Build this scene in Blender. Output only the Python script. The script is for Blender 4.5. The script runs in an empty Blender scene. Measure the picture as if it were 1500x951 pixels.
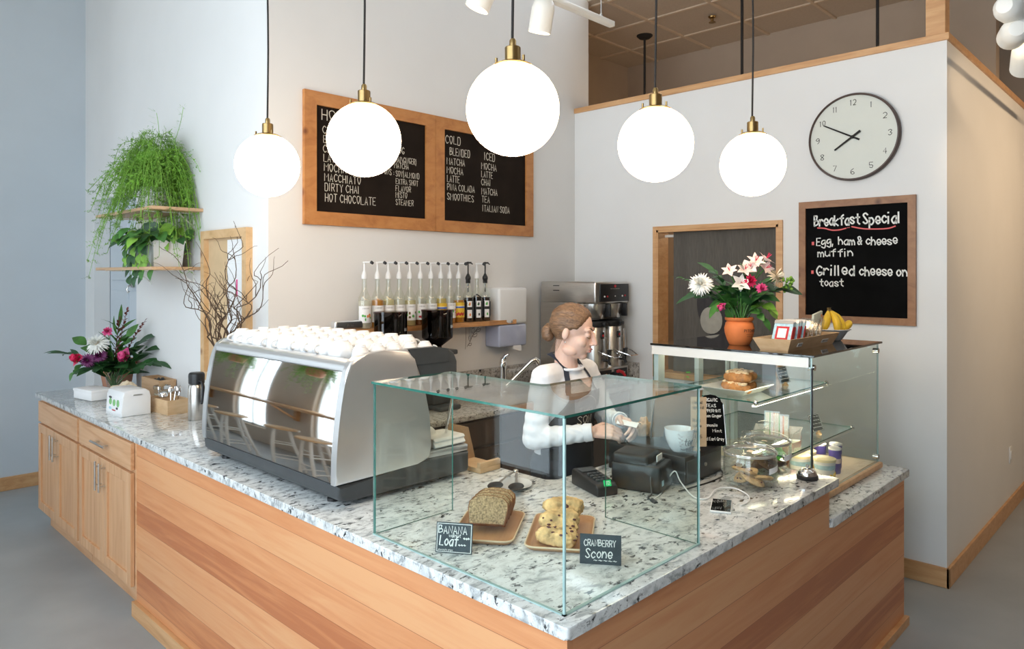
import bpy, bmesh, math, random
from mathutils import Vector as V, Matrix, noise as mnoise
from mathutils.bvhtree import BVHTree
C = bpy.context.scene
COL = C.collection
PI = math.pi
random.seed(7)

# ------------------------------------------------------------------ camera
FPX = 1052.0
cd = bpy.data.cameras.new('camera')
cam = bpy.data.objects.new('camera', cd); COL.objects.link(cam)
cam.location = (-1.311, -1.086, 1.75)
cam.rotation_euler = (PI / 2, 0, math.radians(44.03 - 90))
cd.sensor_width = 36; cd.sensor_fit = 'HORIZONTAL'; cd.lens = 36 * FPX / 1500
cd.shift_y = -(475.5 - 402) / 1500; cd.clip_start = .05
C.camera = cam
# ------------------------------------------------------------------ sky, exposure
w = bpy.data.worlds.new('sky'); C.world = w; w.use_nodes = True
bg = w.node_tree.nodes['Background']
bg.inputs['Color'].default_value = (.78, .89, 1, 1); bg.inputs['Strength'].default_value = 5.6
C.view_settings.view_transform = 'Standard'; C.view_settings.look = 'None'
C.view_settings.gamma = 1; C.view_settings.use_curve_mapping = False
C.view_settings.exposure = 0.0
cy = C.cycles
cy.max_bounces = 12; cy.diffuse_bounces = 5; cy.glossy_bounces = 5; cy.transparent_max_bounces = 32; cy.transmission_bounces = 6
cy.caustics_reflective = False; cy.caustics_refractive = False; cy.sample_clamp_indirect = 6
GLOBE_E, GLOBE_C = 14.0, (1, .72, .46)
# window openings in the street wall (x = -2.9): y0, y1, z0, z1
WINS = [(-1.95, -.25, .2, 4.3), (-.10, 1.55, .2, 4.3), (1.75, 3.05, .2, 4.3), (4.85, 5.6, .35, 3.5), (6.6, 7.4, .35, 3.5)]
def portal(c, sx, sy, rot):
    l = bpy.data.lights.new('window_daylight', 'AREA'); l.shape = 'RECTANGLE'; l.size = sx; l.size_y = sy
    l.cycles.is_portal = True
    o = bpy.data.objects.new('window_daylight', l); COL.objects.link(o); o.location = c; o.rotation_euler = rot
for y0, y1, z0, z1 in WINS:
    portal((-2.63, (y0 + y1) / 2, (z0 + z1) / 2), z1 - z0, y1 - y0, (0, -PI / 2, 0))
def spot(loc, tgt, energy, angle, col=(1, .72, .45), blend=.6, r=.03):
    l = bpy.data.lights.new('track_lamp_light', 'SPOT'); l.energy = energy; l.color = col
    l.spot_size = math.radians(angle); l.spot_blend = blend; l.shadow_soft_size = r
    o = bpy.data.objects.new('track_lamp_light', l); COL.objects.link(o); o.location = loc
    o.rotation_euler = (V(tgt) - V(loc)).to_track_quat('-Z', 'Y').to_euler()

# ------------------------------------------------------------------ helpers
ROOTM = {}
class MB:
    def __init__(s): s.b = bmesh.new(); s.mi = 0
    def _f(s, vs):
        try:
            f = s.b.faces.new(vs); f.material_index = s.mi; return f
        except ValueError: return None
    def box(s, x0, x1, y0, y1, z0, z1, bev=0, M=None, seg=2):
        b2 = bmesh.new() if bev else s.b
        P = [(x0, y0, z0), (x1, y0, z0), (x1, y1, z0), (x0, y1, z0), (x0, y0, z1), (x1, y0, z1), (x1, y1, z1), (x0, y1, z1)]
        vs = [b2.verts.new(p) for p in P]
        fs = [b2.faces.new([vs[i] for i in f]) for f in ((3, 2, 1, 0), (4, 5, 6, 7), (0, 1, 5, 4), (1, 2, 6, 5), (2, 3, 7, 6), (3, 0, 4, 7))]
        if bev:
            bmesh.ops.bevel(b2, geom=b2.edges[:] , offset=bev, segments=seg, affect='EDGES', profile=.5)
            s.add(b2, M)
        else:
            for f in fs: f.material_index = s.mi
            if M is not None:
                for v in vs: v.co = M @ v.co
        return s
    def add(s, b2, M=None):
        mp = {v: s.b.verts.new(M @ v.co if M is not None else v.co) for v in b2.verts}
        for f in b2.faces: s._f([mp[v] for v in f.verts])
        b2.free()
    def rings(s, rings, close=True, cap0=True, cap1=True):
        R = [[s.b.verts.new(p) for p in r] for r in rings]
        n = len(R[0])
        for a, c in zip(R, R[1:]):
            for i in range(n if close else n - 1):
                j = (i + 1) % n
                s._f((a[i], a[j], c[j], c[i]))
        if close and cap0: s._f(list(reversed(R[0])))
        if close and cap1: s._f(R[-1])
        return s
    def tube(s, pts, r, n=8, cap=True):
        pts = [V(p) for p in pts]
        rs = r if isinstance(r, (list, tuple)) else [r] * len(pts)
        t = (pts[1] - pts[0]).normalized()
        u = t.orthogonal().normalized()
        out = []
        for i, p in enumerate(pts):
            a = pts[max(i - 1, 0)]; c = pts[min(i + 1, len(pts) - 1)]
            t = (c - a)
            t = t.normalized() if t.length > 1e-9 else V((0, 0, 1))
            u = u - t * u.dot(t)
            u = u.normalized() if u.length > 1e-6 else t.orthogonal().normalized()
            w_ = t.cross(u)
            out.append([p + (u * math.cos(2 * PI * k / n) + w_ * math.sin(2 * PI * k / n)) * rs[i] for k in range(n)])
        return s.rings(out, True, cap, cap)
    def cyl(s, p0, p1, r0, r1=None, n=20): return s.tube([p0, p1], [r0, r0 if r1 is None else r1], n)
    def lathe(s, prof, c=(0, 0, 0), n=28, M=None, cap0=True, cap1=True, sx=1, sy=1):
        rr = []
        for r, z in prof:
            ring = []
            for k in range(n):
                p = V((c[0] + sx * r * math.cos(2 * PI * k / n), c[1] + sy * r * math.sin(2 * PI * k / n), c[2] + z))
                ring.append(M @ p if M is not None else p)
            rr.append(ring)
        return s.rings(rr, True, cap0, cap1)
    def ell(s, c, r, n=16, m=10, M=None):
        if not isinstance(r, (tuple, list)): r = (r, r, r)
        c = V(c); rr = []
        for i in range(m + 1):
            a = -PI / 2 + PI * i / m; cz = max(math.cos(a), .02)
            ring = []
            for k in range(n):
                p = V((r[0] * cz * math.cos(2 * PI * k / n), r[1] * cz * math.sin(2 * PI * k / n), r[2] * math.sin(a)))
                ring.append(c + (M @ p if M is not None else p))
            rr.append(ring)
        return s.rings(rr)
    def cap(s, p0, p1, r0, r1=None, n=14):
        r1 = r0 if r1 is None else r1; p0 = V(p0); p1 = V(p1); d = (p1 - p0).normalized()
        pts, rs = [], []
        for a in (90, 60, 30, 0): pts.append(p0 - d * r0 * math.sin(math.radians(a))); rs.append(max(r0 * math.cos(math.radians(a)), r0 * .05))
        for a in (0, 30, 60, 90): pts.append(p1 + d * r1 * math.sin(math.radians(a))); rs.append(max(r1 * math.cos(math.radians(a)), r1 * .05))
        return s.tube(pts, rs, n)
    def prism(s, poly, ax, a, b):
        """poly of 2D points extruded along axis ax ('x': (y,z), 'y': (x,z), 'z': (x,y))"""
        def P(p, t): return {'x': (t, p[0], p[1]), 'y': (p[0], t, p[1]), 'z': (p[0], p[1], t)}[ax]
        return s.rings([[P(p, a) for p in poly], [P(p, b) for p in poly]])
    def quad(s, *ps): s._f([s.b.verts.new(p) for p in ps]); return s
    def grid(s, f, nu, nv):
        G = [[s.b.verts.new(f(i / nu, j / nv)) for j in range(nv + 1)] for i in range(nu + 1)]
        for i in range(nu):
            for j in range(nv): s._f((G[i][j], G[i + 1][j], G[i + 1][j + 1], G[i][j + 1]))
        return s
    def leaf(s, p, d, up, L, W, bend=.3, n=5, fold=.15, tip=1.0):
        p = V(p); d = V(d).normalized(); up = V(up); sd = d.cross(up)
        sd = sd.normalized() if sd.length > 1e-5 else d.orthogonal().normalized()
        up = sd.cross(d).normalized()
        rows = []
        for i in range(n + 1):
            t = i / n
            wd = W * .5 * math.sin(PI * min(1, (t * .93 + .05)) ** tip) + .0004
            c = p + d * (L * t) - up * (bend * L * t * t)
            rows.append([c - sd * wd + up * fold * wd, c, c + sd * wd + up * fold * wd])
        R = [[s.b.verts.new(q) for q in r] for r in rows]
        for a, c in zip(R, R[1:]):
            for k in (0, 1): s._f((a[k], a[k + 1], c[k + 1], c[k]))
        return s
    def xform(s, M):
        bmesh.ops.transform(s.b, matrix=M, verts=s.b.verts[:]); return s
    def build(s, name, mats, parent=None, smooth=True, ang=35, world=False, rec=True):
        if not isinstance(mats, (list, tuple)): mats = [mats]
        if rec: bmesh.ops.recalc_face_normals(s.b, faces=s.b.faces[:])
        if world and parent is not None: s.xform(ROOTM[parent.name].inverted())
        me = bpy.data.meshes.new(name); s.b.to_mesh(me); s.b.free()
        for m in mats: me.materials.append(m)
        if smooth and len(me.polygons):
            me.polygons.foreach_set('use_smooth', [True] * len(me.polygons))
            me.set_sharp_from_angle(angle=math.radians(ang))
        o = bpy.data.objects.new(name, me); COL.objects.link(o)
        if parent is not None: o.parent = parent
        return o
def tag(o, label, cat, group=None, kind=None):
    o['label'] = label; o['category'] = cat
    if group: o['group'] = group
    if kind: o['kind'] = kind
    return o
def thing(name, label, cat, loc=(0, 0, 0), rz=0, group=None):
    o = bpy.data.objects.new(name, None); COL.objects.link(o); o.empty_display_size = .05
    o.location = loc; o.rotation_euler = (0, 0, rz)
    ROOTM[o.name] = Matrix.Translation(V(loc)) @ Matrix.Rotation(rz, 4, 'Z')
    return tag(o, label, cat, group)
def struct(o): o['kind'] = 'structure'; return o
def dup(root, loc, rz=None, label=None, group=None):
    r = root.copy(); COL.objects.link(r); r.location = loc
    if rz is not None: r.rotation_euler = (0, 0, rz)
    if label: r['label'] = label
    if group: r['group'] = group
    def rec(a, b):
        for ch in [c for c in bpy.data.objects if c.parent == a]:
            k = ch.copy(); COL.objects.link(k); k.parent = b; rec(ch, k)
    rec(root, r)
    return r
def remesh(mb, voxel, it=4, fac=.5):
    """fuse overlapping solids into one continuous skin"""
    bmesh.ops.recalc_face_normals(mb.b, faces=mb.b.faces[:])
    me = bpy.data.meshes.new('t'); mb.b.to_mesh(me); mb.b.free()
    o = bpy.data.objects.new('t', me); COL.objects.link(o)
    m = o.modifiers.new('r', 'REMESH'); m.mode = 'VOXEL'; m.voxel_size = voxel
    m2 = o.modifiers.new('s', 'SMOOTH'); m2.iterations = it; m2.factor = fac
    dg = bpy.context.evaluated_depsgraph_get(); dg.update()
    me2 = bpy.data.meshes.new_from_object(o.evaluated_get(dg))
    bpy.data.objects.remove(o); 
    n = MB(); n.b.from_mesh(me2); bpy.data.meshes.remove(me2)
    return n
ORD = ['first', 'second', 'third', 'fourth', 'fifth', 'sixth', 'seventh', 'eighth', 'ninth', 'tenth', 'eleventh', 'twelfth', 'thirteenth']

# ------------------------------------------------------------------ materials
def nt(name):
    m = bpy.data.materials.new(name); m.use_nodes = True
    t = m.node_tree; return m, t, t.nodes, t.links, t.nodes['Principled BSDF']
def mat(name, col, rough=.5, metal=0, var=.06, scale=20, bump=0, coat=0, trans=0, alpha=1, spec=.5, emit=None, es=1, stretch=None, sss=0):
    m, t, N, L, P = nt(name)
    P.inputs['Roughness'].default_value = rough; P.inputs['Metallic'].default_value = metal
    P.inputs['Coat Weight'].default_value = coat; P.inputs['Transmission Weight'].default_value = trans
    P.inputs['Alpha'].default_value = alpha; P.inputs['Specular IOR Level'].default_value = spec
    if sss: P.inputs['Subsurface Weight'].default_value = sss; P.inputs['Subsurface Radius'].default_value = (.02, .008, .004); P.inputs['Subsurface Scale'].default_value = .3
    tc = N.new('ShaderNodeTexCoord'); no = N.new('ShaderNodeTexNoise'); no.inputs['Scale'].default_value = scale; no.inputs['Detail'].default_value = 4
    mp = N.new('ShaderNodeMapping'); L.new(tc.outputs['Object'], mp.inputs['Vector'])
    if stretch: mp.inputs['Scale'].default_value = stretch
    L.new(mp.outputs['Vector'], no.inputs['Vector'])
    r = N.new('ShaderNodeValToRGB')
    r.color_ramp.elements[0].position = .3; r.color_ramp.elements[1].position = .7
    r.color_ramp.elements[0].color = [max(0, c * (1 - var)) for c in col] + [1]
    r.color_ramp.elements[1].color = [min(1, c * (1 + var)) for c in col] + [1]
    L.new(no.outputs['Fac'], r.inputs['Fac']); L.new(r.outputs['Color'], P.inputs['Base Color'])
    if bump:
        b = N.new('ShaderNodeBump'); b.inputs['Strength'].default_value = bump; b.inputs['Distance'].default_value = .01
        L.new(no.outputs['Fac'], b.inputs['Height']); L.new(b.outputs['Normal'], P.inputs['Normal'])
    if emit: P.inputs['Emission Color'].default_value = (*emit, 1); P.inputs['Emission Strength'].default_value = es
    return m
def wood(name, cols, grain=(40, 40, 3), rough=.4, board=None, bax='Z', var=.25, bump=.05, knots=False, coat=.1):
    """cols: list of rgb; grain: noise scale per axis (low = along grain); board = board height for plank bands along bax"""
    m, t, N, L, P = nt(name)
    P.inputs['Roughness'].default_value = rough; P.inputs['Coat Weight'].default_value = coat; P.inputs['Coat Roughness'].default_value = .25
    tc = N.new('ShaderNodeTexCoord'); mp = N.new('ShaderNodeMapping'); mp.inputs['Scale'].default_value = grain
    L.new(tc.outputs['Object'], mp.inputs['Vector'])
    vec = mp.outputs['Vector']; bfac = None
    if board:
        sp = N.new('ShaderNodeSeparateXYZ'); L.new(tc.outputs['Object'], sp.inputs[0])
        a = N.new('ShaderNodeMath'); a.operation = 'DIVIDE'; L.new(sp.outputs[bax], a.inputs[0]); a.inputs[1].default_value = board
        fl = N.new('ShaderNodeMath'); fl.operation = 'FLOOR'; L.new(a.outputs[0], fl.inputs[0])
        wn = N.new('ShaderNodeTexWhiteNoise'); wn.noise_dimensions = '1D'; L.new(fl.outputs[0], wn.inputs['W'])
        va = N.new('ShaderNodeVectorMath'); va.operation = 'MULTIPLY_ADD'
        L.new(wn.outputs['Color'], va.inputs[0]); va.inputs[1].default_value = (7, 7, 7); L.new(vec, va.inputs[2]); vec = va.outputs[0]
        fr = N.new('ShaderNodeMath'); fr.operation = 'FRACT'; L.new(a.outputs[0], fr.inputs[0])
        pg = N.new('ShaderNodeMath'); pg.operation = 'PINGPONG'; pg.inputs[1].default_value = .5; L.new(fr.outputs[0], pg.inputs[0])
        lt = N.new('ShaderNodeMath'); lt.operation = 'LESS_THAN'; lt.inputs[1].default_value = .006; L.new(pg.outputs[0], lt.inputs[0])
        bfac = (wn, lt)
    no = N.new('ShaderNodeTexNoise'); no.inputs['Scale'].default_value = 1; no.inputs['Detail'].default_value = 6; no.inputs['Distortion'].default_value = .6; no.inputs['Roughness'].default_value = .6
    L.new(vec, no.inputs['Vector'])
    r = N.new('ShaderNodeValToRGB'); e = r.color_ramp.elements
    e[0].position = .25; e[1].position = .78
    e[0].color = (*cols[0], 1); e[1].color = (*cols[-1], 1)
    for i, c in enumerate(cols[1:-1]):
        q = e.new(.25 + .53 * (i + 1) / (len(cols) - 1)); q.color = (*c, 1)
    out = r.outputs['Color']
    if bfac:
        mx = N.new('ShaderNodeMath'); mx.operation = 'MULTIPLY_ADD'; L.new(bfac[0].outputs['Value'], mx.inputs[0]); mx.inputs[1].default_value = .50
        ml = N.new('ShaderNodeMath'); ml.operation = 'MULTIPLY_ADD'; ml.inputs[1].default_value = .8; ml.inputs[2].default_value = -.13; L.new(no.outputs['Fac'], ml.inputs[0])
        L.new(ml.outputs[0], mx.inputs[2]); L.new(mx.outputs[0], r.inputs['Fac'])
        dk = N.new('ShaderNodeMix'); dk.data_type = 'RGBA'; L.new(bfac[1].outputs[0], dk.inputs['Factor']); L.new(out, dk.inputs['A']); dk.inputs['B'].default_value = (cols[0][0] * .6, cols[0][1] * .55, cols[0][2] * .5, 1)
        out = dk.outputs['Result']
    else: L.new(no.outputs['Fac'], r.inputs['Fac'])
    if knots:
        vo = N.new('ShaderNodeTexVoronoi'); vo.inputs['Scale'].default_value = 5; L.new(tc.outputs['Object'], vo.inputs['Vector'])
        lt = N.new('ShaderNodeMapRange'); lt.inputs['From Min'].default_value = .03; lt.inputs['From Max'].default_value = .14; L.new(vo.outputs['Distance'], lt.inputs['Value'])
        dk = N.new('ShaderNodeMix'); dk.data_type = 'RGBA'; L.new(lt.outputs[0], dk.inputs['Factor']); L.new(out, dk.inputs['B']); dk.inputs['A'].default_value = (cols[0][0] * .5, cols[0][1] * .4, cols[0][2] * .35, 1)
        out = dk.outputs['Result']
    L.new(out, P.inputs['Base Color'])
    b = N.new('ShaderNodeBump'); b.inputs['Strength'].default_value = bump; b.inputs['Distance'].default_value = .004
    L.new(no.outputs['Fac'], b.inputs['Height']); L.new(b.outputs['Normal'], P.inputs['Normal'])
    return m
def granite(name, white=(.74, .76, .75), grey=(.36, .38, .38), dark=(.03, .032, .035), k=1.0):
    m, t, N, L, P = nt(name)
    P.inputs['Roughness'].default_value = .12; P.inputs['Coat Weight'].default_value = .3; P.inputs['Coat Roughness'].default_value = .05
    tc = N.new('ShaderNodeTexCoord')
    mp = N.new('ShaderNodeMapping'); mp.inputs['Scale'].default_value = (1.0, 1.7, 1.2); mp.inputs['Rotation'].default_value = (0, 0, .75); L.new(tc.outputs['Object'], mp.inputs['Vector'])
    def nz(s, d, dist=.5):
        n = N.new('ShaderNodeTexNoise'); n.inputs['Scale'].default_value = s * k; n.inputs['Detail'].default_value = d; n.inputs['Distortion'].default_value = dist; n.inputs['Roughness'].default_value = .62
        L.new(mp.outputs['Vector'], n.inputs['Vector']); return n
    a = nz(17, 9, .7); r = N.new('ShaderNodeValToRGB'); e = r.color_ramp.elements
    e[0].position = .36; e[0].color = (*grey, 1); e[1].position = .56; e[1].color = (*white, 1)
    q = e.new(.46); q.color = (*[(x + 2 * y) / 3 for x, y in zip(grey, white)], 1)
    L.new(a.outputs['Fac'], r.inputs['Fac'])
    b2 = nz(30, 8, .6); r2 = N.new('ShaderNodeValToRGB'); r2.color_ramp.elements[0].position = .55; r2.color_ramp.elements[1].position = .61
    L.new(b2.outputs['Fac'], r2.inputs['Fac'])
    c2 = nz(7, 4, .3); r3 = N.new('ShaderNodeValToRGB'); r3.color_ramp.elements[0].position = .40; r3.color_ramp.elements[1].position = .54
    L.new(c2.outputs['Fac'], r3.inputs['Fac'])
    mu = N.new('ShaderNodeMath'); mu.operation = 'MULTIPLY'; L.new(r2.outputs['Color'], mu.inputs[0]); L.new(r3.outputs['Color'], mu.inputs[1])
    f = nz(120, 3, 0); r4 = N.new('ShaderNodeValToRGB'); r4.color_ramp.elements[0].position = .62; r4.color_ramp.elements[1].position = .72; L.new(f.outputs['Fac'], r4.inputs['Fac'])
    m4 = N.new('ShaderNodeMath'); m4.operation = 'MULTIPLY'; L.new(r4.outputs['Color'], m4.inputs[0]); m4.inputs[1].default_value = .55
    mxx = N.new('ShaderNodeMath'); mxx.operation = 'MAXIMUM'; L.new(mu.outputs[0], mxx.inputs[0]); L.new(m4.outputs[0], mxx.inputs[1])
    mx = N.new('ShaderNodeMix'); mx.data_type = 'RGBA'; L.new(mxx.outputs[0], mx.inputs['Factor']); L.new(r.outputs['Color'], mx.inputs['A']); mx.inputs['B'].default_value = (*dark, 1)
    L.new(mx.outputs['Result'], P.inputs['Base Color'])
    return m
def glass(name, tint=(.93, .98, .96), base=.045, gain=.9, rough=0.0):
    """a pane: tinted transparency plus a Fresnel mirror on every face"""
    m = bpy.data.materials.new(name); m.use_nodes = True; N = m.node_tree.nodes; L = m.node_tree.links; N.clear()
    o = N.new('ShaderNodeOutputMaterial'); tr = N.new('ShaderNodeBsdfTransparent'); tr.inputs['Color'].default_value = (*tint, 1)
    gl = N.new('ShaderNodeBsdfGlossy'); gl.inputs['Roughness'].default_value = rough; gl.inputs['Color'].default_value = (1, 1, 1, 1)
    lw = N.new('ShaderNodeLayerWeight'); lw.inputs['Blend'].default_value = .5
    pw = N.new('ShaderNodeMath'); pw.operation = 'POWER'; pw.inputs[1].default_value = 5; L.new(lw.outputs['Facing'], pw.inputs[0])
    ma = N.new('ShaderNodeMath'); ma.operation = 'MULTIPLY_ADD'; ma.inputs[1].default_value = gain; ma.inputs[2].default_value = base; ma.use_clamp = True; L.new(pw.outputs[0], ma.inputs[0])
    mx = N.new('ShaderNodeMixShader'); L.new(ma.outputs[0], mx.inputs[0]); L.new(tr.outputs[0], mx.inputs[1]); L.new(gl.outputs[0], mx.inputs[2])
    L.new(mx.outputs[0], o.inputs['Surface'])
    return m
M = {}
M['wall'] = mat('white wall paint', (.76, .76, .75), .75, var=.015, scale=3, bump=.01)
M['wall_blue'] = mat('pale blue grey wall paint', (.57, .63, .68), .75, var=.02, scale=3, bump=.01)  # even pale blue grey, darker and cooler than the white walls
M['wall_dim'] = mat('taupe wall paint', (.26, .20, .155), .8, var=.02)
M['ceil'] = mat('white ceiling paint', (.72, .68, .62), .8, var=.02)
M['tile'] = mat('tan ceiling tile', (.50, .42, .34), .85, var=.05, scale=60)
M['tilebar'] = mat('ceiling grid bar', (.60, .48, .36), .6)
M['beige'] = mat('beige wall paint', (.60, .50, .40), .8, var=.02, scale=3)
M['tan'] = mat('tan wall paint', (.44, .35, .27), .8, var=.03, scale=4)
M['fir'] = wood('fir boards', [(.46, .155, .058), (.59, .235, .092), (.66, .295, .128), (.70, .355, .165)], (26, 1.4, 26), .38, board=.117)
M['fir_x'] = wood('fir boards right', [(.46, .155, .058), (.59, .235, .092), (.66, .295, .128), (.70, .355, .165)], (1.4, 26, 26), .38, board=.117)
M['door_wood'] = wood('fir cabinet wood', [(.52, .25, .11), (.66, .38, .20), (.74, .47, .28)], (22, 22, 1.6), .4)
M['door_wood_y'] = wood('fir drawer wood', [(.52, .25, .11), (.66, .38, .20), (.74, .47, .28)], (22, 1.6, 22), .4)
M['trim'] = wood('fir trim', [(.50, .25, .10), (.62, .35, .16), (.70, .43, .22)], (12, 3, 30), .4)
M['frame'] = wood('cedar frame', [(.36, .13, .035), (.50, .21, .06), (.58, .27, .09)], (8, 8, 14), .45, knots=True)
M['frame_l'] = wood('walnut stained frame', [(.20, .085, .035), (.30, .14, .06), (.38, .19, .09)], (8, 10, 14), .5, knots=True)
M['board_frame'] = wood('pine frame', [(.52, .31, .14), (.66, .43, .22), (.72, .50, .28)], (8, 10, 14), .5, knots=True)
M['shelf'] = wood('live edge shelf', [(.34, .15, .05), (.56, .28, .11), (.66, .36, .16)], (3, 30, 60), .5)
M['shelf_y'] = wood('shelf plank', [(.45, .26, .13), (.60, .38, .21), (.66, .45, .27)], (30, 3, 40), .5)
M['dark_wood'] = wood('dark cabinet wood', [(.035, .022, .016), (.06, .036, .025), (.085, .05, .033)], (18, 18, 2), .45)
M['ply'] = wood('light plywood', [(.52, .33, .17), (.64, .43, .24), (.70, .50, .30)], (8, 12, 30), .5)
M['granite'] = granite('white granite')
M['granite_d'] = granite('grey granite', (.50, .47, .43), (.22, .20, .18), (.03, .03, .03), 1.6)
M['steel'] = mat('brushed steel', (.62, .60, .57), .28, 1, var=.06, scale=6, stretch=(2, 2, 40))
M['silver'] = mat('satin silver', (.72, .735, .74), .30, .78, var=.01, coat=.2)
M['chrome'] = mat('chrome', (.80, .80, .80), .06, 1, var=.01)
M['mirror'] = mat('polished mirror steel', (.74, .74, .73), .03, 1, var=.005)
M['brass'] = mat('antique brass', (.36, .24, .10), .32, 1, var=.12, scale=30)
M['black'] = mat('black plastic', (.012, .012, .013), .4, var=.2)
M['dgrey'] = mat('charcoal plastic', (.05, .055, .058), .42, var=.08)
M['cord'] = mat('black cloth cord', (.012, .010, .009), .7)
M['china'] = mat('white china', (.74, .755, .76), .12, coat=.4, var=.01)
M['white'] = mat('white plastic', (.78, .79, .79), .35, var=.01)
M['white_metal'] = mat('white enamel', (.80, .80, .76), .3, var=.01)
M['paper'] = mat('white paper', (.82, .82, .82), .8, var=.02)
M['kraft'] = mat('kraft paper', (.50, .34, .20), .85, var=.08, scale=40)
M['cream_paper'] = mat('cream paper', (.72, .60, .43), .85, var=.05)
M['chalk'] = mat('chalk', (.80, .80, .76), .9, var=.12, scale=300)
M['chalk_dim'] = mat('soft chalk', (.62, .58, .50), .9, var=.15, scale=300)
M['pink_chalk'] = mat('pink chalk', (.75, .16, .16), .9, var=.1, scale=200)
M['slate'] = mat('black chalkboard', (.005, .005, .005), .9, var=.3, scale=6, spec=.06)
M['slate_warm'] = mat('black chalkboard with painted warm reflection', (.016, .011, .008), .8, var=.25, scale=5, spec=.1)  # black board; the warm reflection on it is put into this brown base colour
M['slate_b'] = mat('blue black slate', (.03, .045, .055), .6, var=.2, scale=30)
M['ink'] = mat('black ink', (.015, .013, .012), .8)
M['pane'] = glass('clear glass pane', (.955, .985, .975), .020, .75)
M['pane_top'] = glass('glass lid pane', (.93, .97, .955), .04, .95)
M['pane_w'] = glass('window glass', (.97, .98, .98), .03, .6)
M['edge'] = mat('green glass edge', (.03, .17, .13), .12, var=.2, coat=.5)
M['edge_l'] = mat('pale glass edge', (.38, .56, .54), .12, var=.1, coat=.5)
M['jar'] = glass('jar glass', (.965, .975, .97), .05, .8)
M['bottle'] = glass('bottle glass', (.94, .95, .91), .07, .7)
M['hopper'] = glass('smoked hopper plastic', (.22, .12, .11), .05, .5)
M['tinted'] = mat('black glass top', (.012, .013, .012), .03, var=.05, coat=1)
M['concrete'] = mat('grey concrete floor', (.33, .35, .355), .5, var=.10, scale=2.2, bump=.02)
M['terracotta'] = mat('terracotta', (.68, .19, .05), .7, var=.08, scale=18)
M['terracotta_old'] = mat('weathered terracotta', (.62, .30, .19), .8, var=.08, scale=18)
M['leaf_d'] = mat('dark green leaf', (.022, .085, .022), .45, var=.35, scale=18)
M['leaf_m'] = mat('mid green leaf', (.06, .19, .035), .5, var=.35, scale=18)
M['leaf_l'] = mat('bright green leaf', (.20, .40, .05), .5, var=.3, scale=18)
M['fern'] = mat('fern green', (.17, .36, .04), .6, var=.55, scale=6)
M['twig'] = mat('brown twig', (.085, .050, .028), .8, var=.3)
M['red_leaf'] = mat('burgundy leaf', (.13, .025, .02), .5, var=.3)
M['petal_w'] = mat('white petal', (.84, .85, .80), .6, var=.03)
M['petal_c'] = mat('cream petal', (.80, .72, .56), .6, var=.05)
M['petal_p'] = mat('blush petal', (.82, .68, .64), .6, var=.14, scale=45)
M['petal_r'] = mat('crimson pink petal', (.68, .02, .10), .5, var=.15, scale=40)
M['petal_k'] = mat('hot pink petal', (.72, .08, .26), .5, var=.15, scale=40)
M['petal_v'] = mat('purple petal', (.16, .015, .11), .55, var=.2, scale=40)
M['skin'] = mat('skin', (.72, .48, .38), .5, var=.05, scale=14, sss=.12)
M['lip'] = mat('lips', (.62, .24, .21), .45)
M['hair'] = mat('light brown hair', (.17, .095, .05), .5, var=.45, scale=12, stretch=(14, 2, 14), bump=.3)
M['sweater'] = mat('white knit cotton', (.80, .82, .85), .9, var=.02, scale=70, bump=.05)
M['apron'] = mat('black apron cloth', (.014, .015, .018), .85, var=.2, scale=60)
M['strap'] = mat('navy apron strap', (.018, .024, .04), .8)
M['denim'] = mat('dark trousers', (.02, .022, .03), .9)
M['cloth'] = mat('white bar towel', (.74, .74, .71), .95, var=.04, scale=80, bump=.2)
M['green_led'] = mat('green screen', (.0, .25, .06), .4, emit=(.02, .8, .22), es=.6)
M['yellow'] = mat('yellow', (.78, .50, .04), .5, var=.08)
M['banana'] = mat('banana peel', (.80, .52, .03), .5, var=.12, scale=15)
M['banana_tip'] = mat('banana stem', (.14, .09, .02), .7)
M['crust'] = mat('golden crust', (.42, .18, .055), .8, var=.3, scale=45, bump=.4)
M['sugar'] = mat('nutty sugar glaze', (.80, .62, .42), .7, var=.25, scale=90, bump=.5)
M['red'] = mat('red plastic', (.5, .02, .03), .35)
M['blue'] = mat('blue print', (.02, .12, .55), .4)
M['sky_print'] = mat('light blue print', (.40, .62, .72), .4, var=.2, scale=60)
M['orange'] = mat('orange print', (.78, .25, .05), .45)
M['green'] = mat('green print', (.08, .42, .06), .45, var=.2)
M['purple'] = mat('violet print', (.10, .08, .38), .4)

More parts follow.
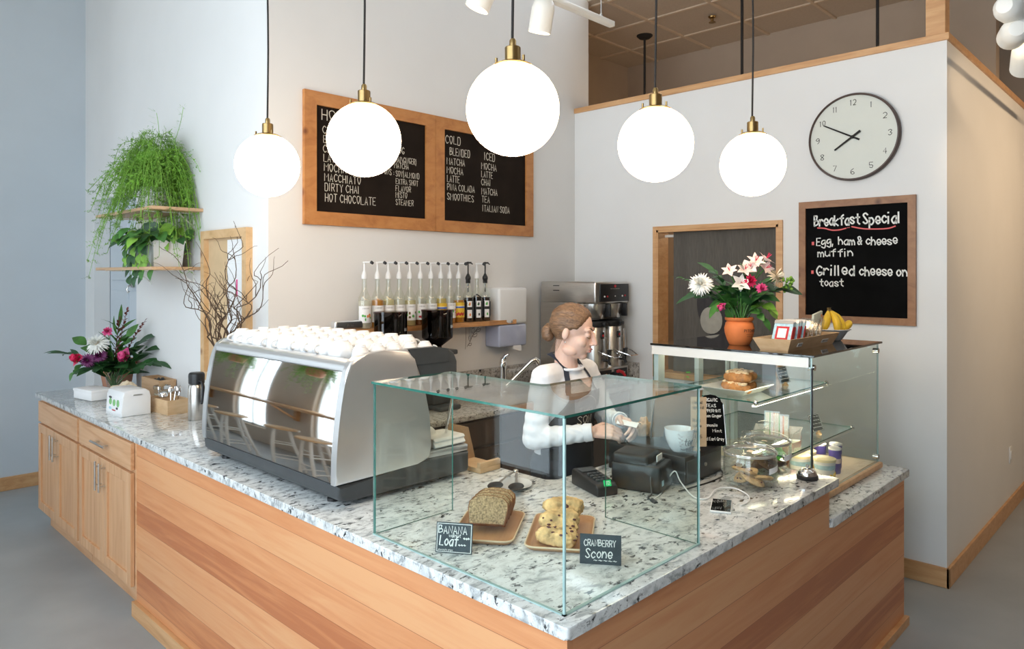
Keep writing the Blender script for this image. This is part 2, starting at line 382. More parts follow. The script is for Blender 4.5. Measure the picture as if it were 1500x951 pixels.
# ------------------------------------------------------------------ stroke lettering
FT = {'A': '02 28 42|14 34', 'B': '02 08|~08 38 37 25 05|~05 45 43 02', 'C': '~47 28 06 04 22 43', 'D': '02 08|~08 38 46 44 32 02', 'E': '48 08 02 42|05 35',
'F': '48 08 02|05 35', 'G': '~47 28 06 04 22 43 44|44 24', 'H': '08 02|48 42|05 45', 'I': '28 22', 'J': '~38 34 22 13', 'K': '08 02|48 05 42', 'L': '08 02 42',
'M': '02 08 25 48 42', 'N': '02 08 42 48', 'O': '~28 07 05 13 22 33 45 47 28', 'P': '02 08|~08 38 47 35 05', 'Q': '~28 06 04 22 44 46 28|33 41', 'R': '02 08|~08 38 47 35 05|25 42',
'S': '~47 28 07 25 43 22 03', 'T': '08 48|28 22', 'U': '~08 04 12 32 44 48', 'V': '08 22 48', 'W': '08 12 26 32 48', 'X': '08 42|48 02', 'Y': '08 25 48|25 22', 'Z': '08 48 02 42',
'0': '~28 07 05 13 22 33 45 47 28', '1': '17 28 22', '2': '~07 28 47 45 02|02 42', '3': '~07 28 47 25|~25 44 22 03', '4': '32 38 04 44', '5': '48 08 05|~05 35 44 32 03',
'6': '~38 06 03 22 43 25 04', '7': '08 48 12', '8': '~28 07 25 43 22 03 25 47 28', '9': '~46 25 06 28 47 44 22',
'a': '~46 26 04 22 44|46 42', 'b': '08 02|~04 26 44 22 03', 'c': '~45 26 04 22 43', 'd': '48 42|~45 26 04 22 44', 'e': '~04 44 36 16 04 22 43', 'f': '~48 27 25 22|06 46',
'g': '~46 16 04 13 34 46|~46 42 30 01', 'h': '08 02|~04 26 44 42', 'i': '26 22|28 28.3', 'j': '~26 22 10', 'k': '08 02|46 04 42', 'l': '28 22', 'm': '06 02|~04 16 24 22|~24 36 44 42',
'n': '06 02|~04 26 44 42', 'o': '~26 04 22 44 26', 'p': '06 00|~05 26 44 22 03', 'r': '06 02|~04 26 45', 's': '~45 26 05 43 22 03', 't': '28 23 42|06 46', 'u': '~06 03 22 44 46|46 42',
'v': '06 22 46', 'w': '06 12 25 32 46', 'x': '06 42|46 02', 'y': '06 23|46 10', 'z': '06 46 02 42', '.': '22 22.4', ',': '23 11', ':': '23 23.4|25 25.4', '&': '~42 07 28 36 04 12 33 45',
'\\': '08 42', '|': '29 21', '(': '~38 25 31', ')': '~18 25 11', '-': '05 45', "'": '28 17', '/': '02 48', '~': '~05 26 24 45'}
NARROW = {'I': .35, 'i': .35, 'l': .35, '.': .4, ',': .4, ':': .4, '|': .35, '(': .55, ')': .55, "'": .4}
def crom(p, k=4):
    q = [p[0]] + p + [p[-1]]; out = []
    if (p[0] - p[-1]).length < 1e-6: q[0] = p[-2]; q[-1] = p[1]
    for i in range(1, len(q) - 2):
        a, b, c, d = q[i - 1:i + 3]
        for j in range(k):
            t = j / k
            out.append(.5 * ((2 * b) + (c - a) * t + (2 * a - 5 * b + 4 * c - d) * t * t + (3 * b - a - 3 * c + d) * t ** 3))
    return out + [p[-1]]
def ribbon(mb, pts, w, nrm):
    """flat chalk stroke lying on the surface whose normal is nrm"""
    n = len(pts); L, R = [], []
    for i in range(n):
        t = pts[min(i + 1, n - 1)] - pts[max(i - 1, 0)]
        t = t.normalized() if t.length > 1e-9 else V((0, 0, 1))
        s = nrm.cross(t) * (w / 2)
        e = t * (w * .3) * (-1 if i == 0 else 1 if i == n - 1 else 0)
        L.append(mb.b.verts.new(pts[i] + s + e)); R.append(mb.b.verts.new(pts[i] - s + e))
    for i in range(n - 1): mb._f((L[i], R[i], R[i + 1], L[i + 1]))
def write(mb, txt, o, xd, yd, h, width=None, pen=.12, jit=.04, gap=.42, fn=None, slant=0):
    """strokes of txt; o = left end of the baseline; h = cap height; width = total width; fn maps (u, v) to a point instead"""
    o = V(o); xd = V(xd).normalized(); yd = V(yd).normalized(); nrm = xd.cross(yd)
    cw = .56; x = 0; items = []
    for ch in txt:
        if ch == ' ': x += cw * .75; continue
        s = NARROW.get(ch, 1.0 if ch not in 'MWmw' else 1.3)
        items.append((ch, x, s)); x += cw * s + cw * gap
    tot = max(x - cw * gap, .01)
    k = (width / (tot * h)) if width else 1
    for ch, x0, s in items:
        d = FT.get(ch)
        if not d: continue
        jx, jy, sl = random.uniform(-jit, jit), random.uniform(-jit, jit), random.uniform(-jit, jit) + slant
        for st in d.split('|'):
            sm = st.startswith('~') and ch != '~' or (ch == '~')
            P = []
            for tok in st.lstrip('~').split():
                u = (float(tok[0]) - (1.3 if s < .5 else 0)) / 4 * (1.3 if s < .5 else 1); v = (float(tok[1:]) - 2) / 6
                P.append(V((u, v, 0)))
            if sm and len(P) > 2: P = crom(P)
            Q = []
            for q in P:
                uu = (x0 + (q.x * s if s >= .5 else q.x * s) * cw + sl * q.y * .5 + jx * .5) * h * k; vv = (q.y + jy) * h
                Q.append(fn(uu, vv) if fn else o + xd * uu + yd * vv)
            ribbon(mb, Q, pen * h, nrm if not fn else fn(None, None))

# ================================================================== THE SETTING
XP, YM, XCW, YL = .596, 2.62, 3.26, 5.9      # pillar face, menu wall, clock wall, left wall
XW = -2.6                                     # street wall with the windows
YB = -3.8
def S(name, mb, m, **k): return struct(mb.build(name, m, smooth=False, **k))
S('floor', MB().box(XW - .2, 6.4, YB - .2, 9.2, -.1, 0), M['concrete'])
S('ceiling', MB().box(XW - .2, 3.42, YB - .2, 9.2, 4.6, 4.75), M['ceil'])
b = MB(); b.box(3.42, 6.4, YB - .2, 9.2, 4.02, 4.2)
b.mi = 1
k = 0
for i in range(-2, 5):
    x = 4.13 + .61 * (i)
    if 3.44 < x < 6.2: b.box(x - .012, x + .012, -.3, 3.5, 4.008, 4.03)
for j in range(-5, 3):
    y = 2.49 + .61 * j
    if -.3 < y < 3.5: b.box(3.44, 5.25, y - .012, y + .012, 4.006, 4.03)
S('ceiling_back_room', b, [M['tile'], M['tilebar']])
S('wall_left', MB().box(-.7, XP + .2, YL, YL + .15, 0, 4.6), M['wall_blue'])
S('wall_left_return', MB().box(-.85, -.7, YL, 9.1, 0, 4.6), M['wall_blue'])
S('wall_far_left', MB().box(XW - .15, -.7, 9.0, 9.15, 0, 4.6), M['wall'])
b = MB()
b.box(XP, XP + .12, YM, 4.66, 0, 4.6); b.box(XP, XP + .12, 5.66, YL, 0, 4.6); b.box(XP, XP + .12, 4.66, 5.66, 2.37, 4.6)
S('wall_pillar', b, M['wall'])
S('wall_menu', MB().box(XP + .12, 3.44, YM, YM + .12, 0, 4.6), M['wall'])
S('wall_menu_end', MB().box(3.32, 3.44, YM + .12, 3.5, 0, 4.6), M['wall'])
b = MB(); b.box(XP + .125, XP + .165, 4.60, 5.72, 0, 2.42); b.mi = 0
for z0, z1 in ((.25, 1.02), (1.10, 1.62), (1.70, 2.25)):
    for y0, y1 in ((4.72, 5.13), (5.2, 5.6)): b.box(XP + .115, XP + .128, y0, y1, z0, z1, .005)
d1 = struct(b.build('door_1', M['wall_blue'], smooth=False))
h = MB(); h.cyl((XP + .115, 5.07, 1.66), (XP + .095, 5.07, 1.66), .016); h.tube([(XP + .095, 5.07, 1.665), (XP + .075, 5.07, 1.655), (XP + .065, 5.07, 1.63), (XP + .075, 5.07, 1.605), (XP + .085, 5.07, 1.615)], .007)
h.build('coat_hook', M['steel'], d1)
# clock wall with the pass-through opening, and the side wall
WY0, WY1, WZ0, WZ1 = .915, 1.84, 1.02, 2.075
b = MB()
b.box(XCW, XCW + .12, -.045, WY0, 0, 3.06); b.box(XCW, XCW + .12, WY1, YM, 0, 3.06)
b.box(XCW, XCW + .12, WY0, WY1, 0, WZ0); b.box(XCW, XCW + .12, WY0, WY1, WZ1, 3.06)
S('wall_clock', b, M['wall'])
S('wall_side', MB().box(XCW + .12, 6.3, -.045, .075, 0, 3.06), M['wall'])
S('trim_1', MB().box(XCW - .012, XCW + .135, -.058, YM, 3.06, 3.10, .003), M['trim'])
S('trim_2', MB().box(XCW + .135, 6.3, -.058, .088, 3.06, 3.10, .003), M['trim'])
S('trim_3', MB().box(XCW + .005, XCW + .10, -.035, .062, 3.10, 4.0), M['trim'])
S('baseboard_left', MB().box(-.7, XP, YL - .016, YL, 0, .11, .003), M['trim'])
S('baseboard_clock', MB().box(XCW - .016, XCW, -.061, YM - .6, 0, .11, .003), M['trim'])
S('baseboard_side', MB().box(XCW - .016, 6.3, -.061, -.045, 0, .11, .003), M['trim'])
S('wall_back_room', MB().box(5.24, 5.36, .075, 3.6, 0, 4.1), M['tan'])
S('wall_back_room_left', MB().box(3.44, 5.24, 3.48, 3.6, 0, 4.1), M['tan'])
S('wall_corridor', MB().box(6.3, 6.4, YB, 3.6, 0, 4.1), M['tan'])
# pass-through: wooden frame (window_1) and curtain
b = MB()
fw = .028
for y0, y1, z0, z1 in ((WY0 - fw, WY0, WZ0 - fw, WZ1 + fw), (WY1, WY1 + fw, WZ0 - fw, WZ1 + fw), (WY0, WY1, WZ1, WZ1 + fw), (WY0, WY1, WZ0 - fw, WZ0)):
    b.box(XCW - .014, XCW + .01, y0, y1, z0, z1, .002)
for y0, y1, z0, z1 in ((WY0, WY0 + .016, WZ0, WZ1), (WY1 - .016, WY1, WZ0, WZ1), (WY0, WY1, WZ1 - .016, WZ1), (WY0, WY1, WZ0, WZ0 + .016)):
    b.box(XCW - .010, XCW + .13, y0, y1, z0, z1)
S('window_1', b, M['trim'])
# street wall: piers, sill and head around five tall windows, plus glass and frames
b = MB(); ys = [YB - .15]
for y0, y1, z0, z1 in WINS:
    b.box(XW - .15, XW, ys[-1], y0, 0, 4.6); b.box(XW - .15, XW, y0, y1, 0, z0); b.box(XW - .15, XW, y0, y1, z1, 4.6); ys.append(y1)
b.box(XW - .15, XW, ys[-1], 9.15, 0, 4.6)
S('wall_street', b, M['beige'])
for i, (y0, y1, z0, z1) in enumerate(WINS):
    f = MB(); t = .05
    for a in ((y0, y0 + t, z0, z1), (y1 - t, y1, z0, z1), (y0, y1, z0, z0 + t), (y0, y1, z1 - t, z1), (y0, y1, 2.5, 2.5 + t), ((y0 + y1) / 2 - .02, (y0 + y1) / 2 + .02, z0, z1)):
        f.box(XW - .11, XW - .05, *a)
    o = struct(f.build(f'window_{i + 2}', M['white_metal'], smooth=False))
    MB().box(XW - .085, XW - .079, y0 + t, y1 - t, z0 + t, z1 - t).build('pane', M['pane_w'], o, smooth=False)
S('wall_back', MB().box(XW - .15, 6.4, YB - .15, YB, 0, 4.6), M['wall_dim'])

# curtain in the pass-through
cu = thing('curtain', 'grey brown cloth curtain with a printed coffee cup, hung in the wooden pass-through', 'curtain', (XCW + .05, 1.37, WZ0))
def cpt(y, z, off=0):
    return V((XCW + .055 + .008 * math.sin(y * 38) + .005 * math.sin(y * 17 + z * 2) + off, y, z))
b = MB(); b.grid(lambda u, v: cpt(.935 + .80 * u, 1.04 + 1.022 * v), 60, 10)
b.grid(lambda u, v: cpt(.935 + .80 * u, 1.04 + 1.022 * v, .003), 60, 10)
M['curtain'] = mat('grey brown linen', (.105, .095, .082), .9, var=.16, scale=9, stretch=(1, 14, 1.2), bump=.05)
M['curtain_p'] = mat('dark printed disc', (.042, .038, .040), .9, var=.06)
M['curtain_w'] = mat('pale printed disc', (.36, .34, .29), .9, var=.08)
b.build('cloth', M['curtain'], cu, world=True)
def blob(pts, off, m, nm):
    fine = []
    for i, a in enumerate(pts):
        c = pts[(i + 1) % len(pts)]; k = max(1, int(math.hypot(c[0] - a[0], c[1] - a[1]) / .012))
        fine += [(a[0] + (c[0] - a[0]) * j / k, a[1] + (c[1] - a[1]) * j / k) for j in range(k)]
    pts = fine
    b = MB(); cy_, cz = sum(p[0] for p in pts) / len(pts), sum(p[1] for p in pts) / len(pts)
    n = 14
    for i in range(len(pts)):
        a, c = pts[i], pts[(i + 1) % len(pts)]
        for k in range(n):
            q = []
            for (s, P) in ((k / n, a), (k / n, c), ((k + 1) / n, c), ((k + 1) / n, a)):
                q.append(cpt(cy_ + (P[0] - cy_) * s, cz + (P[1] - cz) * s, off))
            b.quad(*q)
    bmesh.ops.remove_doubles(b.b, verts=b.b.verts[:], dist=1e-5)
    return b.build(nm, m, cu, world=True)
# dark cup half disc with a pale disc in it, and small leaves below
pts = [(1.335 + .205 * math.cos(a), 1.54 + (.25 * math.sin(a))) for a in [PI + PI * i / 20 for i in range(21)]] + [(1.54, 1.60), (1.13, 1.60)]
blob(pts, -.005, M['curtain_p'], 'printed_cup')
blob([(1.425 + .085 * math.cos(2 * PI * i / 24), 1.425 + .095 * math.sin(2 * PI * i / 24)) for i in range(24)], -.013, M['curtain_w'], 'printed_disc')
for yc, zc, a, l in ((1.44, 1.285, .8, .07), (1.39, 1.28, 1.1, .08), (1.34, 1.275, 1.7, .07), (1.29, 1.27, 2.1, .07)):
    blob([(yc + .5 * l * math.cos(t) * math.cos(a) - .2 * l * math.sin(t) * math.sin(a), zc + .5 * l * math.cos(t) * math.sin(a) + .2 * l * math.sin(t) * math.cos(a)) for t in [2 * PI * i / 14 for i in range(14)]], -.007, M['curtain_w'], 'printed_leaf')
b = MB(); b.cyl((XCW + .088, WY0 + .018, 2.035), (XCW + .088, WY1 - .018, 2.035), .011); b.build('rod', M['white_metal'], cu, world=True)

# ================================================================== COUNTERS
def door(parent, y0, y1, z0, z1, hy):
    b = MB(); x0, x1, r = -.021, -.001, .058
    b.box(x0, x1, y0, y0 + r, z0, z1, .002); b.box(x0, x1, y1 - r, y1, z0, z1, .002)
    b.box(x0, x1, y0 + r, y1 - r, z0, z0 + r, .002); b.box(x0, x1, y0 + r, y1 - r, z1 - r, z1, .002)
    b.box(x0 + .011, x1, y0 + r - .004, y1 - r + .004, z0 + r - .004, z1 - r + .004)
    d = b.build('door', M['door_wood'], parent, world=True, smooth=False)
    h = MB(); h.cyl((-.052, hy, .55), (-.052, hy, .71), .006, n=12)
    for z in (.58, .68): h.cyl((-.021, hy, z), (-.052, hy, z), .0045, n=10)
    h.xform(ROOTM[parent.name].inverted())
    h.build('handle', M['steel'], d)
def cabinet(y0, y1, label, handle):
    t = thing('base_cabinet', label, 'cabinet', (.3, (y0 + y1) / 2, 0), 0, 'fir cabinets under the far worktop')
    b = MB(); b.box(.001, .585, y0, y1, .125, .887); b.box(.055, .585, y0 + .001, y1 - .001, 0, .125)
    b.build('body', M['door_wood_y'], t, world=True, smooth=False)
    ym = (y0 + y1) / 2
    door(t, y0 + .025, ym - .002, .14, .725, ym - .033); door(t, ym + .002, y1 - .012, .14, .725, ym + .033)
    b = MB(); b.box(-.021, -.001, y0 + .025, y1 - .012, .74, .878, .002)
    dr = b.build('drawer', M['door_wood_y'], t, world=True, smooth=False)
    if handle:
        h = MB(); h.cyl((-.052, ym - .12, .81), (-.052, ym + .12, .81), .006, n=12)
        for y in (-.07, .07): h.cyl((-.021, ym + y, .81), (-.052, ym + y, .81), .0045, n=10)
        h.xform(ROOTM[t.name].inverted()); h.build('handle', M['steel'], dr)
cabinet(3.785, 4.714, 'light fir cabinet at the far left end, plain drawer front without a handle', False)
cabinet(2.862, 3.781, 'light fir cabinet with a bar handle on its drawer, next to the long boarded panel', True)
ct = thing('service_counter', 'long corner counter clad in horizontal fir boards below the granite', 'counter', (0, 0, 0))
MB().box(0, .022, 0, 2.858, .0, .888).build('left_panel', M['fir'], ct, smooth=False)
MB().prism([(.022, 0), (2.632, 0), (2.632, .733), (1.641, .733), (1.641, .888), (.022, .888)], 'y', 0, .022).build('right_panel', M['fir_x'], ct, smooth=False)
MB().box(-.022, 0, -.022, 2.87, 0, .076, .002).build('toe_board', M['trim'], ct, smooth=False)
MB().box(0, 2.645, -.022, 0, 0, .045, .002).build('toe_board', M['trim'], ct, smooth=False)
b = MB(); b.box(.022, .85, .79, 2.05, 0, .887); b.box(.022, .585, 2.05, 2.855, 0, .887); b.box(.022, 1.60, .022, .79, 0, .887); b.box(1.60, 2.61, .022, .85, 0, .732)
b.build('carcass', M['dark_wood'], ct, smooth=False)
def rounded(poly, r, n=5):
    out = []
    for i, p in enumerate(poly):
        a, c = V(poly[i - 1]), V(poly[(i + 1) % len(poly)]); p = V(p)
        da, dc = (a - p).normalized(), (c - p).normalized()
        for k in range(n + 1):
            t = k / n
            q = (p + da * r) * (1 - t) ** 2 + p * 2 * t * (1 - t) + (p + dc * r) * t * t
            out.append((q.x, q.y))
    return out
def slab(name, poly, z0, z1, m, r=.012, bev=.006):
    b = MB(); P = rounded(poly, r)
    c = (sum(p[0] for p in poly) / len(poly), sum(p[1] for p in poly) / len(poly))
    b.prism(P, 'z', z0, z1)
    es = [e for e in b.b.edges if abs(e.verts[0].co.z - e.verts[1].co.z) < 1e-6]
    bmesh.ops.bevel(b.b, geom=es, offset=bev, segments=3, affect='EDGES', profile=.5)
    return b.build(name, m, ang=50)
o = slab('granite_worktop', [(-.012, -.012), (1.722, -.012), (1.722, .80), (.905, .80), (.87, .835), (.87, 2.024), (.87, 2.612), (.59, 2.612), (.59, 4.83), (-.012, 4.83)], .888, .92, M['granite'])
tag(o, 'speckled white granite worktop wrapping the corner of the service counter', 'worktop')
o = slab('granite_ledge', [(1.645, -.012), (2.685, -.012), (2.685, .90), (1.645, .90)], .7335, .770, M['granite'])
tag(o, 'lower speckled granite ledge under the pastry display case', 'worktop')
t = thing('back_counter', 'dark wood back counter with granite top and splashback below the menu board', 'counter', (2.0, 2.3, 0))
MB().box(.90, 3.24, 2.07, 2.60, .08, .885).build('carcass', M['dark_wood'], t, world=True, smooth=False)
MB().box(.875, 3.25, 2.03, 2.615, .887, .92, .004).build('top', M['granite_d'], t, world=True)
b = MB(); b.box(.90, 3.232, 2.596, 2.616, .921, 1.078, .002); b.box(3.234, 3.255, 1.99, 2.60, .921, 1.085, .002)
b.build('splashback', M['granite_d'], t, world=True)
for i in range(5):
    x0 = .92 + i * .46
    b = MB(); b.box(x0, x0 + .45, 2.05, 2.068, .10, .70, .003); d = b.build('door', M['dark_wood'], t, world=True, smooth=False)
    b = MB(); b.box(x0, x0 + .45, 2.05, 2.068, .715, .87, .003); d2 = b.build('drawer', M['dark_wood'], t, world=True, smooth=False)
    h = MB(); h.cyl((x0 + .40, 2.02, .50), (x0 + .40, 2.02, .66), .005, n=8)
    for z in (.52, .64): h.cyl((x0 + .40, 2.02, z), (x0 + .40, 2.05, z), .004, n=8)
    h.xform(ROOTM[t.name].inverted()); h.build('handle', M['steel'], d)

# ================================================================== PENDANT GLOBES
M['globe'] = mat('opal glass globe', (.9, .88, .84), .25, emit=GLOBE_C, es=GLOBE_E, var=.01)
M['globe_dim'] = mat('dim opal globe', (.9, .88, .84), .25, emit=(1, .72, .46), es=6, var=.01)
def pendant(loc, label):
    t = thing('pendant_lamp', label, 'lamp', loc, 0, 'opal globe pendants above the counter')
    b = MB(); b.ell((0, 0, 0), .14, 40, 24); b.build('globe', M['globe'], t, ang=60)
    b = MB(); b.lathe([(.058, .127), (.060, .131), (.045, .139), (.030, .142), (.024, .1425), (.024, .185), (.0225, .187), (.0105, .188), (.0105, .206), (.007, .212), (.003, .213)], n=24)
    for a in (.4, 2.5, 4.6): b.cyl((.05 * math.cos(a), .05 * math.sin(a), .136), (.05 * math.cos(a), .05 * math.sin(a), .152), .004, n=8)
    b.build('cap', M['brass'], t)
    b = MB(); b.tube([(.002 * math.sin(k * .9), .002 * math.cos(k * 1.3), .21 + (4.6 - loc[2] - .21) * k / 14) for k in range(15)], .0042, 8); b.build('cable', M['cord'], t)
    b = MB(); b.lathe([(.06, 4.575 - loc[2]), (.06, 4.598 - loc[2])], n=24); b.build('ceiling_rose', M['brass'], t)
pendant((.240, 1.935, 2.237), 'globe pendant farthest left, in front of the white pillar edge')
pendant((.264, 1.220, 2.262), 'globe pendant hanging in front of the left menu panel')
pendant((.243, .413, 2.246), 'largest looking globe pendant, over the counter corner and right menu panel')
pendant((.995, .396, 2.236), 'globe pendant in front of the clock wall, left of its neighbour')
pendant((1.703, .352, 2.235), 'globe pendant nearest the round wall clock')
# dark rods of lamps in the back room
for (x, y, z1, lb) in ((4.47, 2.75, 2.3, 'thin dark pendant rod beyond the wall, nearest the menu wall'), (4.05, 1.56, 2.3, 'thin dark pendant rod beyond the clock wall, between two globe cords'), (4.25, .62, 2.3, 'thin dark pendant rod beyond the wall, above the clock')):
    t = thing('back_room_pendant', lb, 'lamp', (x, y, 4.0))
    MB().lathe([(.075, .02), (.075, .012), (.05, -.01), (.012, -.018)], n=24).build('canopy', M['cord'], t)
    MB().cyl((0, 0, -.01), (0, 0, z1 - 4.0), .011, n=10).build('rod', M['cord'], t)
    MB().ell((0, 0, z1 - 4.12), .14, 28, 18).build('globe', M['globe_dim'], t, ang=60)
t = thing('sprinkler_head', 'small dark fire sprinkler on the tan tiled ceiling', 'sprinkler', (4.42, 2.02, 4.005))
MB().lathe([(.035, .0), (.03, -.012), (.012, -.02), (.012, -.045), (.03, -.05), (.03, -.053)], n=16).build('body', M['brass'], t)
# track lights
def head(t, p, d, ln=.16, r=.055):
    p = V(p); d = V(d).normalized()
    Mx = Matrix.Translation(p) @ d.to_track_quat('Z', 'Y').to_matrix().to_4x4()
    b = MB(); b.lathe([(.015, -ln * .5), (.03, -ln * .49), (r * .85, -ln * .38), (r, -ln * .2), (r, ln * .5), (r * .93, ln * .5), (r * .9, ln * .2), (.02, ln * .15)], n=24, M=Mx)
    hd = b.build('head', M['white_metal'], t, world=True)
    return hd
def track(label, x0, x1, y, z, heads):
    t = thing('track_light', label, 'track light', ((x0 + x1) / 2, y, z))
    b = MB(); b.box(x0, x1, y - .018, y + .018, z - .012, z + .018, .004); b.mi = 1
    b.build('rail', [M['white_metal'], M['black']], t, world=True)
    for xx in (x0 + .3, x1 - .1):
        b = MB(); b.cyl((xx, y, z + .018), (xx, y, 4.6), .0035, n=8); b.cyl((xx, y, z + .016), (xx, y, z + .035), .009, n=10); b.build('hanger', M['steel'], t, world=True)
    for p, d, on in heads:
        hd = head(t, p, d)
        pp = V(p); st = MB(); st.tube([(pp.x, y, z - .01), (pp.x, y, z - .035), tuple(pp - V(d).normalized() * .02 + V((0, 0, .03)))], .012, 10)
        st.xform(ROOTM[t.name].inverted()); st.build('stem', M['white_metal'], hd)
        Mx = Matrix.Translation(pp + V(d).normalized() * .055) @ V(d).normalized().to_track_quat('Z', 'Y').to_matrix().to_4x4()
        g = MB(); g.lathe([(.044, 0), (.03, .004), (.004, .006)], n=20, M=Mx); g.xform(ROOTM[t.name].inverted())
        g.build('bulb', M['bulb'], hd)
        spot(pp + V(d).normalized() * .085, pp + V(d), on[0], on[1], blend=1.0)
M['bulb'] = mat('warm lamp face', (.9, .85, .7), .3, emit=(1, .78, .5), es=14)
track('white ceiling track with two white can heads, above and behind the largest globe', .40, 1.864, 1.227, 3.10,
      [((1.25, 1.19, 2.985), (.02, .25, -1), (30, 70)), ((.866, 1.19, 2.99), (-.25, .35, -1), (25, 70))])
track('white ceiling track with three can heads, at the upper right picture edge', 1.95, 5.4, -.52, 2.97,
      [((2.29, -.50, 2.855), (.75, -.10, .02), (6, 60)), ((2.36, -.50, 2.775), (1.54, .455, .11), (45, 24)), ((2.62, -.50, 2.73), (1.9, .44, -.9), (16, 60))])
track('added fill track out of view on the right, washing the side wall', 3.3, 6.0, -2.0, 3.2,
      [((3.75, -2.0, 3.08), (.15, 1.9, -1.0), (58, 105)), ((4.75, -2.0, 3.08), (.1, 1.9, -1.0), (58, 105)), ((5.6, -2.0, 3.08), (0, 1.9, -1.0), (48, 105))])  # added out of view; its warm heads brighten the side wall

# ================================================================== WALL BOARDS, CLOCK
def framed(t, x0, x1, z0, z1, y, fw, fm, bm, d=.022, inner_x=None):
    """a framed board on the plane Y = y (world, faces -Y)"""
    b = MB(); W = fw
    for poly in ([(x0, z0), (x1, z0), (x1 - W, z0 + W), (x0 + W, z0 + W)], [(x0, z1), (x0 + W, z1 - W), (x1 - W, z1 - W), (x1, z1)], [(x0, z0), (x0 + W, z0 + W), (x0 + W, z1 - W), (x0, z1)], [(x1, z0), (x1, z1), (x1 - W, z1 - W), (x1 - W, z0 + W)]):
        b.prism(poly, 'y', y - d, y)
    b.build('frame', fm, t, world=True, smooth=False)
    MB().box(x0 + W - .004, x1 - W + .004, y - .010, y - .002, z0 + W - .004, z1 - W + .004).build('chalkboard', bm, t, world=True, smooth=False)
t = thing('menu_board', 'wide wood framed chalkboard menu listing hot drinks left and cold drinks right', 'menu board', (1.77, YM, 2.03))
framed(t, .803, 1.767, 2.036, 2.806, YM, .078, M['frame'], M['slate_warm'], .024)
framed(t, 1.769, 2.733, 2.036, 2.806, YM, .078, M['frame'], M['slate_warm'], .024)
rows = [("HOT", .922, 1.06, 2.652, .06), ("COFFEE", .928, 1.10, 2.574, .042), ("ESPRESSO", .932, 1.14, 2.519, .042), ("CAPPUCCINO", .932, 1.20, 2.463, .042), ("LATTE", .934, 1.06, 2.41, .042), ("MOCHA", .937, 1.085, 2.354, .044),
("MACCHIATO", .939, 1.186, 2.296, .044), ("DIRTY CHAI", .942, 1.176, 2.239, .044), ("HOT CHOCOLATE", .943, 1.296, 2.176, .046),
("EGG NOG", 1.36, 1.517, 2.521, .042), ("(CHAI\\GINGER)", 1.42, 1.616, 2.463, .036), ("MATCHA", 1.44, 1.552, 2.425, .034), ("ADD ONS :", 1.29, 1.44, 2.377, .037), ("SOY|ALMOND", 1.451, 1.638, 2.372, .035),
("EXTRA SHOT", 1.451, 1.629, 2.325, .033), ("FLAVOR", 1.451, 1.57, 2.279, .035), ("MISTO", 1.451, 1.539, 2.238, .035), ("STEAMER", 1.451, 1.591, 2.192, .035),
("COLD", 1.867, 1.998, 2.639, .053), ("BLENDED", 1.904, 2.086, 2.563, .049), ("MATCHA", 1.877, 2.039, 2.498, .044), ("MOCHA", 1.877, 2.023, 2.436, .044), ("LATTE", 1.88, 1.99, 2.379, .045), ("PINA COLADA", 1.88, 2.132, 2.323, .042), ("SMOOTHIES", 1.88, 2.124, 2.257, .044),
("ICED", 2.229, 2.331, 2.565, .052), ("MOCHA", 2.199, 2.348, 2.497, .046), ("LATTE", 2.199, 2.31, 2.44, .043), ("CHAI", 2.199, 2.288, 2.385, .044), ("MATCHA", 2.202, 2.357, 2.32, .044), ("TEA", 2.204, 2.279, 2.263, .044), ("ITALIAN SODA", 2.211, 2.483, 2.199, .044)]
b = MB()
for tx, x0, x1, z, h in rows: write(b, tx, (x0, YM - .0115, z), (1, 0, 0), (0, 0, 1), h, x1 - x0, .10, gap=.5)
b.build('chalk_lettering', M['chalk_dim'], t, world=True, rec=False)
# breakfast board on the clock wall (faces -X)
def framed_x(t, y0, y1, z0, z1, x, W, fm, bm, d=.022, bname='chalkboard'):
    b = MB()
    for poly in ([(y0, z0), (y1, z0), (y1 - W, z0 + W), (y0 + W, z0 + W)], [(y0, z1), (y0 + W, z1 - W), (y1 - W, z1 - W), (y1, z1)], [(y0, z0), (y0 + W, z0 + W), (y0 + W, z1 - W), (y0, z1)], [(y1, z0), (y1, z1), (y1 - W, z1 - W), (y1 - W, z0 + W)]):
        b.prism(poly, 'x', x - d, x)
    b.build('frame', fm, t, world=True, smooth=False)
    return MB().box(x - .010, x - .002, y0 + W - .004, y1 - W + .004, z0 + W - .004, z1 - W + .004).build(bname, bm, t, world=True, smooth=False)
t = thing('chalkboard_sign', 'wood framed chalkboard with the breakfast specials, below the round clock', 'sign', (XCW, .44, 1.45))
framed_x(t, .107, .777, 1.453, 2.207, XCW, .042, M['frame_l'], M['slate'])
b = MB()
for tx, y0, y1, z, h in [("Breakfast", .682, .414, 2.053, .061), ("Special", .392, .193, 2.05, .062), ("Egg, ham", .67, .441, 1.931, .046), ("& cheese", .423, .206, 1.927, .047), ("muffin", .662, .455, 1.861, .045), ("Grilled", .665, .446, 1.746, .059), ("cheese on", .414, .154, 1.743, .052), ("toast", .65, .508, 1.677, .044)]:
    write(b, tx, (XCW - .0115, y0, z), (0, -1, 0), (0, 0, 1), h, y0 - y1, .15, .07)
b.build('chalk_lettering', M['chalk'], t, world=True, rec=False)
b = MB()
nx = V((-1, 0, 0))
for P in ([(.662, 2.040), (.62, 2.036), (.576, 2.023), (.53, 2.023), (.492, 2.031)], [(.458, 2.039), (.40, 2.025), (.348, 2.020), (.261, 2.019), (.217, 2.031)]): ribbon(b, crom([V((XCW - .0118, *p)) for p in P]), .0075, nx)
for y, z in ((.475, 2.034), (.484, 2.034)): ribbon(b, [V((XCW - .0118, y, z)), V((XCW - .0118, y - .003, z))], .004, nx)
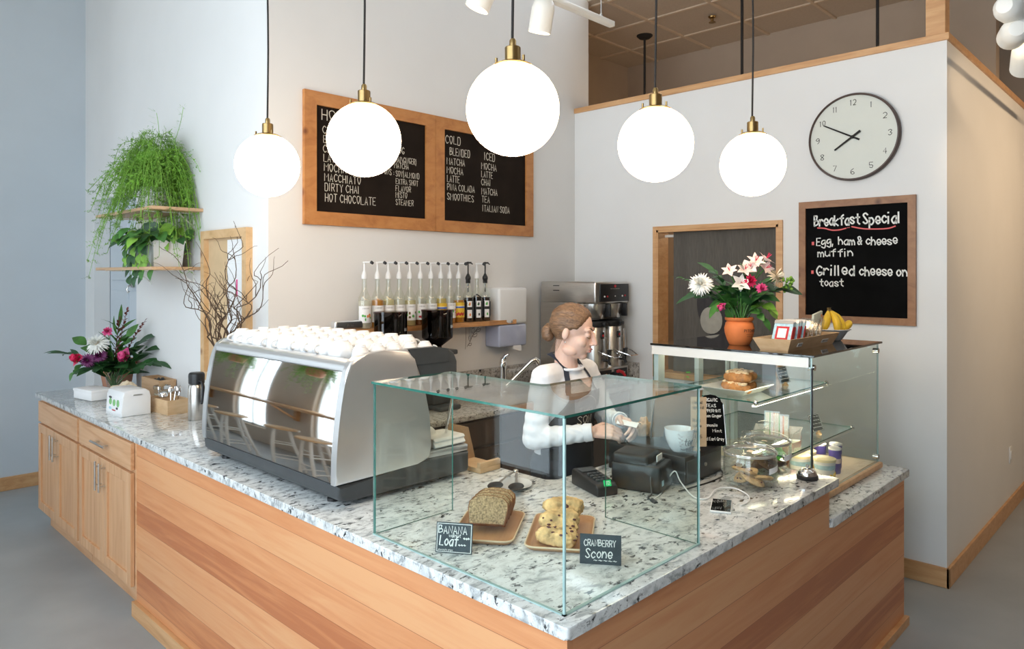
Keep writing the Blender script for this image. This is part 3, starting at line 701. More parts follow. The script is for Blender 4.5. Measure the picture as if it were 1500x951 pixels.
for y, z in ((.691, 1.944), (.694, 1.764)): ribbon(b, [V((XCW - .0118, y, z + .006)), V((XCW - .0118, y, z - .006))], .015, nx)
b.build('pink_underline', M['pink_chalk'], t, world=True, rec=False)
# clock
t = thing('wall_clock', 'round white wall clock with thin brown rim showing ten to eight', 'clock', (XCW, .447, 2.579))
RX = Matrix.Translation((0, 0, 0)) @ Matrix.Rotation(-PI / 2, 4, 'Y')   # lathe z -> -x
b = MB(); R = .262
b.lathe([(R - .02, .0), (R, .0), (R + .002, .03), (R - .004, .042), (R - .011, .043), (R - .012, .030)], n=72, M=RX, cap0=False, cap1=False)
b.build('rim', mat('dark brown wood rim', (.055, .026, .018), .4, var=.1), t)
b = MB(); b.lathe([(R - .01, .0), (R - .01, .029)], n=72, M=RX); b.build('dial', mat('white clock dial', (.66, .68, .62), .5, var=.01), t)
b = MB()
for k in range(1, 13):
    a = 2 * PI * k / 12; s = str(k); h = .033; w_ = .02 * len(s) if len(s) > 1 else .019
    if s == '1': w_ = .008
    if s in ('10', '12'): w_ = .036
    if s == '11': w_ = .026
    cy_, cz = -.208 * math.sin(a), .208 * math.cos(a)
    write(b, s, (-.0296, cy_ + w_ / 2, cz - h / 2), (0, -1, 0), (0, 0, 1), h, w_, .11, 0)
b.build('numerals', M['ink'], t, rec=False)
def hand(deg, L0, L1, wd, x):
    a = math.radians(deg); u = V((0, -math.sin(a), math.cos(a))); s = V((0, u.z, -u.y))
    b = MB(); P = [u * -L0 - s * wd, u * -L0 + s * wd, u * L1 + s * wd * .7, u * L1 - s * wd * .7]
    b.rings([[p + V((x, 0, 0)) for p in P], [p + V((x - .003, 0, 0)) for p in P]]); return b
hand(-62, .045, .185, .0055, -.033).build('minute_hand', M['ink'], t)
hand(-124, .055, .125, .0065, -.0365).build('hour_hand', M['ink'], t)
b = MB(); b.cyl((-.029, 0, 0), (-.041, 0, 0), .009); b.build('hub', M['ink'], t)
# light switch on the side wall
t = thing('light_switch', 'white switch plate low on the warm lit side wall', 'switch', (5.05, -.045, .42))
MB().box(5.01, 5.09, -.052, -.045, .36, .48, .003).build('plate', M['white'], t, world=True); MB().box(5.03, 5.07, -.056, -.051, .39, .45, .002).build('rocker', M['white'], t, world=True)
# notice board on the pillar wall
t = thing('notice_board', 'tall pine framed notice board with white papers, behind the curly branches', 'notice board', (XP, 3.11, 1.10))
M['cork'] = mat('pale pine board', (.60, .43, .25), .8, var=.06, scale=12)
framed_x(t, 2.805, 3.418, 1.10, 2.017, XP, .05, M['board_frame'], M['cork'], .04, 'back_panel')
def sheet(nm, y0, y1, z0, z1, m, x=XP - .0115): return MB().box(x - .0012, x, y0, y1, z0, z1).build(nm, m, t, world=True, smooth=False)
sheet('paper', 2.86, 3.10, 1.35, 1.955, M['paper']); sheet('paper', 3.05, 3.26, 1.15, 1.335, M['paper'])
sheet('photo', 3.16, 3.24, 1.16, 1.27, M['dgrey'], XP - .013); sheet('photo', 2.88, 2.97, 1.42, 1.47, M['kraft'], XP - .013); sheet('photo', 3.06, 3.12, 1.15, 1.30, M['blue'], XP - .013)
b = MB(); random.seed(3)
for i in range(7): write(b, random.choice(['~~~~~~', '~~~~~~~', '~~~~~']), (XP - .0135, 3.085, 1.915 - .018 * i), (0, -1, 0), (0, 0, 1), .010, .19, .1)
b.build('writing', M['chalk_dim'], t, world=True, rec=False)
b = MB(); b.box(XP - .0135, XP - .0128, 2.965, 2.985, 1.62, 1.72); b.build('pink_note', M['petal_k'], t, world=True)

# ================================================================== BOTTLE SHELF
t = thing('wall_shelf', 'live edge wood shelf carrying the syrup bottles', 'shelf', (1.7, 2.55, 1.4))
b = MB(); P0 = [(1.00, YM), (2.415, YM), (2.415, 2.475)]
for i in range(25): P0.append((2.415 - 1.415 * i / 24 if i else 2.405, 2.462 + .012 * math.sin(i * .9) + .006 * math.sin(i * 2.3)))
b.prism(P0, 'z', 1.397, 1.427); b.build('plank', M['shelf'], t, world=True, smooth=False)
for x in (1.25, 2.1): b = MB(); b.tube([(x, YM, 1.30), (x, 2.60, 1.385), (x, 2.50, 1.396)], .006, 8); b.build('bracket', M['steel'], t, world=True)
M['syr'] = {k: mat(k + ' syrup', c, .15, var=.05, alpha=al, coat=.5) for k, c, al in (('clear', (.80, .78, .66), .45), ('amber', (.52, .22, .03), .9), ('pale', (.74, .66, .36), .6), ('brown', (.20, .06, .02), .95), ('dark', (.012, .006, .005), 1), ('straw', (.70, .55, .20), .75))}
def syrup(x, y, kind, label, labm, fill, pump, nm):
    t = thing('syrup_bottle', nm, 'bottle', (x, y, 1.427), 0, 'syrup bottles on the wall shelf')
    prof = [(.010, 0), (.036, .0), (.0385, .004), (.0385, .165), (.036, .185), (.026, .205), (.017, .228), (.0145, .25), (.0135, .29), (.0155, .292), (.0155, .302), (.013, .304)]
    MB().lathe(prof, n=24).build('glass_body', M['bottle'], t)
    fp = [(.002, .003)] + [(r - .002, z) for r, z in ((.036, .003), (.0380, .006), (.0380, min(fill, .165)))] + ([(.034, .185), (.025, .205)] if fill > .2 else []) + [(.002, fill)]
    MB().lathe(fp, n=24).build('syrup', M['syr'][kind], t)
    # label wraps the front half
    b = MB(); z0, z1 = .035, .135
    def lp(u, z, r=.0392): a = -PI / 2 + (u - .5) * 2.5 - .35; return V((r * math.cos(a), r * math.sin(a), z))
    lm = {'white': M['paper'], 'yellow': M['yellow'], 'black': M['black']}[label]
    b.grid(lambda u, v: lp(u, z0 + (z1 - z0) * v), 12, 1)
    lo = b.build('label', lm, t, rec=False)
    b = MB()
    def deco(cx, cz, rx, rz, mi):
        b.mi = mi; n = 10; pts = [lp(cx + rx * math.cos(2 * PI * k / n), cz + rz * math.sin(2 * PI * k / n), .0397) for k in range(n)]
        b._f([b.b.verts.new(p) for p in pts])
    rr = random.Random(nm)
    if label == 'black':
        for cz, hh, mi in ((.122, .020, 0), (.055, .028, 0)): 
            b.mi = mi; b.grid(lambda u, v: lp(.3 + .34 * u, cz - hh + 2 * hh * v, .0396), 4, 1)
        deco(.47, .122, .06, .012, labm); deco(.5, .05, .06, .010, labm); deco(.42, .118, .05, .006, 2)
    elif label == 'yellow':
        b.mi = 3; b.grid(lambda u, v: lp(.02 + .96 * u, .098 + .010 * v, .0396), 8, 1)
        b.mi = 0; b.grid(lambda u, v: lp(.02 + .96 * u, .109 + .003 * v, .0396), 8, 1)
        for k in range(6): deco(.25 + .1 * k, .055 + .006 * (k % 2), .06, .010, labm)
    else:
        for k in range(7): deco(.16 + .7 * rr.random(), .052 + .040 * rr.random(), .035 + .05 * rr.random(), .006 + .006 * rr.random(), 2 if k % 3 else labm)
        deco(.55, .06, .13, .014, 0)
    b.build('label_print', [M['paper'], M['ink'], M['green'], M['blue'], M['orange'], M['red'], M['banana_tip']], t, rec=False)
    b = MB()
    def lf(uu, vv):
        if uu is None: return V((0, -1, 0))
        return lp(.3 + uu / .098 * .5, .116 + vv, .0398)
    if label == 'white': write(b, 'MONIN', (0, 0, 0), (1, 0, 0), (0, 0, 1), .0085, .075, .16, .0, fn=lf); b.build('lettering', M['ink'], t, rec=False)
    # pump
    pm = M['black'] if pump == 'black' else M['white']
    b = MB()
    if pump == 'black':
        b.lathe([(.016, .262), (.016, .285), (.019, .29), (.019, .305), (.013, .315), (.0085, .325), (.005, .33), (.005, .395), (.012, .398), (.014, .406), (.004, .41)], n=16)
        b.tube([(0, 0, .402), (-.006, -.03, .403), (-.010, -.055, .392)], [.006, .0045, .004], 8); b.tube([(0, 0, .402), (.02, -.012, .403)], .006, 8)
        b.tube([(0, 0, .26), (0, 0, .2)], .004, 8)
        b.build('pump', pm, t)
    else:
        b.lathe([(.0175, .296), (.0175, .318), (.011, .335), (.0065, .345), (.0055, .388), (.010, .391), (.010, .398), (.003, .40)], n=16)
        b.tube([(0, 0, .395), (.012, -.04, .396), (.016, -.052, .392)], [.005, .004, .004], 8)
        b.tube([(0, 0, .29), (0, 0, .05)], .0025, 6)
        b.build('pump', pm, t)
        b = MB(); b.cyl((.014, -.047, .396), (.018, -.060, .388), .010, .0085, 12); b.build('spout_cap', M['black'], t)
kinds = [('clear', 'white', 4, .17, 'w'), ('amber', 'white', 2, .178, 'w'), ('pale', 'white', 2, .185, 'w'), ('clear', 'white', 6, .17, 'w'), ('pale', 'white', 6, .16, 'w'), ('brown', 'white', 5, .10, 'w'), ('clear', 'white', 6, .16, 'w'),
         ('straw', 'yellow', 4, .165, 'w'), ('amber', 'white', 5, .06, 'w'), ('amber', 'yellow', 5, .15, 'w'), ('dark', 'black', 4, .165, 'black'), ('dark', 'black', 1, .19, 'w'), ('dark', 'black', 2, .165, 'black')]
SX = [1.158, 1.252, 1.332, 1.415, 1.498, 1.583, 1.670, 1.754, 1.831, 1.909, 1.994, 2.077, 2.155]
for i, (kd, lb, lm, fl, pu) in enumerate(kinds):
    syrup(SX[i], 2.525, kd, lb, lm, fl, pu, f"{ORD[i]} syrup bottle from the left on the wall shelf, {lb} label, {'black' if pu == 'black' else 'white'} pump top")
t = thing('portable_speaker', 'small silver and dark mesh speaker at the left end of the bottle shelf', 'speaker', (1.045, 2.53, 1.427))
b = MB(); b.box(-.10, .10, -.026, .026, 0, .052, .012, seg=3); b.build('body', M['silver'], t)
b = MB(); b.box(-.09, .09, -.0285, -.02, .007, .046, .006); b.build('grille', M['dgrey'], t)
b = MB(); write(b, 'BOSE', (-.022, -.0289, .022), (1, 0, 0), (0, 0, 1), .010, .044, .2, 0, slant=.3); b.build('lettering', M['steel'], t, rec=False)
# towel dispenser
t = thing('paper_towel_dispenser', 'white wall paper towel dispenser with a bluish lower window', 'dispenser', (2.46, YM, 1.22))
b = MB(); b.box(2.24, 2.53, 2.47, YM, 1.395, 1.655, .018, seg=3); b.build('cover', M['white'], t, world=True)
b = MB(); b.box(2.243, 2.527, 2.472, YM, 1.235, 1.392, .014, seg=3); b.build('window', mat('bluish smoked plastic', (.42, .46, .60), .15, var=.04, coat=.4), t, world=True)
b = MB(); b.box(2.36, 2.365, 2.462, 2.471, 1.405, 1.42); b.cyl((2.39, 2.473, 1.412), (2.39, 2.468, 1.412), .006); b.build('lock', M['steel'], t, world=True)
b = MB(); b.grid(lambda u, v: V((2.39 + .075 * u + .012 * v * (u - .5), 2.495 - .02 * math.sin(v * 2), 1.31 - .095 * v - .02 * u * v)), 4, 6); b.build('paper', M['paper'], t, world=True)

t = thing('wall_drawing', 'thin black line drawing of a plant on the wall below the bottle shelf', 'drawing', (2.13, YM, 1.24))
b = MB(); nY = V((0, -1, 0)); q = lambda x, z: V((x, YM - .0015, z))
for P in ([(2.055, 1.23), (2.06, 1.30), (2.058, 1.39)], [(2.07, 1.245), (2.10, 1.28), (2.13, 1.33), (2.19, 1.385)], [(2.10, 1.28), (2.085, 1.31), (2.11, 1.325), (2.10, 1.28)], [(2.13, 1.33), (2.115, 1.36), (2.14, 1.375), (2.13, 1.33)], [(2.12, 1.315), (2.155, 1.31), (2.165, 1.335), (2.12, 1.315)], [(2.15, 1.35), (2.185, 1.345), (2.20, 1.365), (2.15, 1.35)], [(2.08, 1.258), (2.105, 1.25), (2.11, 1.268), (2.08, 1.258)]): ribbon(b, crom([q(*p) for p in P]), .003, nY)
b.build('ink_line', M['ink'], t, world=True, rec=False)

# ================================================================== ESPRESSO MACHINE
t = em = thing('espresso_machine', 'large espresso machine with mirror steel front and silver sides on the granite worktop', 'espresso machine', (.38, 1.66, .92))
EY0, EY1 = 1.10, 2.22
fx = lambda z: .066 + .293 * (z - 1.01) ** 2
front = [(fx(z), z) for z in [1.006 + .394 * k / 10 for k in range(11)]]
def side_poly(o=0):
    return [(x + o, z) for x, z in front] + [(.124, 1.430), (.15, 1.450), (.20, 1.461), (.27, 1.467), (.385, 1.464), (.413, 1.425), (.440, 1.373), (.468, 1.28), (.486, 1.2), (.495, 1.08), (.492, 1.03), (.43, 1.012)]
for i, (a, c) in enumerate(((EY0, EY0 + .035), (EY1 - .035, EY1))):
    b = MB(); b.prism(side_poly(), 'y', a, c)
    yo = a if i == 0 else c
    es = [e for e in b.b.edges if abs(e.verts[0].co.y - yo) < 1e-5 and abs(e.verts[1].co.y - yo) < 1e-5]
    bmesh.ops.bevel(b.b, geom=es, offset=.012, segments=4, affect='EDGES', profile=.5)
    b.build('side_panel', M['silver'], t, world=True, ang=40)
b = MB(); b.prism([(x + .012, z) for x, z in front] + [(.135, 1.415), (.17, 1.421), (.26, 1.421), (.41, 1.421), (.44, 1.36), (.47, 1.2), (.47, 1.03)], 'y', EY0 + .034, EY1 - .034)
b.build('body', M['steel'], t, world=True, ang=40)
b = MB(); b.grid(lambda u, v: V((fx(1.012 + .388 * v) + .003, EY0 + .036 + (EY1 - EY0 - .072) * u, 1.012 + .388 * v)), 8, 24); b.build('front_panel', M['mirror'], t, world=True, ang=80)
b = MB(); P = [(.118, 1.402), (.117, 1.416), (.124, 1.430), (.142, 1.440), (.160, 1.442), (.172, 1.438), (.172, 1.424), (.13, 1.415), (.128, 1.402)]; b.prism(P, 'y', EY0 + .03, EY1 - .03); b.build('top_rail', M['silver'], t, world=True, ang=60)
b = MB(); b.box(.16, .62, EY0 + .034, EY1 - .034, 1.422, 1.4300); b.box(.40, .60, EY0 + .036, EY1 - .036, 1.4200, 1.4295, .004); b.build('cup_tray', M['steel'], t, world=True, smooth=False)
b = MB(); b.prism([(.415, 1.4195), (.585, 1.4195), (.590, 1.452), (.622, 1.432), (.637, 1.40), (.634, 1.352), (.61, 1.331), (.50, 1.318), (.44, 1.34), (.420, 1.40)], 'y', EY0 + .008, EY1 - .008)
bmesh.ops.bevel(b.b, geom=[e for e in b.b.edges if abs(e.verts[0].co.y - e.verts[1].co.y) < 1e-6], offset=.008, segments=3, affect='EDGES', profile=.5)
b.build('hood', M['dgrey'], t, world=True, ang=40)
for a, c in ((EY0 + .004, EY0 + .036), (EY1 - .036, EY1 - .004)):
    b = MB(); b.prism([(.386, 1.464), (.52, 1.464), (.588, 1.452), (.59, 1.40), (.42, 1.40)], 'y', a, c); b.build('hood_cheek', M['dgrey'], t, world=True, ang=40)
b = MB(); b.prism([(.072, 1.006), (.076, .965), (.090, .948), (.12, .940), (.69, .937), (.70, .95), (.70, 1.02), (.49, 1.03), (.43, 1.010)], 'y', EY0 + .002, EY1 - .002)
bmesh.ops.bevel(b.b, geom=[e for e in b.b.edges if abs(e.verts[0].co.y - e.verts[1].co.y) < 1e-6], offset=.014, segments=4, affect='EDGES', profile=.5)
b.build('base', M['dgrey'], t, world=True, ang=40)
b = MB(); b.box(.485, .700, EY0 + .01, EY1 - .01, 1.022, 1.050, .006); b.build('drip_tray', M['silver'], t, world=True)
for y in (EY0 + .12, EY1 - .12):
    for x in (.13, .60):
        b = MB(); b.lathe([(.022, .0), (.022, .012), (.016, .014), (.016, .022), (.024, .024), (.024, .03)], (x, y, .92), 20); b.build('foot', M['black'], t, world=True)
for y in (1.40, 1.68, 1.96):
    b = MB(); b.lathe([(.038, 0), (.038, .05), (.045, .052), (.045, .07)], (.535, y, 1.26), 24); g = b.build('group_head', M['chrome'], t, world=True)
    b = MB(); b.lathe([(.036, 0), (.036, .025)], (.535, y, 1.234), 24); b.tube([(.56, y, 1.245), (.66, y, 1.235), (.70, y, 1.225)], [.009, .013, .012], 10); b.xform(ROOTM[t.name].inverted()); b.build('portafilter', M['black'], g)
for y in (EY0 + .06, EY1 - .06):
    b = MB(); b.tube([(.60, y, 1.335), (.635, y, 1.31), (.655, y, 1.24), (.645, y + .02, 1.12), (.64, y + .025, 1.075)], .0055, 10); b.cyl((.64, y + .025, 1.085), (.64, y + .025, 1.07), .008); b.build('steam_wand', M['chrome'], t, world=True)
# bar towel on the drip tray
t = thing('bar_towel', 'folded white bar towel on the drip tray of the espresso machine', 'towel', (.60, 1.19, 1.05))
b = MB()
for k, (zz, y0, y1) in enumerate(((0, -.075, .09), (.021, -.07, .08))):
    pr = [(y1, zz + .002), (y0 + .01, zz + .002), (y0, zz + .010), (y0 + .01, zz + .019), (y1 - .01, zz + .020), (y1, zz + .012)]
    b.prism([(p[0], p[1]) for p in pr], 'x', -.07, .095)
b.ell((-.03, .05, .045), (.05, .05, .03), 14, 8)
remesh(b, .004, 3).build('cloth', M['cloth'], t)
# wooden tamping tray and kraft box behind it
t = thing('tamping_tray', 'small light wood tamping stand behind the espresso machine', 'tray', (.80, 1.22, .92))
b = MB(); b.box(-.06, .06, -.14, .16, .0, .022, .004); b.box(-.06, .06, -.14, -.12, .02, .045, .003); b.build('board', M['ply'], t)
t = thing('brown_card', 'tan folded card standing on the wooden tamping stand', 'card', (.80, 1.22, .9422))
b = MB(); b.prism([(-.05, 0), (.06, 0), (.02, .138), (.0, .143)], 'y', .02, .14); b.build('card', M['kraft'], t, smooth=False)
# cups on top
def cup_proto(name, R, H, loc):
    t = thing(name, 'x', 'cup', loc, 0, 'white cups upside down on the espresso machine')
    k = R / .05; b = MB()
    b.lathe([(.047 * k, .003), (.050 * k, 0), (.0505 * k, .006), (.0495 * k, .3 * H), (.044 * k, .6 * H), (.034 * k, .84 * H), (.0275 * k, .93 * H), (.0275 * k, H), (.0245 * k, H), (.022 * k, .95 * H), (.004, .945 * H)], n=28, cap0=False)
    b.build('bowl', M['china'], t, ang=50)
    b = MB(); b.tube([(.046 * k + .0 + .026 * k * math.sin(a), 0, H * (.45 - .22 * math.cos(a))) for a in [PI * i / 8 for i in range(9)]], .0048 * k, 8); b.build('handle', M['china'], t)
    return t
big = cup_proto('coffee_cup', .050, .068, (.215, 1.30, 1.4302)); small = cup_proto('espresso_cup', .034, .052, (.215, 1.17, 1.4302))
big['label'] = 'white coffee cup upside down, first from the near end of the front cup row'
rowname = ['front', 'second', 'third', 'back']
rr = random.Random(5)
for r in range(4):
    for c in range(9):
        if r == 0 and c == 0: continue
        y = 1.30 + .1035 * c + rr.uniform(-.002, .002); x = .215 + .1035 * r
        if y > 2.14: continue
        if r == 0 and c == 0: continue
        dup(big, (x, y, 1.4302), rr.uniform(-.6, .6) + (PI if r == 0 else 0), f"white coffee cup upside down, {ORD[c]} from the near end of the {rowname[r]} cup row")
small['label'] = 'small upside down espresso cup, first from the mirror front in the nearest line'
for k, (x, y) in enumerate(((.29, 1.165), (.365, 1.165), (.440, 1.165), (.515, 1.165), (.255, 1.232), (.33, 1.232), (.405, 1.232), (.48, 1.232))):
    lb = f"small upside down espresso cup, {ORD[k % 4 + (1 if k < 4 else 0)]} from the mirror front in the {'nearest' if k < 4 else 'second'} line"
    dup(small, (x, y, 1.4302), rr.uniform(0, 6), lb)

# ================================================================== GRINDERS
def grinder(x, y, label):
    t = thing('coffee_grinder', label, 'grinder', (x, y, .92), 0, 'coffee grinders behind the espresso machine')
    b = MB(); b.box(-.085, .085, -.10, .14, .0, .03, .01); b.box(-.08, .08, -.03, .13, .03, .345, .015, seg=3); b.box(-.085, .085, -.07, .135, .335, .365, .008); b.build('body', M['dgrey'], t)
    b = MB(); b.lathe([(.05, .20), (.05, .30), (.045, .31)], (0, -.075, 0), 24); b.box(-.025, .025, -.13, -.06, .17, .20, .004); b.build('doser', M['black'], t)
    b = MB(); b.tube([(-.05, -.10, .27), (-.09, -.13, .26)], [.007, .009], 8); b.build('lever', M['chrome'], t)
    b = MB(); b.lathe([(.028, .362), (.028, .385), (.094, .435), (.096, .445), (.097, .60), (.0945, .60), (.0935, .447), (.026, .387)], (0, .03, 0), 36, cap0=False, cap1=False); b.build('hopper', M['hopper'], t)
    b = MB(); b.lathe([(.025, .37), (.025, .388), (.090, .438), (.0925, .448), (.0925, .56), (.05, .572), (.004, .575)], (0, .03, 0), 32); b.build('beans', mat('coffee beans', (.022, .009, .006), .5, var=.5, scale=140, bump=.6), t)
    b = MB(); b.lathe([(.1, .60), (.1, .612), (.03, .615), (.004, .615)], (0, .03, 0), 32); b.build('lid', M['hopper'], t)
    b = MB(); b.grid(lambda u, v: V((.0975 * math.cos(-PI / 2 + .3 + .55 * u), .03 + .0975 * math.sin(-PI / 2 + .3 + .55 * u), .50 + .018 * v)), 6, 1); b.build('badge', M['steel'], t)
grinder(1.22, 2.32, 'coffee grinder with dark bean hopper, left of the two, behind the white cups')
grinder(1.575, 2.32, 'coffee grinder with dark bean hopper, right of the two, nearer the towel dispenser')

# ================================================================== COFFEE BREWER
t = thing('coffee_brewer', 'tall stainless twin coffee brewer in the corner behind the barista', 'coffee brewer', (3.0, 2.33, .92))
X0, X1 = 2.805, 3.212
b = MB(); b.box(X0, X1, 2.23, 2.59, 1.06, 1.54, .004); b.build('column', M['steel'], t, world=True)
b = MB(); b.box(X0, X1, 2.06, 2.59, 1.537, 1.697, .012, seg=3); b.build('head', M['steel'], t, world=True)
b = MB()
for z in (1.665, 1.63): b.box(X0 - .002, X0 + .004, 2.40, 2.46, z - .003, z + .003)
b.build('vent', M['black'], t, world=True)
b = MB(); b.box(X0 + .045, X1 - .008, 2.052, 2.062, 1.550, 1.680, .002); pn = b.build('control_panel', M['black'], t, world=True)
def dots(par, L, m, nm, r=.005):
    b = MB()
    for p in L: b.cyl((p[0], p[1], p[2]), (p[0], p[1] - .004, p[2]), p[3] if len(p) > 3 else r, n=10)
    b.xform(ROOTM[t.name].inverted()); return b.build(nm, m, par)
dots(pn, [(3.03, 2.052, 1.663, .011)], M['red'], 'badge')
dots(pn, [(2.90, 2.052, 1.588, .007), (3.12, 2.052, 1.59, .007), (3.03, 2.052, 1.59, .004)], M['paper'], 'button')
dots(pn, [(2.935, 2.052, 1.588, .007), (3.155, 2.052, 1.592, .007)], M['red'], 'button')
b = MB(); write(b, '~~~~~~~~', (2.975, 2.0515, 1.640), (1, 0, 0), (0, 0, 1), .009, .11, .2, 0); b.xform(ROOTM[t.name].inverted()); b.build('lettering', M['chalk_dim'], pn, rec=False)
b = MB(); b.box(X0, X1, 2.06, 2.59, .935, 1.065, .006); b.build('base', M['steel'], t, world=True)
for x in (X0 + .03, X1 - .03):
    for y in (2.1, 2.55):
        b = MB(); b.cyl((x, y, .9205), (x, y, .937), .018); b.build('foot', M['black'], t, world=True)
for x0 in (X0 + .03, X0 + .225):
    b = MB(); b.box(x0, x0 + .155, 2.052, 2.062, .985, 1.05, .002); p2 = b.build('warmer_panel', M['black'], t, world=True)
    dots(p2, [(x0 + .09, 2.052, 1.018, .008)], M['orange'], 'indicator'); dots(p2, [(x0 + .04, 2.052, 1.018, .005), (x0 + .12, 2.052, 1.018, .004)], M['chalk_dim'], 'button')
for k, x in enumerate((2.905, 3.105)):
    b = MB(); b.lathe([(.092, 1.535), (.092, 1.51), (.075, 1.43), (.07, 1.425), (.02, 1.42)], (x, 2.155, 0), 28); f = b.build('funnel', M['steel'], t, world=True)
    b = MB(); b.box(x + .03, x + .05, 2.03, 2.08, 1.44, 1.535, .004); b.xform(ROOTM[t.name].inverted()); b.build('funnel_handle', M['black'], f)
    sv = thing('coffee_server', f"stainless coffee server with black lid under the {'left' if k == 0 else 'right'} head of the brewer", 'coffee server', (x, 2.15, 1.0655))
    b = MB(); b.lathe([(.085, 0), (.085, .29), (.078, .305)], n=32); b.build('body', M['steel'], sv)
    b = MB(); b.lathe([(.090, .30), (.092, .305), (.092, .335), (.085, .342), (.005, .345)], n=32); b.box(-.02, .02, -.115, -.08, .31, .335, .004); b.build('lid', M['black'], sv)
    b = MB(); b.box(-.03, .0, -.094, -.082, .215, .265, .003); bd = b.build('badge', M['black'], sv)
    b = MB(); b.cyl((-.015, -.094, .24), (-.015, -.097, .24), .009, n=12); b.build('badge_mark', M['red'], bd)
    b = MB(); b.tube([(.035, -.10, .04), (.035, -.10, .28)], .009, 10); b.cyl((.035, -.08, .22), (.035, -.105, .22), .004, n=8); b.build('sight_glass', M['chrome'], sv)
    b = MB(); b.tube([(-.06, -.085, .13), (-.065, -.13, .115), (-.03, -.20, .09), (.05, -.21, .09), (.08, -.14, .115), (.075, -.085, .13)], .0045, 8); b.build('guard', M['chrome'], sv)
    b = MB(); b.tube([(.0, -.08, .06), (.0, -.13, .06), (.0, -.145, .03)], [.011, .012, .009], 10); b.prism([(-.014, .085), (.014, .085), (.018, .14), (-.018, .14)], 'y', -.145, -.13); b.cyl((0, -.135, .06), (0, -.138, .09), .008, n=10); b.build('faucet', M['black'], sv)
b = MB(); b.cyl((3.01, 2.06, 1.02), (3.01, 2.02, 1.02), .012); b.tube([(3.01, 2.015, 1.03), (3.01, 2.015, .965)], [.014, .011], 12); b.build('hot_water_tap', M['black'], t, world=True)
b = MB(); b.box(2.998, 3.022, 2.0, 2.02, 1.03, 1.05, .004); b.tube([(3.01, 2.01, 1.045), (3.03, 1.985, 1.035), (3.045, 1.97, 1.005)], [.012, .012, .010], 10); b.build('tap_handle', M['red'], t, world=True)
# faucet
t = thing('sink_faucet', 'chrome single lever faucet at the back counter, behind the barista', 'faucet', (2.255, 2.45, .92))
b = MB(); b.lathe([(.03, 0), (.03, .01), (.024, .015), (.024, .17), (.026, .18), (.026, .215), (.022, .222)], n=24); b.build('body', M['chrome'], t)
b = MB(); b.tube([(.0, 0, .222), (.0, 0, .235), (.012, -.02, .262), (.02, -.035, .272)], [.022, .02, .013, .009], 14); b.build('lever', M['chrome'], t)
b = MB(); b.tube([(.015, -.012, .045), (.06, -.045, .095), (.13, -.095, .178), (.165, -.12, .218), (.185, -.135, .228), (.20, -.145, .216), (.203, -.148, .195)], [.015, .0145, .014, .018, .022, .022, .019], 16); b.build('spout', M['chrome'], t)

# ================================================================== GLASS SNEEZE GUARD
GZ = 1.40
t = thing('glass_sneeze_guard', 'clear L shaped glass cover over the cakes on the counter corner', 'glass case', (.03, .04, .92))
def pane(name, x0, x1, y0, y1, z0, z1, par=None, edge='edge', m='pane', vert=None):
    b = MB(); b.box(x0, x1, y0, y1, z0, z1); b.b.faces.ensure_lookup_table()
    d = (x1 - x0, y1 - y0, z1 - z0); k = d.index(min(d))
    for f in b.b.faces:
        c = f.calc_center_median(); n = [abs(c.x - (x0 + x1) / 2), abs(c.y - (y0 + y1) / 2), abs(c.z - (z0 + z1) / 2)]
        ax = n.index(max([q / e for q, e in zip(n, d)] and n)) if 0 else max(range(3), key=lambda i: n[i] / d[i])
        f.material_index = 0 if ax == k else (1 if ax == 2 or vert is None else 2)
    return b.build(name, [M[m], M[edge], M[vert or edge]], par or t, world=True, smooth=False)
g = .006
pane('front_pane', .029, .029 + g, .0385, .826, .921, GZ, vert='edge_l'); pane('front_pane', .029 + g, .676, .0325, .0325 + g, .921, GZ, vert='edge_l')
pane('end_pane', .029 + g, .362, .826 - g, .826, .921, GZ); pane('end_pane', .676 - g, .676, .0385, .388, .921, GZ)
b = MB(); b.cyl((.033, .0365, .921), (.033, .0365, GZ), .0042, n=10); b.build('corner_bead', M['edge_l'], t, world=True)
# L shaped lid
poly = [(.026, .0295), (.682, .0295), (.682, .388), (.390, .388), (.390, .395), (.362, .395), (.362, .832), (.026, .832)]
poly = [(.026, .0295), (.682, .0295), (.682, .392), (.375, .392), (.362, .405), (.362, .832), (.026, .832)]
b = MB(); b.prism(poly, 'z', GZ + .0005, GZ + .0075)
b.b.faces.ensure_lookup_table()
bmesh.ops.recalc_face_normals(b.b, faces=b.b.faces[:])
for f in b.b.faces: f.material_index = 0 if abs(f.normal.z) > .5 else 1
b.build('lid', [M['pane_top'], M['edge']], t, world=True, smooth=False)
# rubber bead where the panes meet the stone
b = MB(); b.box(.0275, .0365, .031, .826, .9202, .9235); b.box(.0275, .676, .031, .040, .9202, .9235); b.build('seal', M['edge_l'], t, world=True, smooth=False)

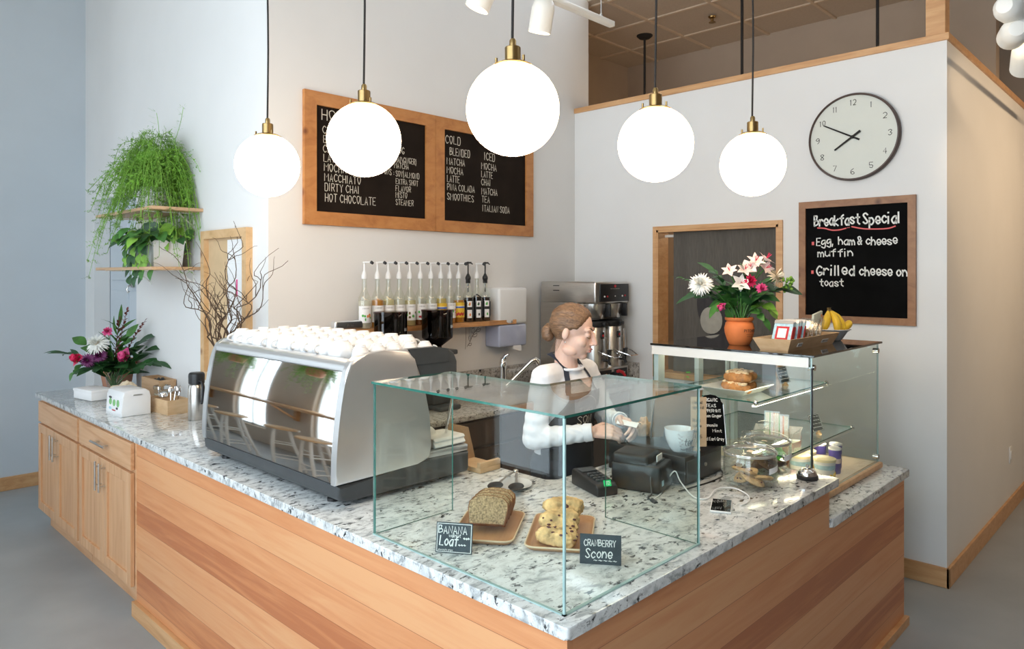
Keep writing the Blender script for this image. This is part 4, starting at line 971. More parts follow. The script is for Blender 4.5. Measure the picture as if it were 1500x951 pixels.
# ================================================================== PASTRY DISPLAY CASE
CX0, CX1, CY0, CY1, CB, CT = 1.735, 2.585, .105, .885, .80, 1.400
t = thing('display_case', 'glass pastry display case with black glass top on the lower granite ledge', 'display case', (2.15, .5, .77))
b = MB(); b.box(1.655, 2.605, .088, .895, .772, .802, .008); b.build('base', M['shelf_y'], t, world=True)
b = MB(); b.box(CX0 + .01, CX1 - .01, CY0 + .012, CY1 - .01, .8022, .8045); b.build('deck', mat('pale deck', (.66, .55, .42), .4), t, world=True)
pane('front_pane', CX0, CX1, CY0, CY0 + .006, CB + .003, CT - .002, edge='edge_l'); pane('left_pane', CX0, CX0 + .006, CY0 + .007, CY1, CB + .003, CT - .002, edge='edge'); pane('right_pane', CX1 - .006, CX1, CY0 + .007, CY1, CB + .003, CT - .002, edge='edge')
b = MB(); b.box(CX0 - .003, CX0 + .003, CY0 - .003, CY0 + .003, CB + .003, CT - .045); b.build('corner_seal', M['black'], t, world=True, smooth=False)
b = MB(); b.box(1.722, 2.606, .092, .895, CT, CT + .010, .002); b.build('top', M['tinted'], t, world=True, smooth=False)
b = MB(); b.box(CX0 - .007, CX0 - .001, CY0 + .012, CY1 + .004, CT - .044, CT - .001); b.box(CX0 + .007, CX0 + .02, CY0 + .012, CY1, CT - .03, CT - .001); b.build('top_rail', M['white_metal'], t, world=True, smooth=False)
M['alu_w'] = mat('pale aluminium', (.66, .76, .78), .35, .25, var=.02)
for x0, x1 in ((CX0 + .006, CX0 + .05), (CX0 + .40, CX0 + .45), (CX1 - .05, CX1 - .006)):
    b = MB(); b.box(x0, x1, CY1 - .025, CY1, CB + .004, CT - .002, .002); b.build('back_post', M['alu_w'], t, world=True, smooth=False)
for k, (x0, x1, y) in enumerate(((CX0 + .05, CX0 + .44, CY1 - .012), (CX0 + .42, CX1 - .05, CY1 + .004))):
    b = MB(); w_ = .035
    for a in ((x0, x0 + w_, CB + .01, CT - .01), (x1 - w_, x1, CB + .01, CT - .01), (x0 + w_, x1 - w_, CB + .01, CB + .03), (x0 + w_, x1 - w_, CT - .03, CT - .01)): b.box(a[0], a[1], y, y + .008, a[2], a[3])
    d = b.build('sliding_door', M['alu_w'], t, world=True, smooth=False)
    b = MB(); b.box(x0 + w_, x1 - w_, y + .002, y + .006, CB + .03, CT - .03); b.xform(ROOTM[t.name].inverted()); b.build('door_glass', M['pane'], d, smooth=False)
for nm, y0, z in (('upper', .352, 1.178), ('lower', .222, .960)):
    pane('glass_shelf', CX0 + .008, CX1 - .008, y0, CY1 - .03, z - .003, z + .003, edge='edge', m='pane_top')
    b = MB(); b.box(CX0 + .008, CX1 - .008, y0 + .002, y0 + .014, z - .016, z - .0035); b.build('shelf_rail', M['white_metal'], t, world=True, smooth=False)
    for x in (CX0 + .012, CX1 - .012):
        b = MB(); b.ell((x, y0 + .006, z - .002), (.010, .012, .012), 12, 8); b.build('shelf_clip', M['chrome'], t, world=True)
for x, y, z in ((CX0 + .02, CY0 + .005, CT - .045), (CX1 - .012, CY0 + .005, CT - .035), (CX1 - .012, CY0 + .005, CB + .03)):
    b = MB(); b.cyl((x, y - .010, z), (x, y + .016, z), .013, n=18); b.build('glass_clamp', M['chrome'], t, world=True)
# light strip (warm lamp of the case) above the bottom deck
M['strip'] = mat('warm case lamp', (.9, .85, .7), .3, emit=(1, .82, .58), es=16)
for y0, z in ((.362, 1.158), (.232, .940)):
    b = MB(); b.box(CX0 + .03, CX1 - .03, y0 + .008, y0 + .022, z - .004, z + .002); b.build('lamp_strip', M['strip'], t, world=True, smooth=False)
b = MB(); b.box(CX0 + .022, CX0 + .036, CY0 + .05, CY1 - .06, CT - .012, CT - .003); b.box(CX0 + .06, CX1 - .06, CY1 - .055, CY1 - .04, CT - .012, CT - .003); b.build('lamp_strip', M['strip'], t, world=True, smooth=False)

# ================================================================== CAKES AND SIGNS IN THE GLASS CORNER
Z = .92
M['tray_w'] = wood('bamboo tray', [(.40, .20, .09), (.52, .28, .13), (.58, .34, .17)], (4, 30, 30), .45)
M['tray_e'] = mat('pale tray edge', (.70, .55, .36), .5, var=.05)
def tray(loc, rz, L, W, label):
    t = thing('serving_tray', label, 'tray', loc, rz, 'wooden trays under the glass cover')
    P = rounded([(-L / 2, -W / 2), (L / 2, -W / 2), (L / 2, W / 2), (-L / 2, W / 2)], .035, 6)
    b = MB(); rr = []
    for s, z in ((.86, .0), (.90, .0), (.985, .010), (1.0, .016)): rr.append([(p[0] * s, p[1] * s if W > .1 else p[1], z) for p in P])
    b.rings(rr, True, True, False)
    b.mi = 0
    r2 = []
    for s, z in ((1.0, .016), (.975, .0165), (.90, .007), (.86, .0045)): r2.append([(p[0] * s, p[1] * s, z) for p in P])
    b.rings(r2, True, False, True)
    bmesh.ops.remove_doubles(b.b, verts=b.b.verts[:], dist=1e-5)
    b.build('dish', M['tray_w'], t, ang=50, rec=True)
    b = MB(); b.tube([(p[0] * .993, p[1] * .993, .0155) for p in P] + [(P[0][0] * .993, P[0][1] * .993, .0155)], .0028, 6); b.build('rim', M['tray_e'], t)
    return t
ta = math.atan2(.57, .82)
tray((.318, .592, Z), ta, .29, .20, 'wooden tray with slices of banana loaf, under the glass cover')
tray((.440, .388, Z), ta, .31, .20, 'wooden tray with three cranberry scones, under the glass cover')
M['loaf'] = mat('banana loaf crumb', (.40, .28, .15), .9, var=.55, scale=170, bump=.5)
M['loaf_c'] = mat('loaf crust', (.24, .095, .03), .8, var=.25, scale=30, bump=.3)
def slice_(loc, rz, tilt, label):
    t = thing('cake_slice', label, 'cake', loc, rz, 'slices of banana loaf')
    T = Matrix.Rotation(tilt, 4, 'Y')
    pr = [(-.058, 0), (.058, 0), (.066, .05), (.064, .072), (.045, .088), (.015, .094), (-.02, .092), (-.048, .086), (-.065, .070), (-.066, .05)]
    def ring(x, s): return [T @ V((x, p[0] * s, .047 + (p[1] - .047) * s)) for p in pr]
    b = MB(); b.rings([ring(-.011, .93), ring(-.011, 1), ring(.011, 1), ring(.011, .93)], True, False, False); b.build('crust', M['loaf_c'], t)
    b = MB(); b.rings([ring(-.0125, .90), ring(-.0115, .955), ring(.0115, .955), ring(.0125, .90)]); b.build('crumb', M['loaf'], t)
ca, sa = math.cos(ta), math.sin(ta)
for k, (d, tilt) in enumerate(((-.05, -.60), (-.012, -.70), (.03, -.80), (.072, -.92))):
    # slices lean back away from the viewer, tray length axis = local x
    slice_((.318 + ca * (d + .01), .592 + sa * (d + .01), Z + .018 + .009 * 1), ta, -tilt, f"slice of banana loaf, {ORD[k]} from the front of its leaning row")
M['scone'] = mat('baked scone', (.70, .47, .21), .85, var=.42, scale=30, bump=.8)
M['cran'] = mat('dark cranberry', (.10, .02, .018), .5)
def scone(loc, rz, tilt, seed, label):
    t = thing('scone', label, 'scone', loc, rz, 'cranberry scones')
    off = V((seed * 3.7, seed * 1.9, seed)); bm2 = bmesh.new(); bmesh.ops.create_icosphere(bm2, subdivisions=5, radius=1)
    T = Matrix.Rotation(tilt, 4, 'Y')
    for v in bm2.verts:
        a = math.atan2(v.co.y, v.co.x); k = 1 + .13 * math.cos(3 * a + seed) + .13 * mnoise.noise(v.co * 1.8 + off) + .09 * mnoise.noise(v.co * 4.5 + off) + .035 * mnoise.noise(v.co * 13 + off)
        zz = v.co.z; zz = math.copysign(abs(zz) ** .75, zz)
        v.co = V((v.co.x * .048 * k, v.co.y * .064 * k, max(zz * .026 * k, -.020) + .020))
    b = MB(); b.add(bm2, T); dn = b.build('dough', M['scone'], t, ang=70).name
    d_ = bpy.data.objects[dn].data; bv_ = BVHTree.FromPolygons([v.co.copy() for v in d_.vertices], [tuple(p.vertices) for p in d_.polygons])
    r = random.Random(seed); b = MB()
    for k in range(20):
        p = T @ V((r.uniform(-.045, .045), r.uniform(-.062, .062), .12)); hit = bv_.ray_cast(p, V((0, 0, -1)))
        if hit[0] is not None: b.ell(hit[0], (r.uniform(.0025, .0055), r.uniform(.003, .007), .003), 8, 6)
    b.build('cranberries', M['cran'], t)
for k, (d, z, ti, s) in enumerate(((-.085, .012, -.04, 1), (-.002, .034, -.50, 2), (.078, .052, -.60, 3))):
    scone((.44 + ca * d, .388 + sa * d, Z + z - .006), ta + .25 * (k - 1), ti, s, ['front scone lying flat on the wooden tray', 'middle scone leaning on the front one', 'rear scone, topmost of the pile'][k])
def sign(loc, dirx, W, H, lines, border, label, m='slate_b', lean=.18):
    """small easel card; dirx = writing direction on the stone"""
    dx = V((*dirx, 0)).normalized(); n = V((dx.y, -dx.x, 0))
    t = thing('price_card', label, 'sign', loc, 0, 'chalk cards under the glass cover')
    up = (V((0, 0, 1)) - n * lean).normalized(); nn = dx.cross(up)
    def P(u, v, o): return dx * (u - W / 2) + up * v + nn * o
    b = MB(); b.rings([[P(0, 0, 0), P(W, 0, 0), P(W, H, 0), P(0, H, 0)], [P(0, 0, .003), P(W, 0, .003), P(W, H, .003), P(0, H, .003)]]); b.build('card', M[m], t, smooth=False)
    b = MB(); q = .35 * W; b.rings([[P(q, .7 * H, -.001), P(W - q, .7 * H, -.001), V(P(W - q, 0, -.045)) * 1, V(P(q, 0, -.045))], [P(q, .7 * H, -.003), P(W - q, .7 * H, -.003), P(W - q, 0, -.047), P(q, 0, -.047)]]); b.build('stand', M['black'], t, smooth=False)
    b = MB()
    if border:
        e = .004
        for a, c in (((e, e), (W - e, e)), ((W - e, e), (W - e, H - e)), ((W - e, H - e), (e, H - e)), ((e, H - e), (e, e))): ribbon(b, [P(*a, .0034), P(*c, .0034)], .002, nn)
    for tx, u, v, h, wd, pen, sl in lines: write(b, tx, P(u, v, .0035), dx, up, h, wd, pen, .05, slant=sl)
    b.build('chalk_lettering', M['chalk'], t, rec=False)
    return t
sign((.104, .523, Z), (.545, -.838), .112, .088, [('BANANA', .008, .056, .021, .086, .12, 0), ('walnut', .040, .046, .010, .036, .15, .2), ('Loaf', .012, .022, .027, .055, .13, .3), ('chocolate chips', .008, .007, .005, .045, .14, 0), ("~~~", .070, .020, .010, .022, .25, 0), ("~~~", .085, .038, .012, .018, .25, 0)], True, 'black chalk card reading banana loaf, in front of the cake slices')
sign((.342, .160, Z), (.569, -.822), .118, .082, [('CRANBERRY', .012, .050, .017, .090, .13, 0), ('Scone', .016, .018, .025, .075, .12, .3), ('~~~~~', .040, .008, .006, .065, .3, 0)], False, 'blue grey chalk card reading cranberry scone, in front of the scones')
# plate with tongs
t = thing('small_plate', 'small white oval plate under the black tongs', 'plate', (.705, .865, Z))
MB().lathe([(.045, 0), (.05, 0), (.078, .012), (.082, .014), (.080, .016), (.05, .005), (.003, .0045)], n=36).build('dish', M['china'], t, ang=50)
t = thing('tongs', 'steel tongs with round black ends lying across the small white plate', 'tongs', (.70, .87, Z + .018))
u = V((.60, .40, 0)).normalized(); s = V((-u.y, u.x, 0))
for sg in (-1, 1):
    b = MB(); Q = [s * sg * .004 + u * .13, s * sg * .02 + u * .03 + V((0, 0, .004)), s * sg * .035 - u * .05 + V((0, 0, .002))]
    for a, c in zip(Q, Q[1:]):
        b.rings([[a + V((0, 0, h)) + s * w_ for h, w_ in ((.006, -.004), (.006, .004), (.008, .004), (.008, -.004))], [c + V((0, 0, h)) + s * w_ for h, w_ in ((.006, -.007), (.006, .007), (.008, .007), (.008, -.007))]])
    b.build('arm', M['steel'], t)
    b = MB(); Mx = Matrix.Rotation(math.atan2(u.y, u.x), 3, 'Z'); b.ell(s * sg * .04 - u * .085 + V((0, 0, .010)), (.045, .030, .008), 20, 8, Mx); b.build('head', M['black'], t)
b = MB(); b.ell(u * .133 + V((0, 0, .008)), (.012, .012, .008), 12, 8); b.build('hinge', M['steel'], t)

# ================================================================== TILL AREA
t = crd = thing('card_reader', 'black card reader with a green lit badge near the glass corner', 'card reader', (.905, .615, Z), math.atan2(-.14, -.055) + PI / 2)
b = MB(); b.prism([(-.10, 0), (.10, 0), (.10, .055), (.085, .065), (-.085, .045), (-.10, .03)], 'y', -.045, .045); bmesh.ops.bevel(b.b, geom=b.b.edges[:], offset=.006, segments=3, affect='EDGES', profile=.5)
b.xform(Matrix.Rotation(PI / 2, 4, 'Z')); b.build('body', M['black'], t, ang=40)
b = MB(); b.box(-.033, .033, .03, .085, .058, .064, .002, M=Matrix.Rotation(.0, 4, 'X')); b.build('screen', M['dgrey'], t)
b = MB()
for i in range(4):
    for j in range(3): b.box(-.026 + .019 * j, -.012 + .019 * j, -.065 + .02 * i, -.051 + .02 * i, .044 + .004 * i, .0545 + .003 * i, .002)
b.build('keys', M['dgrey'], t)
n = V((-.42, -.80, .42)).normalized()
dx = V((.80, -.42, 0)).normalized()
dx = (dx - n * dx.dot(n)).normalized(); up = n.cross(dx)
c0 = V((.872, .526, Z + .048))
def gp(u, v, o=0): return c0 + dx * u + up * v + n * o
b = MB(); b.rings([[gp(-.014, -.011, -.006), gp(.014, -.011, -.006), gp(.014, .011, -.006), gp(-.014, .011, -.006)], [gp(-.014, -.011), gp(.014, -.011), gp(.014, .011), gp(-.014, .011)]]); bdg = b.build('green_badge', M['green_led'], crd, world=True, smooth=False)
b = MB(); write(b, 'TD', gp(-.008, -.006, .0006), dx, up, .012, .016, .18, 0); b.xform(ROOTM[crd.name].inverted()); b.build('lettering', M['paper'], bdg, rec=False)
t = thing('receipt_printer', 'dark grey receipt printer standing on the right counter behind the glass', 'printer', (1.06, .50, Z), .25)
b = MB(); b.box(-.075, .075, -.10, .10, 0, .105, .012, seg=3); b.box(-.072, .072, -.05, .097, .09, .14, .014, seg=3); b.build('body', M['black'], t)
b = MB(); b.box(-.055, .055, -.075, -.06, .10, .112, .003); b.build('slot', M['dgrey'], t); b = MB(); b.box(-.03, .03, -.072, -.0685, .10, .135); b.build('receipt', M['paper'], t)
b = MB(); b.box(-.06, -.04, -.1015, -.098, .03, .05); b.build('button', M['sky_print'], t)
t = thing('cash_drawer', 'black cash drawer on the right counter, beside the glass jars', 'cash drawer', (1.29, .55, Z))
b = MB(); b.box(-.11, .185, -.17, .20, .004, .112, .005); b.build('body', M['black'], t); b = MB(); b.box(-.10, .175, -.1735, -.169, .012, .095, .002); d = b.build('drawer_front', M['dgrey'], t); b = MB(); b.cyl((.04, -.1735, .06), (.04, -.178, .06), .008, n=12); b.build('lock', M['steel'], d)
for x in (-.09, .165):
    for y in (-.15, .18): b = MB(); b.cyl((x, y, 0), (x, y, .005), .01, n=10); b.build('foot', M['black'], t)
t = thing('tablet_stand', 'brown tablet on a stand with a pale metal edge, behind the hanging white cup', 'tablet', (1.425, .58, Z + .112))
Mx = Matrix.Rotation(-.70, 4, 'Z') @ Matrix.Rotation(.28, 4, 'X')
b = MB(); b.box(-.105, .105, -.006, .006, .015, .235, .004, M=Mx); b.build('tablet', M['kraft_t'] if 'kraft_t' in M else mat('brown tablet back', (.33, .19, .10), .5, var=.1, scale=6), t)
b = MB(); b.box(-.108, -.104, -.008, .008, .013, .237, M=Mx); b.box(-.108, .108, -.008, .008, .235, .239, M=Mx); b.build('bezel', M['silver'], t)
b = MB(); b.prism([(-.07, 0), (.03, 0), (.005, .06), (-.02, .06)], 'x', -.05, .05); b.xform(Matrix.Rotation(-.70, 4, 'Z')); b.build('stand', M['dgrey'], t)
# white tea cup on the drawer corner
t = thing('tea_cup', 'white tea cup with black lettering standing on the black cash drawer', 'cup', (1.262, .455, Z + .1125))
b = MB(); b.lathe([(.022, 0), (.028, 0), (.030, .004), (.045, .022), (.056, .055), (.060, .088), (.0605, .092), (.0585, .092), (.054, .055), (.043, .025), (.027, .009), (.003, .008)], n=40); b.build('bowl', M['china'], t, ang=50)
b = MB()
def cf(u, v, z0=.045, a0=None):
    if u is None: return V((-.6, -.8, 0))
    z = .030 + v; r = .0308 + (.0452 - .0308) * min(max((z - .004) / .018, 0), 1) + (.0565 - .0452) * min(max((z - .022) / .033, 0), 1) + .0045 * min(max((z - .055) / .035, 0), 1)
    a = -2.36 + .15 + u / .055
    return V((math.cos(a) * (r + .0012), math.sin(a) * (r + .0012), z))
write(b, 'tea', (0, 0, 0), (1, 0, 0), (0, 0, 1), .030, .045, .10, .02, fn=cf)
def cf2(u, v):
    return cf(None, None) if u is None else cf(u - .012, v - .022)
write(b, 'house', (0, 0, 0), (1, 0, 0), (0, 0, 1), .014, .042, .12, .02, fn=cf2)
for k in range(7):
    P = [cf(-.018 + .001 * k + .004 * (j if k % 2 else -j), .045 - .008 * k + .002 * j) for j in range(3)]; ribbon(b, P, .0016, V((-.6, -.8, 0)))
b.build('lettering', M['ink'], t, rec=False)
# paper bag held down on the printer
def crumple(name, label, cat, loc, r, m, seed, sc=(1, 1, 1)):
    t = thing(name, label, cat, loc); b = MB(); bm2 = bmesh.new(); bmesh.ops.create_icosphere(bm2, subdivisions=4, radius=1)
    rr = random.Random(seed); off = V((rr.random() * 9, rr.random() * 9, rr.random() * 9))
    for v in bm2.verts:
        k = 1 + .34 * mnoise.noise(v.co * 2.2 + off) + .16 * abs(mnoise.noise(v.co * 5 + off))
        v.co = V((v.co.x * r * sc[0] * k, v.co.y * r * sc[1] * k, max(v.co.z * r * sc[2] * k, -r * sc[2] * .55)))
    zmin = min(v.co.z for v in bm2.verts)
    for v in bm2.verts: v.co.z -= zmin
    b.add(bm2); b.build('paper', m, t, smooth=True, ang=18); return t
crumple('paper_bag', 'crumpled brown paper bag on the cash drawer, behind the receipt printer', 'bag', (1.40, .715, Z + .1125), .036, M['kraft'], 4, (.9, .9, 1.3))
# card clips on the drawer
def clip_stand(loc, label, cat='card holder'):
    t = thing('card_holder', label, cat, loc, 0, 'turned wooden card holders'); b = MB(); b.lathe([(.016, 0), (.016, .006), (.012, .010), (.008, .018), (.011, .024), (.007, .032), (.003, .034)], n=16); b.build('peg', M['ply'], t); return t
def note(loc, dirx, W, H, m, lines, pen_m, label, arch=False, lean=.12, frame=None):
    dx = V((*dirx, 0)).normalized(); n = V((dx.y, -dx.x, 0)); up = (V((0, 0, 1)) - n * lean).normalized(); nn = dx.cross(up)
    t = thing('menu_card', label, 'sign', loc)
    def P(u, v, o=0): return dx * (u - W / 2) + up * v + nn * o
    poly = [(0, 0), (W, 0)] + ([(W, H * .82), (W * .93, H * .86), (W * .90, H * .92), (W * .72, H * .98), (W * .5, H), (W * .28, H * .98), (W * .10, H * .92), (W * .07, H * .86), (0, H * .82)] if arch else [(W, H), (0, H)])
    b = MB(); b.rings([[P(*p, -.0015) for p in poly], [P(*p, .0015) for p in poly]]); b.build('card', m, t, smooth=False)
    if frame:
        b = MB(); b.tube([P(W, H * .80), P(W, 0)], .0022, 6); b.tube([P(0, H * .80), P(0, 0)], .0022, 6); b.build('edge', frame, t)
    b = MB()
    for tx, u, v, h, wd in lines: write(b, tx, P(u * W, v * H, .002), dx, up, h, wd * W, .15, .05)
    b.build('lettering', pen_m, t, rec=False); return t
clip_stand((1.315, .362 + .045, Z + .1125), 'turned wooden peg holding up the tall brown paper card')
note((1.315, .36 + .045 - .008, Z + .1125 + .018), (.62, -.78), .062, .20, M['kraft'], [('Limited', .12, .86, .012, .6), ('special', .15, .76, .012, .7), ('Black', .12, .50, .012, .5), ('latte', .12, .39, .012, .55), ('tea', .12, .28, .012, .3), ('4.95', .2, .17, .012, .5)], M['ink'], 'tall brown paper card with black handwriting on a wooden peg', lean=.03)
note((1.435, .395, Z + .1125), (.66, -.75), .105, .215, M['slate'], [('ORGANIC', .22, .86, .014, .56), ('TEAS', .3, .75, .013, .4), ('PEPPERMINT', .12, .65, .012, .76), ('Lemon Ginger', .1, .55, .012, .8), ('Chamomile', .1, .37, .012, .6), ('Mint', .5, .26, .012, .35), ('Red Earl Grey', .08, .10, .013, .84)], M['chalk'], 'arched black chalkboard listing teas, leaning behind the glass cookie jars', arch=True, lean=.35, frame=M['silver'])

# ================================================================== COOKIE JARS, BELL, PHONE
def jar(x, y, label):
    t = thing('cookie_jar', label, 'jar', (x, y, Z), 0, 'glass cookie jars')
    b = MB(); b.lathe([(.088, 0), (.098, .003), (.1015, .015), (.1015, .105), (.099, .117), (.095, .124), (.095, .131)], n=48, cap1=False); b.lathe([(.095, .016), (.0985, .030), (.0985, .104), (.096, .116)], n=48, cap0=True, cap1=False); b.build('bowl', M['jar'], t, ang=50)
    b = MB(); b.lathe([(.094, .1315), (.103, .1315), (.105, .136), (.102, .142), (.088, .152), (.055, .166), (.022, .172), (.016, .176), (.016, .181), (.029, .188), (.032, .198), (.030, .209), (.02, .213), (.003, .213)], n=40); b.build('lid', M['jar'], t, ang=50)
    b = MB(); b.tube([(.0995 * math.cos(2 * PI * k / 40), .0995 * math.sin(2 * PI * k / 40), .1335) for k in range(41)], .0035, 6); b.tube([(.097 * math.cos(2 * PI * k / 40), .097 * math.sin(2 * PI * k / 40), .128) for k in range(41)], .003, 6); b.build('rim', mat('thick glass rim', (.62, .60, .54), .08, .6, var=.1, coat=.5), t)
    b = MB(); b.grid(lambda u, v: V((.1025 * math.cos(-1.95 + .75 * u), .1025 * math.sin(-1.95 + .75 * u), .066 + .022 * v + .006 * u)), 10, 1); lb = b.build('label', M['paper'], t, rec=False)
    return t
jar(1.372, .205, 'front glass cookie jar with pale cookies, left of the brass bell')
jar(1.600, .245, 'rear glass cookie jar with dark cookies, behind the front jar')
M['cookie'] = mat('pale cookie', (.55, .38, .18), .9, var=.25, scale=40, bump=.4); M['cookie_d'] = mat('dark cookie', (.10, .05, .025), .9, var=.4, scale=40, bump=.4)
def cookie(loc, rx, rz, m, label, r=.052):
    t = thing('cookie', label, 'cookie', loc, 0, 'cookies in the glass jars')
    b = MB(); T = (Matrix.Rotation(rz, 4, 'Z') @ Matrix.Rotation(rx, 4, 'X'))
    b.lathe([(.003, -.008), (r * .8, -.007), (r, 0), (r * .85, .007), (r * .5, .010), (.003, .011)], n=26, M=T); b.build('dough', m, t, ang=60)
    b = MB(); rr = random.Random(label)
    for k in range(9):
        a = rr.uniform(0, 6.28); q = rr.uniform(.1, .8); b.ell(T @ V((r * q * math.cos(a), r * q * math.sin(a), .010)), .0035, 8, 5)
    b.build('chips', M['cran'], t)
for k, (dx_, dy, dz, rx, rz) in enumerate(((-.035, -.03, .034, .45, .3), (.03, -.045, .030, .3, 2.2), (.02, .035, .032, .5, 4.0), (-.025, .02, .056, .35, 1.2))):
    cookie((1.372 + .7 * dx_, .205 + .7 * dy, Z + dz), rx, rz, M['cookie'], f"pale cookie in the front glass jar, {['near left', 'near right', 'far right', 'topmost'][k]} of the four")
for k, (dx_, dy, dz, rx, rz) in enumerate(((-.035, -.03, .034, .4, .3), (.032, -.04, .034, .4, 2.2), (.02, .03, .034, .5, 4.0), (-.01, -.01, .06, .3, 1.2))):
    cookie((1.600 + .7 * dx_, .245 + .7 * dy, Z + dz), rx, rz, M['cookie_d'], f"dark cookie in the rear glass jar, {['near left', 'near right', 'far right', 'topmost'][k]} of the four")
t = thing('service_bell', 'chrome service bell with black base at the end of the upper granite', 'bell', (1.618, .078, Z))
MB().lathe([(.040, 0), (.042, .003), (.042, .014), (.038, .017)], n=32).build('base', M['black'], t)
MB().lathe([(.037, .017), (.037, .020), (.033, .032), (.022, .041), (.008, .044), (.004, .044)], n=32).build('dome', M['chrome'], t)
MB().lathe([(.004, .043), (.004, .05), (.007, .052), (.007, .056), (.003, .058)], n=16).build('button', M['chrome'], t)
t = thing('phone', 'black phone with white edge lying on the granite, plugged to a white cable', 'phone', (1.045, .155, Z), -.78)
b = MB(); b.box(-.036, .036, -.07, .07, 0, .008, .003); b.xform(Matrix.Rotation(-.35, 4, 'Z')); b.build('case', M['white'], t); b = MB(); b.box(-.033, .033, -.066, .066, .0078, .009); b.xform(Matrix.Rotation(-.35, 4, 'Z')); b.build('screen', M['tinted'], t, smooth=False)
b = MB()
pts = [(.935, .372, Z + .004), (1.02, .39, Z + .004), (1.10, .42, Z + .02), (1.135, .40, Z + .065), (1.13, .37, Z + .03), (1.07, .28, Z + .006), (1.09, .235, Z + .005), (1.20, .255, Z + .012), (1.255, .215, Z + .012), (1.235, .15, Z + .005), (1.17, .112, Z + .004), (1.10, .108, Z + .004)]
b.tube(crom([V(p) for p in pts], 6), .0026, 8); o = b.build('charging_cable', M['white']); tag(o, 'white charging cable looping over the granite to the phone', 'cable')
b = MB(); pts = [(.93, .37, Z + .004), (.95, .40, Z + .004), (.99, .41, Z + .006), (1.0, .42, Z + .05), (1.01, .425, Z + .08)]; b.tube(crom([V(p) for p in pts], 6), .003, 8); b.cyl((.92, .345, Z + .001), (.93, .37, Z + .006), .008, n=10)
o = b.build('printer_cable', M['dgrey']); tag(o, 'dark grey cable running from the stone up to the receipt printer', 'cable')
b = MB(); pts = [(1.10, .36, Z + .003), (1.17, .35, Z + .003), (1.30, .335, Z + .003), (1.42, .345, Z + .003), (1.50, .40, Z + .003)]; b.tube(crom([V(p) for p in pts], 6), .003, 8)
o = b.build('black_cable', M['black']); tag(o, 'black cable lying on the granite in front of the cash drawer', 'cable')

# ================================================================== INSIDE THE DISPLAY CASE
def plate_sq(loc, rz, L, W, H, label):
    t = thing('serving_dish', label, 'plate', loc, rz); b = MB()
    def R(s, z): return [(sx * L / 2 * s, sy * W / 2 * s, z + (.006 if (sx, sy) else 0)) for sx, sy in ((-1, -1), (0, -.96), (1, -1), (1.0, 0), (1, 1), (0, .96), (-1, 1), (-1.0, 0))]
    b.rings([R(.6, -.006), R(.66, -.006), R(1, H - .004), R(1.01, H), R(.98, H), R(.64, 0), R(.58, 0)]); b.build('dish', M['china'], t, ang=30); return t
S1, S2 = 1.178 + .003, .960 + .003
plate_sq((1.93, .545, S1), .0, .30, .24, .03, 'white rectangular dish with nut covered pastries on the upper glass shelf')
def pastry(loc, rz, seed, label, L=.11):
    t = thing('pastry', label, 'pastry', loc, rz, 'nut covered pastries on the upper glass shelf'); r = random.Random(seed); b = MB()
    for k in range(9):
        u = -1 + 2 * k / 8; b.ell((u * L / 2, .012 * (1 - u * u), .026), (.016, .030 * (1 - .35 * u * u), .028 * (1 - .3 * u * u)), 12, 8)
    remesh(b, .0045, 2).build('dough', M['crust'], t, ang=60)
    b = MB()
    for k in range(16): b.ell((r.uniform(-.045, .045), r.uniform(-.02, .025), .050 + r.uniform(-.004, .003)), (r.uniform(.006, .011), r.uniform(.006, .011), .004), 8, 5)
    for k in range(6): b.ell((-.04 + .016 * k, r.uniform(-.008, .012), .047), (.013, .018, .007), 10, 6)
    b.build('glaze', M['sugar'], t)
for k, (x, y, z, rz) in enumerate(((1.86, .50, .006, 1.45), (1.915, .545, .006, 1.45), (1.97, .53, .006, 1.5), (2.02, .55, .006, 1.4), (1.895, .52, .052, 1.5), (1.95, .54, .052, 1.55), (2.0, .54, .052, 1.5))):
    pastry((x, y, S1 + z), rz, k, f"nut covered pastry on the white dish, {ORD[k] if k < 4 else ORD[k - 4]} from the left in the {'lower' if k < 4 else 'upper'} layer")
def small_sign(loc, dirx, label, W=.055, H=.085):
    t = thing('shelf_card', label, 'sign', loc, 0, 'chalk cards on the glass shelves'); dx = V((*dirx, 0)).normalized(); n = V((dx.y, -dx.x, 0)); up = (V((0, 0, 1)) - n * .3 + dx * -.25).normalized(); dx = (dx - up * dx.dot(up)).normalized(); nn = dx.cross(up)
    def P(u, v, o=0): return dx * (u - W / 2) + up * v + nn * o + V((0, 0, .014))
    b = MB(); b.rings([[P(0, 0, -.002), P(W, 0, -.002), P(W, H, -.002), P(0, H, -.002)], [P(0, 0), P(W, 0), P(W, H), P(0, H)]]); b.build('card', M['slate_b'], t, smooth=False)
    b = MB()
    for k in range(4): write(b, ['~~~', '~~~~', '~~~', '~~~~~'][k], P(.008, H * (.8 - .2 * k), .0006), dx, up, .009, W * .72, .2, .05)
    for a, c in (((.003, .003), (W - .003, .003)), ((W - .003, .003), (W - .003, H - .003)), ((W - .003, H - .003), (.003, H - .003)), ((.003, H - .003), (.003, .003))): ribbon(b, [P(*a, .0006), P(*c, .0006)], .0015, nn)
    b.build('chalk_lettering', M['chalk'], t, rec=False)
    b = MB(); b.lathe([(.014, 0), (.014, .006), (.007, .014), (.005, .018), (.002, .019)], n=14); b.build('peg', M['ply'], t)
small_sign((2.30, .46, S1), (.62, -.78), 'small chalk card beside the pastries on the upper glass shelf')
small_sign((2.28, .285, S2), (.62, -.78), 'small chalk card beside the sandwich on the lower glass shelf')
